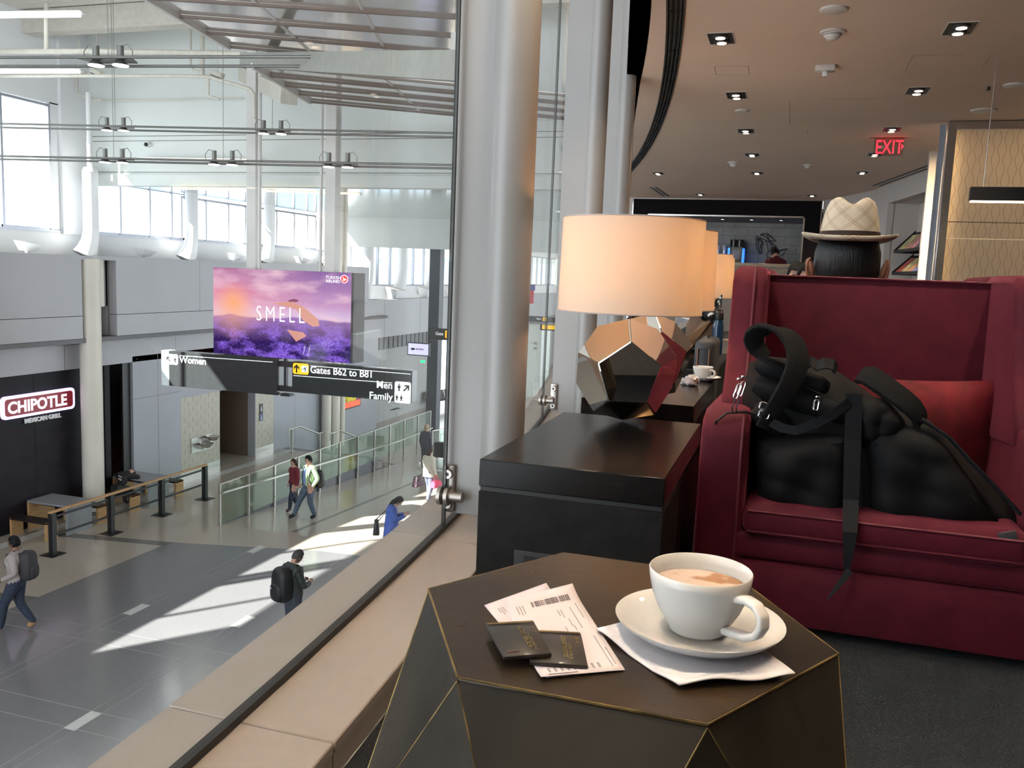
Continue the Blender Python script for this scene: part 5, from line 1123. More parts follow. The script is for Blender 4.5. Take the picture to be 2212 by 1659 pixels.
q = sgn(553, 692); text('SMELL', .52, (q.x, TY-.008, q.z), (PI/2,0,0), M_scw, t, 'screen_letters', .001, sx=.72, bold=-.006, space=1.42)
q = sgn(704, 602); text('TURKISH', .098, (q.x, TY-.008, q.z), (PI/2,0,0), M_scw, t, 'screen_letters', .001); q = sgn(704, 610); text('AIRLINES', .098, (q.x, TY-.008, q.z), (PI/2,0,0), M_scw, t, 'screen_letters', .001, sx=.93)
q = sgn(744, 603); MB().cyl((q.x,TY-.008,q.z),(q.x,TY-.004,q.z),.095,n=28).build('logo_ring', M_scw, t); MB().cyl((q.x,TY-.011,q.z),(q.x,TY-.006,q.z),.083,n=28).build('logo_disc', emis('logo_red', (.75,.02,.03), .8), t)
MB().slab([(q.x-.03,TY-.012,q.z+.055),(q.x-.012,TY-.012,q.z+.02),(q.x+.06,TY-.012,q.z-.01),(q.x-.01,TY-.012,q.z-.045),(q.x-.045,TY-.012,q.z-.05),(q.x-.02,TY-.012,q.z-.02)], (0,.002,0)).build('logo_bird', M_scw, t)
# hanger posts
for k, (pa, pb, lb) in enumerate(((527,546,'wide square hanger post left above the screen'),(551,558,'thin hanger tube beside the left square post'),(684,690,'thin hanger tube beside the right square post'),(697,718,'wide square hanger post right above the screen'))):
    a, b_ = sgn(pa, 500).x, sgn(pb, 500).x; w_ = b_-a
    tag((MB().box(a, b_, TY+.1, TY+.1+w_, SZ1-.02, 6.9) if w_ > .12 else MB().cyl(((a+b_)/2,TY+.12,SZ1-.02),((a+b_)/2,TY+.12,6.9),w_/2,n=12)).build('hanger_post', M_steelp, smooth=None if w_ > .12 else 50), lb, 'post', 'hanger posts of the video screen')
M_sign = mat('sign_charcoal', (.035,.038,.040), .22, var=.05, coat=.2)
M_sw = emis('sign_white_legend', (.92,.94,.96), .75); M_sy = emis('sign_yellow', (.90,.50,.01), .8); M_sk = mat('sign_black_legend', (.01,.01,.01), .5)
def signbox(x0, x1, z0, z1, label):
    t = thing('direction_sign', label, 'sign', ((x0+x1)/2, TY, z0))
    MB().box(x0, x1, TY-.02, TY+.26, z0, z1).build('box', M_sign, t, bevel=.006, seg=1); return t
def plate(t, px0, px1, py0, py1, m_, nm, r=.05):
    a, b_ = sgn(px0, py1), sgn(px1, py0); x0, x1, z0, z1 = a.x, b_.x, a.z, b_.z
    pts = [(q[1]+0, TY-.022, q[2]) for q in rrect(x0, x1, z0, z1, r, 0)]
    MB().slab(pts, (0,-.006,0)).build(nm, m_, t); return x0, x1, z0, z1
def arrow(t, cx_, cz_, s, ang, m_):
    c, sn = math.cos(ang), math.sin(ang)
    def T(u, v): return (cx_+(u*c-v*sn)*s, TY-.031, cz_+(u*sn+v*c)*s)
    MB().slab([T(-.09,-.5), T(.09,-.5), T(.09,.15), T(.36,-.1), T(.36,.14), T(0,.5), T(-.36,.14), T(-.36,-.1), T(-.09,.15)], (0,.003,0)).build('arrow', m_, t)
def figure(t, cx_, cz_, s, m_, skirt=False):
    MB().ball((cx_,TY-.03,cz_+.36*s), .1*s, .002, .1*s, n=10, m=6).build('figure_head', m_, t)
    w0, w1 = (.12, .26) if skirt else (.2, .2)
    MB().slab([(cx_-w1*s,TY-.031,cz_-.1*s),(cx_-.1*s,TY-.031,cz_-.1*s),(cx_-.1*s,TY-.031,cz_-.48*s),(cx_+.1*s,TY-.031,cz_-.48*s),(cx_+.1*s,TY-.031,cz_-.1*s),(cx_+w1*s,TY-.031,cz_-.1*s),(cx_+w0*s,TY-.031,cz_+.22*s),(cx_-w0*s,TY-.031,cz_+.22*s)], (0,.003,0)).build('figure_body', m_, t)
def ln(t, pa, pb): a, b_ = sgn(*pa), sgn(*pb); MB().beam((a.x,TY-.022,a.z),(b_.x,TY-.022,b_.z),.006,.014).build('rule_line', M_sw, t)
t = signbox(-14.82, -11.52, -2.11, -1.24, 'dark hanging sign pointing to Women')
x0, x1, z0, z1 = plate(t, 359, 386, 766, 786, M_sw, 'legend_plate'); arrow(t, x0+.09, (z0+z1)/2, .17, PI/4, M_sk); figure(t, x1-.085, (z0+z1)/2, .17, M_sk, True)
q = sgn(389, 783); text('Women', .235, (q.x, TY-.024, q.z), (PI/2,0,0), M_sw, t, 'letters', .002, bold=.003); ln(t, (390,768), (590,782))
MB().box(-14.84, -14.62, TY-.021, TY+.262, -2.112, -1.238).build('sunlit_end_cap', mat('sunlit_end_paint', (.72,.80,.82), .3), t)  # pale colour stands in for sunlight on the sign's left end
t = signbox(-11.12, -8.02, -2.0, -1.27, 'dark hanging sign for Gates B62 to B81, Men and Family')
x0, x1, z0, z1 = plate(t, 634, 668, 786, 807, M_sy, 'legend_plate'); arrow(t, x0+.10, (z0+z1)/2, .20, 0, M_sk)
a, b_ = sgn(653, 805), sgn(666, 790); MB().box(a.x, b_.x, TY-.032, TY-.028, a.z+.02, b_.z-.01).build('plane_panel', M_sw, t)
cx_, cz_ = (a.x+b_.x)/2, (a.z+b_.z)/2; MB().slab([(cx_-.07,TY-.034,cz_-.02),(cx_+.07,TY-.034,cz_+.045),(cx_+.075,TY-.034,cz_+.06),(cx_-.065,TY-.034,cz_+.0)], (0,.002,0)).build('plane_icon', M_sk, t); MB().slab([(cx_-.02,TY-.034,cz_+.05),(cx_-.005,TY-.034,cz_+.05),(cx_+.03,TY-.034,cz_+.02),(cx_+.03,TY-.034,cz_-.06),(cx_+.015,TY-.034,cz_-.06),(cx_,TY-.034,cz_+.005)], (0,.002,0)).build('plane_icon', M_sk, t)
q = sgn(671, 805); text('Gates B62 to B81', .235, (q.x, TY-.024, q.z), (PI/2,0,0), M_sw, t, 'letters', .002, bold=.003, sx=.97)
ln(t, (672,790), (888,808)); ln(t, (635,811), (848,827)); 
x0, x1, z0, z1 = plate(t, 853, 889, 826, 869, M_sw, 'legend_plate'); arrow(t, x1-.11, z1-.14, .20, -PI/4, M_sk); figure(t, x0+.11, z1-.13, .18, M_sk); figure(t, x0+.06, z0+.12, .15, M_sk); figure(t, x0+.17, z0+.12, .15, M_sk, True)
q = sgn(849, 840); text('Men', .235, (q.x, TY-.024, q.z), (PI/2,0,0), M_sw, t, 'letters', .002, align='RIGHT', bold=.003); q = sgn(849, 865); text('Family', .235, (q.x, TY-.024, q.z), (PI/2,0,0), M_sw, t, 'letters', .002, align='RIGHT', bold=.003)
t = thing('sign_bracket', 'black bracket joining the two hanging signs', 'bracket', (-11.32, TY+.1, -2.05))
for z in (-1.36, -1.95): MB().box(-11.55, -11.1, TY+.05, TY+.2, z-.06, z+.06).build('tie_bar', M_black, t)
MB().box(-11.42, -11.36, TY+.1, TY+.2, -1.95, -1.2).build('drop_rod', M_black, t); MB().box(-11.45, -11.2, TY+.0, TY+.2, -2.12, -2.06).build('foot', M_black, t)

# ---------------------------------------------------------------- ceiling panels, rods and lamps over the concourse
PZ = 4.6; M_pfr = mat('brown_grey_panel_frame', (.20,.155,.135), .5)
M_panel = mat('reflective_ceiling_sheet', (.86,.83,.81), .12, .85, var=.02)
def cpanel(corners, nslat, label):
    P = [at(px, py, z=PZ) for px, py in corners]                 # near-left, far-left, far-right, near-right
    t = thing('ceiling_raft', label, 'ceiling panel', (P[0]+P[1]+P[2]+P[3])/4, 'reflective ceiling rafts')
    for k in range(nslat):
        a, b_ = (k+.03)/nslat, (k+.97)/nslat
        MB().slab([P[0].lerp(P[1], a), P[3].lerp(P[2], a), P[3].lerp(P[2], b_), P[0].lerp(P[1], b_)], (0,0,.02)).build('sheet', M_panel, t)
    for k in range(nslat+1):
        MB().beam(P[0].lerp(P[1], k/nslat)+Vector((0,0,-.03)), P[3].lerp(P[2], k/nslat)+Vector((0,0,-.015)), .06, .04).build('frame_bar', M_pfr, t)
    for a, b_ in ((P[0], P[1]), (P[3], P[2])): MB().beam(a+Vector((0,0,-.03)), b_+Vector((0,0,-.03)), .06, .10).build('frame_bar', M_steelp, t)
    for k in (1, 2): 
        f_ = k/3; MB().beam(P[0].lerp(P[3], f_)+Vector((0,0,.01)), P[1].lerp(P[2], f_)+Vector((0,0,.01)), .05, .04).build('cross_bar', M_steelp, t)
    return P
PA = cpanel([(150,-110),(495,97),(1010,146),(1010,-70)], 5, 'nearer reflective ceiling raft with brown bars')
PB = cpanel([(545,138),(670,217),(1330,280),(1330,215)], 4, 'farther reflective ceiling raft behind the first one')
b0, b1 = at(528, 130, z=PZ-.1), at(1000, 142, z=PZ-.35)
tag(MB().beam(at(528,130,y=15.2), at(1010,144,y=7.5), .18, .26).build('raft_beam', mat('beam_grey_green', (.27,.27,.24), .6)), 'grey green beam between the two ceiling rafts', 'beam')
M_rod = mat('grey_cable_rod', (.20,.20,.19), .4, .6)
def light_row(a, b_, z, gap, fixtures, label, gl):
    P0, P1 = at(*a, z=z), at(*b_, z=z); d = (P1-P0).normalized(); nrm = Vector((-d.y, d.x, 0))
    t = thing('cable_track', label, 'light track', P0, 'cable light tracks')
    for s_ in (0, gap): MB().cyl(P0+nrm*s_, P1+nrm*s_, .022, n=8).build('rod', M_rod, t, smooth=50)
    for k, (px, py, wide) in enumerate(fixtures):
        c = at(px, py, z=z) ; c = P0 + d*((c-P0).dot(d)) + nrm*(gap/2)
        f_ = thing('track_lamp', gl[k], 'ceiling lamp', (c.x, c.y, z-.05), 'twin track lamps')
        MB().slab([c-d*.45-nrm*.1+Vector((0,0,.02)), c+d*.45-nrm*.1+Vector((0,0,.02)), c+d*.35+nrm*.2+Vector((0,0,.02)), c-d*.35+nrm*.2+Vector((0,0,.02))], (0,0,.02)).build('mount_plate', M_rod, f_)
        for s_ in ((-.20, .20) if wide else (0,)):
            q = c+d*s_
            h_ = MB().cyl(q+Vector((0,0,-.02)), q+Vector((0,0,.23)), .05, n=14).build('driver_can', M_rod, f_, smooth=40)
            MB().lathe([(.05,.02),(.125,-.05)], q, n=20).build('reflector', M_rod, h_, smooth=40); MB().cyl(q+Vector((0,0,-.06)), q+Vector((0,0,-.05)), .115, n=20).build('lens', emis('track_lamp_lens', (1,.98,.95), 6), h_)
            MB().tube([q+Vector((0,0,.22)), q+d*(.12 if s_ >= 0 else -.12)+Vector((0,0,.25)), q+d*(.2 if s_ >= 0 else -.2)+Vector((0,0,.15)), q+d*(.19 if s_ >= 0 else -.19)+Vector((0,0,.04))], .008, n=6).build('flex_cord', M_rod, h_, smooth=50)
        MB().cyl(c+Vector((0,0,.03)), c+Vector((0,0,7.16-z)), .006, n=5).build('suspension_wire', M_rod, f_)
light_row((-60,124), (1000,122), 3.9, .55, [(220,128,True)], 'nearest pair of rods carrying track lamps', ['bright twin track lamp on the nearest pair of rods'])
light_row((-60,266), (1000,288), 3.9, .55, [(213,266,True),(565,274,True)], 'second pair of rods carrying track lamps', ['twin track lamp in front of the big left window','twin track lamp crossing the left hanger post'])
light_row((-60,336), (1000,357), 3.05, .55, [(193,334,True),(455,343,True),(713,349,True)], 'farthest pair of rods carrying track lamps', ['twin track lamp over the leftmost clerestory column','twin track lamp over the bulkhead middle','twin track lamp crossing the right hanger post'])
# single lamp glimpsed at the column
c = at(982, 118, z=3.9); t = thing('pendant_spot', 'single bright spotlight half hidden by the nearest window column', 'ceiling lamp', c)
MB().cyl(c+Vector((0,0,.05)), c+Vector((0,0,.28)), .06, n=14).build('can', M_steelp, t, smooth=40); MB().lathe([(.06,.05),(.14,-.05)], c, n=18).build('reflector', M_steelp, t, smooth=40); MB().cyl(c+Vector((0,0,-.06)), c+Vector((0,0,-.05)), .13, n=18).build('lens', emis('spot_lens_warm', (1,.88,.70), 12), t)
MB().cyl(c+Vector((0,0,.28)), c+Vector((0,0,3.2)), .006, n=5).build('suspension_wire', M_rod, t)
# light strips
def strip(pa, pb, y, label, col, s_, th=.12):
    a, b_ = at(*pa, y=y), at(*pb, y=y); t = thing('light_strip', label, 'light', a)
    MB().beam(a, b_, .1, th).build('tube', emis('strip_%d' % int(y*10), col, s_), t); MB().beam(a+Vector((0,.1,th*.5)), b_+Vector((0,.1,th*.5)), .16, .05).build('tray', M_steelp, t)
strip((-4,32), (172,30), 16.5, 'white fluorescent strip at the top left under the roof', (.95,1,1), 5.0)
strip((-4,154), (170,154), 16.8, 'second white fluorescent strip over the big window', (.95,1,1), 3.5, .08)
strip((382,407), (775,419), 20.1, 'warm thin light line along the bottom of the drop wall', (1,.72,.38), 2.6, .03)
strip((300,342), (560,346), 20.0, 'thin warm light line behind the farthest rods', (1,.90,.80), 2.0, .025)
# pipes and small fittings on the drop wall
M_pipe = mat('cream_conduit', (.60,.57,.50), .5)
def pipe(pts, y, label, r=.05):
    tag(MB().tube([at(px, py, y=y) for px, py in pts], r, n=8).build('conduit', M_pipe, smooth=50), label, 'pipe', 'cream conduits under the roof')
pipe([(-6,111),(250,111),(530,116)], 17.0, 'long horizontal cream conduit above the nearest rods', .06)
pipe([(100,8),(100,111)], 17.0, 'short vertical cream conduit at the far left', .05)
pipe([(437,44),(437,158),(440,165)], 19.8, 'pair of vertical cream conduits left of the rafts', .06)
pipe([(412,42),(412,140),(418,152),(432,155)], 19.8, 'thin curved cream conduit beside the vertical pair', .03)
pipe([(-6,164),(385,164),(450,166),(505,182),(540,192),(549,205),(551,255)], 17.2, 'cream conduit bending down beside the left hanger post', .04)
pipe([(166,165),(166,200),(172,206),(220,217)], 19.8, 'small bent cream conduit above the big window', .03)
pipe([(450,166),(450,206),(475,215)], 17.2, 'small bent cream conduit left of the hanger posts', .03)
pipe([(222,217),(525,212)], 20.1, 'very thin cream conduit across the drop wall', .018)
for k, (px, py, lb) in enumerate(((205,33,'cream floodlight box left of the top strip'),(226,34,'cream floodlight box right of the top strip'),(172,155,'cream floodlight box at the second strip'),(210,156,'cream floodlight box right of the second strip'),(470,160,'cream floodlight box above the left hanger post'))):
    c = at(px, py, y=19.0); t = thing('floodlight', lb, 'floodlight', c, 'cream floodlights under the roof')
    R = Matrix.Rotation(.35, 3, 'Y'); MB().obox(c, .32, .16, .12, R).build('housing', M_pipe, t, bevel=.01); MB().obox(c+R @ Vector((0,-.03,-.07)), .26, .1, .02, R).build('lens', M_dark, t); MB().cyl(c, (c.x, c.y, 7.16), .012, n=6).build('stem', M_pipe, t)
c = at(323, 313, y=20.3); t = thing('security_camera', 'white dome security camera on the drop wall', 'camera', c)
MB().cyl(c, c+Vector((0,-.12,0)), .075, n=18).build('housing', M_white, t, smooth=40); MB().ball(c+Vector((0,-.14,-.01)), .055, n=14, m=8).build('lens_dome', M_black, t, smooth=60)
tag(MB().beam(at(530,160,y=20.2), at(625,207,y=16.5), .35, .35).build('roof_brace', mat('brace_cream', (.55,.52,.45), .6)), 'cream diagonal roof brace beside the left hanger post', 'beam')

# ---------------------------------------------------------------- far hall furniture and signs
def gate_sign(pa, pb, y, label, body, ypx, tail=''):
    a, b_ = at(*pa, y=y), at(*pb, y=y); t = thing('gate_sign', label, 'sign', a, 'black gate signs')
    MB().box(a.x, b_.x, y, y+.3, b_.z, a.z).build('box', M_sign, t); h_ = a.z-b_.z; ya = at(ypx, pa[1], y=y).x
    text(body, h_*.38, (ya-.08, y-.01, b_.z+h_*.42), (PI/2,0,0), M_sw, t, 'letters', .002, align='RIGHT'); MB().box(ya, ya+h_*.75, y-.012, y, b_.z+h_*.2, b_.z+h_*.85).build('yellow_tile', M_sy, t)
    text('B', h_*.6, (ya+h_*.12, y-.016, b_.z+h_*.30), (PI/2,0,0), M_sk, t, 'letters', .001)
    return t
gate_sign((925,708), (1010,738), 34.0, 'black gate sign beside the glass joint', 'Gate', 962)
t = gate_sign((1140,682), (1215,698), 40.0, 'upper black gate sign seen between the columns', 'Gates', 1173)
t = thing('gate_sign', 'lower black gate sign with a yellow arrow tile between the columns', 'sign', at(1170,712,y=40))
a, b_ = at(1167,700,y=40.), at(1215,716,y=40.); MB().box(a.x,b_.x,40,40.3,b_.z,a.z).build('box', M_sign, t); MB().box(a.x+.1,a.x+.9,39.98,40,b_.z+.06,a.z-.03).build('yellow_tile', M_sy, t)
def flat_screen(pa, pb, y, label, m_):
    a, b_ = at(*pa, y=y), at(*pb, y=y); t = thing('wall_screen', label, 'screen', a)
    MB().box(a.x-.04, b_.x+.04, y, y+.12, b_.z-.04, a.z+.04).build('bezel', M_black, t); MB().box(a.x, b_.x, y-.006, y, b_.z, a.z).build('display', m_, t); return t, a, b_
t, a, b_ = flat_screen((882,741), (925,768), 33.5, 'pale lavender information screen hanging in the far hall', emis('lavender_screen', (.62,.60,.95), .95))
MB().ball((a.x+.22,33.49,(a.z+b_.z)/2), .10, .003, .05, n=12, m=6).build('swoosh_mark', M_sk, t)
for k in range(6): MB().box(a.x+.36+k*.06, a.x+.40+k*.06, 33.488, 33.494, (a.z+b_.z)/2-.03, (a.z+b_.z)/2+.04).build('blurred_letter', mat('blurred_ink', (.35,.18,.25), .6), t)
tag(MB().box(at(908,800,y=35).x, at(912,800,y=35).x+.12, 34.98, 35.0, at(908,783,y=35).z, at(908,778,y=35).z).build('green_indicator', emis('green_led', (.02,.9,.25), 2)), 'small green lit indicator below the lavender screen', 'light')
pil = at(935, 800, y=36.5); tag(MB().box(pil.x-.25, pil.x+.25, 36.4, 36.9, ZL, 3.0).build('dark_pillar', mat('navy_pillar', (.045,.055,.075), .4)), 'dark blue pillar behind the glass joint', 'pillar')
wl_ = MB().box(at(790,850,y=44).x-2.5, at(945,850,y=44).x, 44, 44.2, ZL, -2.4).build('wall_gate', mat('gate_grey', (.26,.26,.25), .6)); struct(wl_, 'grey wall of the gate area')
# beam seats
def seats(base, rot, n_, label):
    t = thing('beam_seating', label, 'seating', base, 'rows of black gate seats'); x, y, z = base
    MB().box(x-.28*n_, x+.28*n_, y-.03, y+.03, z+.36, z+.41).build('beam', M_rails, t)
    for k in range(n_):
        cx_ = x-.28*n_+.56*k+.28
        s_ = MB().box(cx_-.25, cx_+.25, y-.25, y+.22, z+.41, z+.46).build('seat', M_dark, t, bevel=.015); MB().slab([(cx_-.25,y+.22,z+.46),(cx_+.25,y+.22,z+.46),(cx_+.25,y+.36,z+.90),(cx_-.25,y+.36,z+.90)], (0,.03,0)).build('backrest', M_dark, t)
        for s2 in (-.27, .27): MB().tube([(cx_+s2,y+.15,z+.42),(cx_+s2,y+.1,z+.64),(cx_+s2,y-.2,z+.64)], .015, n=6).build('arm_loop', M_silver, t)
    for s2 in (-.28*n_+.2, .28*n_-.2): MB().tube([(x+s2,y-.28,z),(x+s2,y,z+.36),(x+s2,y+.28,z)], .02, n=6).build('leg', M_silver, t)
    t.rotation_euler = (0,0,rot); return t
seats((at(825,905,z=ZL).x, at(825,905,z=ZL).y, ZL), 1.3, 4, 'row of black seats below the men sign')
for k, (px, py, lb) in enumerate(((1150,800,'row of black seats seen between the columns'),(1160,840,'nearer row of black seats between the columns'),(955,880,'row of black seats beside the glass joint'))):
    q = at(px, py, z=ZL); seats((q.x, q.y, ZL), .9+.2*k, 4, lb)
# banner and bright wall between the columns
y = 46.0; a, b_ = at(1142,627,y=y), at(1152,656,y=y); t = thing('hanging_banner', 'red banner with a blue and white top hanging in the far hall', 'banner', a)
MB().box(a.x,b_.x,y,y+.03,b_.z,a.z).build('red_cloth', mat('banner_red', (.62,.05,.07), .7), t); MB().box(a.x+.06,b_.x+.06,y,y+.03,a.z,a.z+.30).build('blue_cloth', mat('banner_blue', (.07,.08,.30), .7), t); MB().cyl((a.x-.1,y+.015,a.z+.32),(b_.x+.2,y+.015,a.z+.32),.02,n=6).build('pole', M_rails, t)
y = 50.0; a, b_ = at(1122,702,y=y), at(1168,772,y=y); t = thing('kiosk_wall', 'pale green white kiosk wall between the columns', 'kiosk', (a.x, y, ZL))
MB().box(a.x, b_.x, y, y+2, ZL, a.z).build('body', mat('kiosk_white', (.68,.74,.70), .5), t)
for dz in (.45, .75): MB().box(b_.x-.45, b_.x-.25, y-.02, y, b_.z+dz, b_.z+dz+.15).build('switch_plate', M_rails, t)
# ================================================================ PEOPLE
def skin_mesh(nodes, edges, roots, sub=1):
    """one continuous surface from a joint skeleton: nodes {name:(pos, radius)}"""
    names = list(nodes); idx = {k: i for i, k in enumerate(names)}
    me = bpy.data.meshes.new('skeleton'); me.from_pydata([tuple(nodes[k][0]) for k in names], [(idx[a], idx[b_]) for a, b_ in edges], [])
    o = bpy.data.objects.new('skeleton', me); COL.objects.link(o)
    md = o.modifiers.new('skin', 'SKIN'); md.use_smooth_shade = True
    for k, d in zip(names, me.skin_vertices[0].data):
        r = nodes[k][1]; r = r if isinstance(r, tuple) else (r, r); q_ = 1.30 if r[0] > .03 else 1.1; d.radius = (r[0]*q_, r[1]*q_); d.use_root = k in roots
    sb = o.modifiers.new('sub', 'SUBSURF'); sb.levels = sub; sb.render_levels = sub
    dg = bpy.context.evaluated_depsgraph_get(); out = bpy.data.meshes.new_from_object(o.evaluated_get(dg)); bpy.data.objects.remove(o, do_unlink=True)
    return out
def person(label, base, heading, J=None, cols=None, hscale=1.0, hair='short', group=None, hairm=None, skin=None, face=True):
    """J overrides joints (x right, y forward, z up, metres for a 1.75 m figure); heading = facing direction (x, y)"""
    skin = skin or M_skin; cols = dict({'torso': M_dark, 'arm': M_dark, 'leg': mat('jeans', (.045,.06,.095), .8, var=.2, scale=20), 'foot': M_black}, **(cols or {}))
    P = {'pelvis': ((0,0,.95),(.165,.125)), 'waist': ((0,0,1.10),(.158,.118)), 'chest': ((0,.0,1.28),(.178,.128)), 'upper': ((0,-.01,1.40),(.13,.10)), 'neck': ((0,.0,1.50),.055), 'skull': ((0,.02,1.60),.075)}
    for s, n_ in ((-1,'l'),(1,'r')):
        P.update({'sho_'+n_: ((s*.165,-.01,1.405),.066), 'elb_'+n_: ((s*.225,-.03,1.13),.050), 'wri_'+n_: ((s*.235,.06,.90),.034), 'palm_'+n_: ((s*.235,.085,.835),(.036,.026)),
                  'hip_'+n_: ((s*.085,0,.90),.095), 'kne_'+n_: ((s*.095,.02,.50),.066), 'ank_'+n_: ((s*.095,-.03,.10),.048), 'toe_'+n_: ((s*.105,.12,.045),.042)})
    for k, v in (J or {}).items(): P[k] = (v, P[k][1]) if not (isinstance(v, tuple) and len(v) == 2) else v
    E = [('pelvis','waist'),('waist','chest'),('chest','upper'),('upper','neck'),('neck','skull')]
    for n_ in 'lr': E += [('upper','sho_'+n_),('sho_'+n_,'elb_'+n_),('elb_'+n_,'wri_'+n_),('wri_'+n_,'palm_'+n_),('pelvis','hip_'+n_),('hip_'+n_,'kne_'+n_),('kne_'+n_,'ank_'+n_),('ank_'+n_,'toe_'+n_)]
    roots = {'pelvis'}
    for s, n_ in ((-1,'l'),(1,'r')):                               # five fingers, each its own chain rooted in the palm
        pw, pp = Vector(P['wri_'+n_][0]), Vector(P['palm_'+n_][0]); d = (pp-pw).normalized(); sd = d.cross(Vector((s,.0,.0))).normalized() if abs(d.x) < .9 else Vector((0,1,0)); nrm = d.cross(sd)
        for k, (o_, ln_) in enumerate(((-.026,.060),(-.009,.070),(.009,.066),(.025,.052))):
            a = 'f%d%s' % (k, n_); q = pp+sd*o_
            P[a+'0'] = (q, .0095); P[a+'1'] = (q+d*ln_*.55+nrm*.006*-s, .009); P[a+'2'] = (q+d*ln_+nrm*.020*-s, .0075); E += [(a+'0',a+'1'),(a+'1',a+'2')]; roots.add(a+'0')
        a = 'th'+n_; q = pw.lerp(pp, .45); P[a+'0'] = (q-sd*.02, .012); P[a+'1'] = (q-sd*.045+d*.03, .0105); P[a+'2'] = (q-sd*.05+d*.06, .009); E += [(a+'0',a+'1'),(a+'1',a+'2')]; roots.add(a+'0')
    nodes = {k: (Vector(v[0]), v[1]) for k, v in P.items()}
    me = skin_mesh(nodes, E, roots, 2)
    hd = nodes['skull'][0]; nk = nodes['neck'][0]; hup = (hd-nk).normalized(); hf = (Vector((0,1,0)) - hup*hup.y).normalized()
    if J and 'look' in J: pass
    hr = hf.cross(hup).normalized(); HR = Matrix((hr, hf, hup)).transposed(); hc = hd + hup*.035
    # head ovoid, nose, ears and chin joined to the same mesh
    bm = bmesh.new(); bm.from_mesh(me); nb = len(bm.faces)
    mb = MB(); mb.ball(hc, .074, .094, .115, n=18, m=12, rot=HR); mb.ball(hc+HR @ Vector((0,.028,-.062)), .050, .058, .050, n=12, m=8, rot=HR)
    mb.ball(hc+HR @ Vector((0,.096,-.015)), .013, .017, .024, n=8, m=6, rot=HR)
    for s in (-1, 1): mb.ball(hc+HR @ Vector((s*.077,-.005,-.012)), .011, .022, .032, n=8, m=6, rot=HR)
    V = [bm.verts.new(v) for v in mb.v]
    for f in mb.f:
        fc_ = bm.faces.new([V[i] for i in f]); fc_.smooth = True
    bm.to_mesh(me); bm.free()
    segs = []
    def reg(a): 
        if a.startswith(('f0','f1','f2','f3','th','palm')): return 'hand'
        if a.startswith('toe') or a.startswith('ank_foot'): return 'foot'
        return None
    kinds = {'skull':'head','neck':'head','upper':'torso','chest':'torso','waist':'torso','pelvis':'leg'}
    mats_ = [skin, cols['torso'], cols['arm'], cols['leg'], cols['foot']]; me.materials.clear()
    for m_ in mats_: me.materials.append(m_)
    SEG = []
    for a, b_ in E:
        pa, pb = nodes[a][0], nodes[b_][0]
        if 'palm' in b_ or a[:2] in ('f0','f1','f2','f3','th'): k = 0
        elif b_ in ('skull',): k = 0
        elif b_ == 'neck': k = 1
        elif b_ in ('waist','chest','upper') or b_.startswith('sho'): k = 1
        elif b_.startswith(('elb','wri')): k = 2
        elif b_.startswith(('hip','kne','ank')): k = 3
        elif b_.startswith('toe'): k = 4
        else: k = 1
        SEG.append((pa, pb, k))
    for i_, po in enumerate(me.polygons):
        if i_ >= nb: po.material_index = 0; continue
        c = po.center; best = (9, 0)
        for pa, pb, k in SEG:
            ab = pb-pa; t_ = max(0, min(1, (c-pa).dot(ab)/max(1e-9, ab.length_squared))); dd = (c-pa-ab*t_).length
            if dd < best[0]: best = (dd, k)
        po.material_index = best[1]
    ang = math.atan2(heading[1], heading[0]) - PI/2; T = Matrix.Translation(Vector(base)) @ Matrix.Rotation(ang, 4, 'Z') @ Matrix.Scale(hscale, 4)
    me.transform(T); me.polygons.foreach_set('use_smooth', [True]*len(me.polygons))
    t = thing('person', label, 'person', base, group); obj('body', me, None, t)
    def loc(v): return T @ (hc + HR @ Vector(v))
    def add(mb, nm, m_, sm=60): mb.v = [tuple(T @ Vector(v)) for v in mb.v]; return mb.build(nm, m_, t, smooth=sm)
    hm = hairm or M_hair
    mb = MB(); N_, M_ = 20, 10
    def hv(th, ph, k=1.0):                                         # hair shell: cap over crown, sides and back
        x, y, z = math.cos(ph)*math.cos(th), math.cos(ph)*math.sin(th), math.sin(ph)
        return hc + HR @ Vector((x*.083*k, y*.101*k-.004, z*.124*k+.004))
    vs = []; 
    for j in range(M_+1):
        for i_ in range(N_):
            th = 2*PI*i_/N_; front = max(0, math.sin(th)); low = (.55 if front > .45 else (-.15 if front > .05 else (-.62 if hair == 'short' else -.95)))
            ph = PI/2 + (low-PI/2)*j/M_; vs.append(hv(th, ph))
    mb.add(vs, [(j*N_+i_, j*N_+(i_+1) % N_, (j+1)*N_+(i_+1) % N_, (j+1)*N_+i_) for j in range(M_) for i_ in range(N_)])
    if hair == 'long':
        mb.ball(hc+HR @ Vector((0,-.055,-.10)), .082, .058, .13, n=14, m=8, rot=HR)
    hr_o = add(mb, 'hair', hm); sm = hr_o.modifiers.new('thickness', 'SOLIDIFY'); sm.thickness = .012; sm.offset = 0
    if face:
        for s in (-1, 1): add(MB().ball(hc+HR @ Vector((s*.031,.083,.008)), .011, .008, .007, n=8, m=6), 'eye', M_black)
        for s in (-1, 1): add(MB().obox(hc+HR @ Vector((s*.031,.088,.030)), .030, .008, .006, HR), 'eyebrow', hm, None)
        add(MB().obox(hc+HR @ Vector((0,.083,-.058)), .040, .008, .008, HR), 'mouth', mat('lip', (.28,.09,.08), .5), None)
    return t, T, nodes, add
def sball(c, a, b_, d):
    mb = MB(); mb.ball((0,0,0), 1, n=20, m=14)
    f = lambda v: math.copysign(abs(v)**.62, v)
    mb.v = [(c[0]+a*f(v[0]), c[1]+b_*f(v[1]), c[2]+d*f(v[2])) for v in mb.v]; return mb
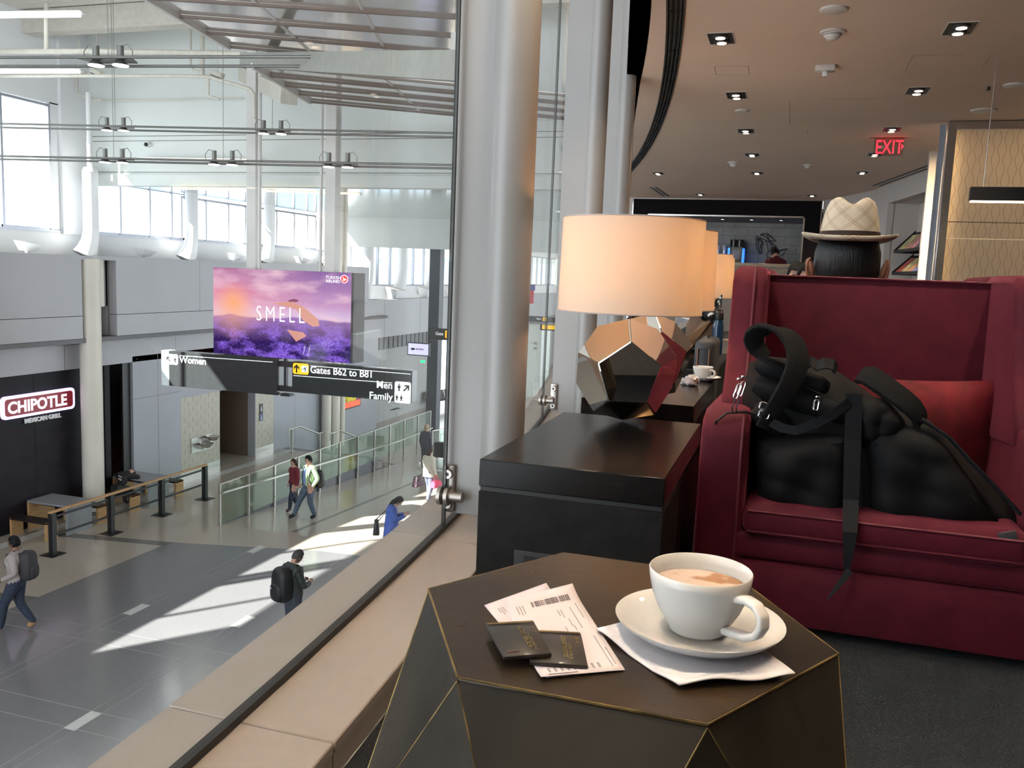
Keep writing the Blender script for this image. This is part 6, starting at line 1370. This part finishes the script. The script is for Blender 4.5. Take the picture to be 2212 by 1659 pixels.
def daypack(add_to, T, c, label, m_, s=1.0, detail=None):
    """small backpack worn on a back, in the wearer's space"""
    t = thing('backpack', label, 'backpack', T @ Vector(c))
    def B(mb, nm, mm, bevel=.03): mb.v = [tuple(T @ Vector(v)) for v in mb.v]; return mb.build(nm, mm, t, bevel=bevel, seg=3)
    x, y, z = c
    B(sball((x, y-.08*s, z-.02*s), .17*s, .13*s, .27*s), 'body', m_, 0).data.shade_smooth(); B(sball((x, y-.17*s, z-.12*s), .13*s, .07*s, .14*s), 'front_pocket', m_, 0).data.shade_smooth()
    for q in (-.09, .09):
        mb = MB().ribbon([(x+q*s,y+.0,z+.20*s),(x+q*s,y+.10,z+.27*s),(x+q*s,y+.235,z+.20*s),(x+q*1.2*s,y+.25,z),(x+q*1.4*s,y+.16,z-.18*s),(x+q*1.3*s,y,z-.22*s)], (1,0,0), .05, .012); mb.v = [tuple(T @ Vector(v)) for v in mb.v]; mb.build('shoulder_strap', m_, t)
    if detail:
        B(MB().box(x-.05, x+.0, y-.285*s, y-.27*s, z-.05, z-.02), 'badge', detail, .002)
    return t
jeans = mat('blue_jeans', (.075,.105,.15), .8, var=.3, scale=14); djeans = mat('dark_jeans', (.018,.026,.05), .8, var=.2, scale=14)
# man walking out at the left edge
q = at(40, 1362, z=ZC)
t, T, nd, ad = person('man in a grey sweater and jeans walking out at the left edge', (q.x, q.y, ZC), (-.93,-.36), {'hip_l': (-.085,0,.90), 'kne_l': (-.09,.20,.52), 'ank_l': (-.09,.26,.10), 'toe_l': (-.10,.40,.045), 'kne_r': (.09,.02,.49), 'ank_r': (.09,-.24,.13), 'toe_r': (.10,-.12,.045), 'elb_l': (-.24,-.10,1.15), 'wri_l': (-.22,.14,1.02), 'palm_l': (-.20,.20,1.01), 'elb_r': (.24,-.08,1.14), 'wri_r': (.22,.06,.93), 'palm_r': (.21,.10,.88)},
    {'torso': mat('grey_beige_sweater', (.30,.26,.25), .9), 'arm': mat('grey_beige_sweater', (.30,.26,.25)), 'leg': djeans, 'foot': mat('tan_suede_shoe', (.36,.20,.09), .8)}, 1.02, skin=M_skin2)
daypack(t, T, (0,-.12,1.24), 'dark backpack worn by the man at the left edge', mat('dark_pack', (.025,.022,.026), .7))
# man with the black backpack, seen from behind
q = at(633, 1190, z=ZC+1.78)
t, T, nd, ad = person('grey haired man in a dark jacket looking down, seen from behind', (q.x, q.y, ZC), (.40,.91), {'skull': (0,.08,1.575), 'neck': (0,.02,1.49), 'elb_l': (-.235,.05,1.13), 'wri_l': (-.12,.25,1.12), 'palm_l': (-.08,.31,1.13), 'elb_r': (.245,.05,1.13), 'wri_r': (.13,.25,1.12), 'palm_r': (.09,.31,1.13)},
    {'torso': mat('dark_olive_jacket', (.020,.026,.022), .6, bump=.3, bscale=25), 'arm': MATS['dark_olive_jacket'], 'leg': djeans}, 1.03, hairm=M_greyh)
daypack(t, T, (0,-.12,1.20), 'bulging black backpack on the grey haired man', mat('black_pack', (.010,.010,.012), .55, bump=.4, bscale=12), 1.15, M_white)
# man in the pale green jacket
q = at(668, 1120, z=fz(20.4))
t, T, nd, ad = person('man in a pale green jacket and jeans striding towards the viewer', (q.x, q.y, fz(q.y)), (-.52,-.85), {'kne_r': (.10,.24,.53), 'ank_r': (.10,.40,.14), 'toe_r': (.12,.54,.10), 'kne_l': (-.09,.03,.49), 'ank_l': (-.09,-.12,.10), 'toe_l': (-.10,.02,.045), 'skull': (0,.03,1.60), 'elb_l': (-.27,-.10,1.15), 'wri_l': (-.26,.05,.96), 'palm_l': (-.24,.08,.91), 'elb_r': (.25,-.02,1.13), 'wri_r': (.25,.12,.93), 'palm_r': (.24,.15,.88)},
    {'torso': mat('pale_green_jacket', (.46,.62,.36), .6, bump=.4, bscale=18), 'arm': MATS['pale_green_jacket'], 'leg': jeans}, 1.02)
ad(MB().slab([(-.055,.125,1.40),(.055,.125,1.40),(.085,.135,1.20),(.07,.128,.97),(-.07,.128,.97),(-.085,.135,1.20)], (0,.02,0)), 'open_shirt', mat('light_blue_shirt', (.26,.36,.62), .8), None)
for s in (-1, 1): ad(MB().slab([(s*.055,.115,1.46),(s*.10,.10,1.44),(s*.145,.14,1.22),(s*.12,.135,.95),(s*.075,.14,.95),(s*.09,.15,1.2)], (0,.018,0)), 'jacket_front', mat('navy_lining', (.03,.045,.09), .8) if s > 0 else MATS['pale_green_jacket'], None)
daypack(t, T, (-.10,-.13,1.12), 'black bag slung behind the pale green jacket', M_black, .95)
# girl in dark red beside him
q = at(651, 1108, z=fz(21.2))
person('girl in a dark red sweater walking beside the green jacket man', (q.x-.30, q.y+.10, fz(q.y)), (-.52,-.85), {'kne_l': (-.09,.16,.52), 'ank_l': (-.09,.20,.10), 'toe_l': (-.10,.34,.05), 'ank_r': (.09,-.2,.12), 'toe_r': (.1,-.06,.045)}, {'torso': mat('dark_red_sweater', (.16,.018,.03), .9), 'arm': MATS['dark_red_sweater'], 'leg': djeans, 'foot': mat('brown_boot', (.07,.035,.03), .7)}, .86, 'long', hairm=M_brownh)
# woman in the blue coat
hb = at(847, 1075, z=fz(19.5)+1.62); zb_ = fz(hb.y)
t, T, nd, ad = person('woman in a bright blue coat bent over her phone', (hb.x, hb.y, zb_), (.90,.42), {'skull': (0,.13,1.54), 'neck': (0,.05,1.47), 'elb_l': (-.20,.10,1.14), 'wri_l': (-.10,.30,1.22), 'palm_l': (-.07,.36,1.25), 'elb_r': (.20,.10,1.14), 'wri_r': (.10,.30,1.22), 'palm_r': (.07,.36,1.25)}, {'torso': mat('blue_coat', (.055,.12,.46), .75, bump=.3, bscale=14), 'arm': MATS['blue_coat'], 'leg': M_black}, .97, 'long')
mb = MB(); mb.lathe([(.17,1.38),(.205,1.15),(.235,.9),(.27,.62),(.25,.62),(.20,.95)], (0,0,0), n=24); mb.v = [(v[0], v[1]*.75, v[2]) for v in mb.v]; ad(mb, 'coat_skirt', MATS['blue_coat'])
ph = thing('phone', 'phone held by the woman in the blue coat', 'phone', T @ Vector((0,.40,1.28))); mb = MB().obox((0,.40,1.29), .075, .01, .15, Matrix.Rotation(-.9, 3, 'X')); mb.v = [tuple(T @ Vector(v)) for v in mb.v]; mb.build('case', mat('gold_case', (.45,.30,.14), .4), ph, bevel=.003)
def handbag(T, c, w, d, h, label, m_, strap=None, name='bag', top=None):
    t = thing(name, label, 'bag', T @ Vector(c)); x, y, z = c
    mb = MB().add([(x-w/2,y-d/2,z),(x+w/2,y-d/2,z),(x+w/2,y+d/2,z),(x-w/2,y+d/2,z),(x-w*.38,y-d*.3,z+h),(x+w*.38,y-d*.3,z+h),(x+w*.38,y+d*.3,z+h),(x-w*.38,y+d*.3,z+h)], [(0,3,2,1),(4,5,6,7),(0,1,5,4),(1,2,6,5),(2,3,7,6),(3,0,4,7)])
    mb.v = [tuple(T @ Vector(v)) for v in mb.v]; mb.build('body', m_, t, bevel=.02, seg=2)
    if strap:
        mb = MB().tube([(x,y-d*.3,z+h*.95), strap, (x,y+d*.3,z+h*.95)] if len(strap) == 3 else strap, .012, n=6); mb.v = [tuple(T @ Vector(v)) for v in mb.v]; mb.build('strap', m_ if top is None else top, t)
    return t
M_bagb = mat('black_leather_bag', (.02,.022,.022), .4, bump=.2)
handbag(T, (-.10,-.36,.72), .30, .16, .34, 'black handbag hanging from the blue coat shoulder', M_bagb, (-.20,0,1.42))
# woman in the cream hoodie with bags
hw = at(928, 967, z=fz(23.5)+1.66); zw = fz(hw.y)
t, T, nd, ad = person('woman in a cream hooded jacket carrying bags, seen from behind', (hw.x, hw.y, zw), (.30,.95), {'kne_l': (-.09,.12,.52), 'ank_l': (-.09,.12,.10), 'toe_l': (-.10,.26,.05), 'ank_r': (.09,-.14,.11), 'toe_r': (.1,0,.045)}, {'torso': mat('cream_fleece', (.60,.56,.47), .95, bump=.3, bscale=30), 'arm': MATS['cream_fleece'], 'leg': mat('faded_jeans', (.14,.15,.22), .85, var=.2)}, .98, 'long', hairm=M_brownh)
mb = MB(); mb.lathe([(.12,1.46),(.185,1.25),(.20,1.0),(.215,.82),(.19,.82)], (0,0,0), n=24); mb.v = [(v[0], v[1]*.75, v[2]) for v in mb.v]; ad(mb, 'jacket_body', MATS['cream_fleece']); ad(MB().ball((0,-.10,1.40), .12, .06, .10), 'hood', MATS['cream_fleece'])
handbag(T, (-.26,-.10,1.02), .16, .20, .26, 'black shoulder bag under the cream jacket arm', M_bagb, (-.16,0,1.46))
m, nt, b = nmat('floral_fabric'); n = nt.nodes; L = nt.links; tc_ = n.new('ShaderNodeTexCoord'); vo = n.new('ShaderNodeTexVoronoi'); vo.inputs['Scale'].default_value = 16; rp = n.new('ShaderNodeValToRGB'); rp.color_ramp.elements[0].color = (.42,.28,.34,1); rp.color_ramp.elements[1].position = .45; rp.color_ramp.elements[1].color = (.045,.015,.03,1); L.new(tc_.outputs['Object'], vo.inputs['Vector']); L.new(vo.outputs['Distance'], rp.inputs['Fac']); L.new(rp.outputs['Color'], b.inputs['Base Color'])
handbag(T, (-.42,-.02,.42), .2, .42, .34, 'purple floral tote bag in the left hand of the cream jacket woman', m, (-.26,.06,.86), top=M_bagb)
handbag(T, (.30,.02,.52), .2, .42, .20, 'bright pink bag in the right hand of the cream jacket woman', mat('hot_pink_fabric', (.85,.07,.16), .7, bump=.4, bscale=20), (.24,.06,.84))
# man with dark coat and red lining further off
hm_ = at(921, 918, z=ZL+1.75)
t, T, nd, ad = person('man in a dark coat with a red patch far along the ramp', (hm_.x, hm_.y, fz(hm_.y)), (.25,.97), None, {'torso': mat('navy_coat', (.03,.035,.055), .8), 'arm': MATS['navy_coat'], 'leg': djeans}, 1.0, hairm=mat('fair_hair', (.32,.24,.16), .6))
ad(MB().box(-.06, .06, -.135, -.115, .98, 1.30), 'red_panel', mat('red_panel', (.40,.015,.03), .8), None)
# traveller with a black case behind the joint
q = at(955, 990, z=fz(26.0)); t = thing('suitcase', 'black trolley case by the glass joint', 'suitcase', q)
MB().box(q.x-.3, q.x+.3, q.y-.18, q.y+.18, q.z+.05, q.z+.62).build('shell', M_black, t, bevel=.04, seg=3)
for a in (-.24, .24): MB().cyl((q.x+a, q.y-.12, q.z+.045), (q.x+a, q.y+.12, q.z+.045), .045, n=12).build('wheel', M_dark, t)
MB().tube([(q.x-.1,q.y,q.z+.62),(q.x-.1,q.y,q.z+.95),(q.x+.1,q.y,q.z+.95),(q.x+.1,q.y,q.z+.62)], .012, n=6).build('pull_handle', M_rails, t)
# person slumped over the second table
t, T, nd, ad = person('person in a dark printed hoodie resting head on the grey table', (-17.25, 19.05, ZC), (0.05,1), {'pelvis': (0,0,.52), 'waist': (0,.06,.66), 'chest': (0,.20,.82), 'upper': (0,.32,.90), 'neck': (0,.41,.92), 'skull': (0,.50,.90), 'sho_l': (-.17,.30,.88), 'sho_r': (.17,.30,.88), 'elb_l': (-.27,.52,.80), 'elb_r': (.27,.52,.80), 'wri_l': (-.08,.62,.80), 'wri_r': (.08,.66,.80), 'palm_l': (-.02,.64,.80), 'palm_r': (.02,.68,.80), 'hip_l': (-.09,.02,.52), 'hip_r': (.09,.02,.52), 'kne_l': (-.1,.40,.50), 'kne_r': (.1,.40,.50), 'ank_l': (-.1,.38,.10), 'ank_r': (.1,.38,.10), 'toe_l': (-.1,.52,.045), 'toe_r': (.1,.52,.045)},
    {'torso': mat('black_hoodie', (.018,.018,.022), .9), 'arm': MATS['black_hoodie'], 'leg': mat('grey_green_trousers', (.05,.058,.055), .9)}, 1.0)
for k, (x, z) in enumerate(((-.05,.86),(.03,.84),(-.02,.79),(.05,.77))): ad(MB().ball((x, .12+.10*(z-.7)/.2-.06, z+.02), .045, .02, .03, n=10, m=6), 'back_print', mat('pale_print', (.38,.34,.33), .9))

# ================================================================ LOUNGE PEOPLE
# man in the straw hat, seated with his back to the viewer
hx = at(1834, 540, y=3.98).x; HZ = 1.10
t, T, nd, ad = person('man with black hair sitting behind the red armchair, seen from behind', (hx, 4.05, 0), (0,1), {'pelvis': (0,0,.50), 'waist': (0,-.02,.62), 'chest': (0,-.03,.77), 'upper': (0,-.03,.88), 'neck': (0,-.01,.96), 'skull': (0,.02,1.03), 'sho_l': (-.18,-.02,.87), 'sho_r': (.18,-.02,.87), 'elb_l': (-.24,.08,.66), 'elb_r': (.24,.08,.66), 'wri_l': (-.20,.30,.62), 'wri_r': (.20,.30,.62), 'palm_l': (-.18,.36,.62), 'palm_r': (.18,.36,.62), 'hip_l': (-.09,.04,.49), 'hip_r': (.09,.04,.49), 'kne_l': (-.12,.46,.47), 'kne_r': (.12,.46,.47), 'ank_l': (-.12,.48,.10), 'ank_r': (.12,.48,.10), 'toe_l': (-.12,.62,.045), 'toe_r': (.12,.62,.045)},
    {'torso': mat('grey_shirt', (.10,.10,.12), .9), 'arm': MATS['grey_shirt'], 'leg': djeans}, 1.0, skin=M_skin3)
hcw = Vector((hx, 4.065, 1.085))
mb = MB(); mb.lathe([(.02,-.165),(.085,-.155),(.108,-.12),(.128,-.06),(.136,.0),(.135,.06),(.118,.12),(.07,.16),(0,.17)], hcw, n=36); mb.v = [(v[0], v[1]-.01, v[2]) for v in mb.v]
mb.build('hair', mat('combed_black_hair', (.008,.009,.012), .38, var=.5, scale=160, stretch=(1,1,.08), bump=.5, bscale=220), t, smooth=80)
for s in (-1, 1):
    e_ = MB(); e_.ball((hx+s*.150, 4.03, 1.075), .015, .028, .044, n=14, m=10, rot=Matrix.Rotation(s*.30, 3, 'Y') @ Matrix.Rotation(-s*.35, 3, 'Z')); e_.build('ear', M_skin3, t, smooth=70)
    MB().tube([(hx+s*(.150+.014*math.cos(a)), 4.012, 1.078+.040*math.sin(a)) for a in [i_*PI/6-PI/2 for i_ in range(7)]], .006, n=6).build('ear_rim', M_skin3, t, smooth=60)
MB().lathe([(.085,-.15),(.075,0.0)], (hx, 4.05, .98), n=20).build('nape', M_skin3, t, smooth=60)
# straw hat
m, nt, b = nmat('woven_straw'); n = nt.nodes; L = nt.links; tc_ = n.new('ShaderNodeTexCoord'); sp = n.new('ShaderNodeSeparateXYZ'); L.new(tc_.outputs['Object'], sp.inputs[0])
th_ = mth('ARCTAN2', mth('SUBTRACT', sp.outputs['Y'], 4.05), mth('SUBTRACT', sp.outputs['X'], hx)); a1 = mth('ADD', mth('MULTIPLY', th_, 2.6), mth('MULTIPLY', sp.outputs['Z'], 26)); a2 = mth('SUBTRACT', mth('MULTIPLY', th_, 2.6), mth('MULTIPLY', sp.outputs['Z'], 26))
def band(a): return mth('LESS_THAN', mth('ABSOLUTE', mth('SUBTRACT', mth('FRACT', mth('MULTIPLY', a, .5)), .5)), .15)
def fine(a): return mth('LESS_THAN', mth('ABSOLUTE', mth('SUBTRACT', mth('FRACT', mth('MULTIPLY', a, 6.2)), .5)), .20)
def dash(a): return mth('LESS_THAN', mth('FRACT', mth('MULTIPLY', a, 3.0)), .62)
hole = mth('MAXIMUM', mth('MULTIPLY', mth('MULTIPLY', band(a1), fine(a1)), dash(a2)), mth('MULTIPLY', mth('MULTIPLY', band(a2), fine(a2)), dash(a1)))
nz = n.new('ShaderNodeTexNoise'); nz.inputs['Scale'].default_value = 260; L.new(tc_.outputs['Object'], nz.inputs['Vector'])
rp = n.new('ShaderNodeValToRGB'); rp.color_ramp.elements[0].color = (.62,.54,.41,1); rp.color_ramp.elements[1].color = (.82,.75,.63,1); L.new(nz.outputs['Fac'], rp.inputs['Fac'])
mc_ = n.new('ShaderNodeMix'); mc_.data_type = 'RGBA'; L.new(hole, mc_.inputs['Factor']); L.new(rp.outputs['Color'], mc_.inputs['A']); mc_.inputs['B'].default_value = (.36,.24,.13,1); L.new(mc_.outputs['Result'], b.inputs['Base Color']); b.inputs['Roughness'].default_value = .8
bp = n.new('ShaderNodeBump'); bp.inputs['Strength'].default_value = .4; bp.inputs['Distance'].default_value = .002; L.new(nz.outputs['Fac'], bp.inputs['Height']); L.new(bp.outputs['Normal'], b.inputs['Normal'])
HB = 1.205
t = thing('straw_hat', 'cream woven straw hat with a dark brown band', 'hat', (hx, 4.05, HB))
mb = MB(); N_ = 48; prof = [(1.0,0.0),(.99,.03),(.955,.065),(.90,.10),(.83,.132),(.74,.155),(.58,.166),(.36,.162),(.15,.152),(.0,.148)]
vs = []
for r_, z_ in prof:
    for k in range(N_):
        a = 2*PI*k/N_; x, y = .121*r_*math.cos(a), .140*r_*math.sin(a)
        dent = -.026*math.exp(-(x/.030)**2)*max(0, min(1, (z_-.10)/.05)); pin = 1-.05*max(0, (z_-.07)/.1)*(1 if y > 0 else 0)
        lift = .006*max(0, min(1, (z_-.10)/.05))*math.exp(-((abs(x)-.055)/.03)**2)
        vs.append((hx+x*pin, 4.05+y, HB+z_+dent+lift))
mb.add(vs, [(j*N_+k, j*N_+(k+1) % N_, (j+1)*N_+(k+1) % N_, (j+1)*N_+k) for j in range(len(prof)-1) for k in range(N_)]); mb.build('crown', m, t, smooth=80)
mb = MB(); vs = []; br = [(.98,.0),(1.15,-.012),(1.35,-.018),(1.52,-.012),(1.60,.0)]
for j, (r_, z_) in enumerate(br):
    for k in range(N_):
        a = 2*PI*k/N_; x, y = .123*r_*math.cos(a), .140*r_*math.sin(a); up = .022*(r_-.98)/.62*(abs(math.cos(a))**3) - .006*(r_-.98)/.62*max(0, math.sin(a)); vs.append((hx+x, 4.05+y, HB+z_+up))
mb.add(vs, [(j*N_+k, j*N_+(k+1) % N_, (j+1)*N_+(k+1) % N_, (j+1)*N_+k) for j in range(len(br)-1) for k in range(N_)]); o = mb.build('brim', m, t, smooth=80); sm = o.modifiers.new('thickness', 'SOLIDIFY'); sm.thickness = .005
mb = MB(); mb.add([(hx+.1235*math.cos(2*PI*k/N_)*q, 4.05+.142*math.sin(2*PI*k/N_)*q, HB+z_) for z_, q in ((.002,1.0),(.028,.998)) for k in range(N_)], [(k, (k+1) % N_, N_+(k+1) % N_, N_+k) for k in range(N_)]); mb.build('hat_band', mat('dark_brown_ribbon', (.035,.018,.016), .7), t, smooth=80)
# bartender and two guests at the bar
bx_ = at(1676, 560, y=19.9).x; hgt = at(1676, 530, y=19.9).z
person('bartender in a maroon shirt behind the bar, turned away', (bx_, 19.9, 0), (-.45,.89), {'skull': (0,.06,1.58)}, {'torso': mat('maroon_shirt', (.11,.008,.016), .8), 'arm': MATS['maroon_shirt'], 'leg': M_black}, hgt/1.755)
for k, (px, py, y, lb) in enumerate(((1721, 567, 9.0, 'dark haired guest whose crown shows above the red chair'), (1746, 566, 7.5, 'guest half hidden beside the ear of the hat man'))):
    g = at(px, py, y=y); s_ = g.z/1.215
    person(lb, (g.x, y, 0), (0.1,-1), {'pelvis': (0,0,.46), 'waist': (0,-.02,.60), 'chest': (0,-.03,.77), 'upper': (0,-.03,.88), 'neck': (0,-.01,.97), 'skull': (0,.02,1.06), 'sho_l': (-.18,-.02,.87), 'sho_r': (.18,-.02,.87), 'elb_l': (-.24,.08,.66), 'elb_r': (.24,.08,.66), 'wri_l': (-.20,.30,.62), 'wri_r': (.20,.30,.62), 'palm_l': (-.18,.36,.62), 'palm_r': (.18,.36,.62), 'hip_l': (-.09,.04,.46), 'hip_r': (.09,.04,.46), 'kne_l': (-.12,.46,.47), 'kne_r': (.12,.46,.47), 'ank_l': (-.12,.48,.10), 'ank_r': (.12,.48,.10), 'toe_l': (-.12,.62,.045), 'toe_r': (.12,.62,.045)}, {'torso': M_dark, 'arm': M_dark, 'leg': M_black}, s_)
    cx_ = g.x; t = thing('stool', ('padded stool under the dark haired guest','padded stool under the half hidden guest')[k], 'stool', (cx_, y, 0))
    MB().cyl((cx_,y,.33*s_),(cx_,y,.37*s_),.2,n=20).build('seat', M_dark, t, bevel=.01); MB().cyl((cx_,y,.02),(cx_,y,.33*s_),.03,n=12).build('pedestal', M_chrome, t); MB().cyl((cx_,y,0),(cx_,y,.02),.18,n=20).build('foot', M_chrome, t)
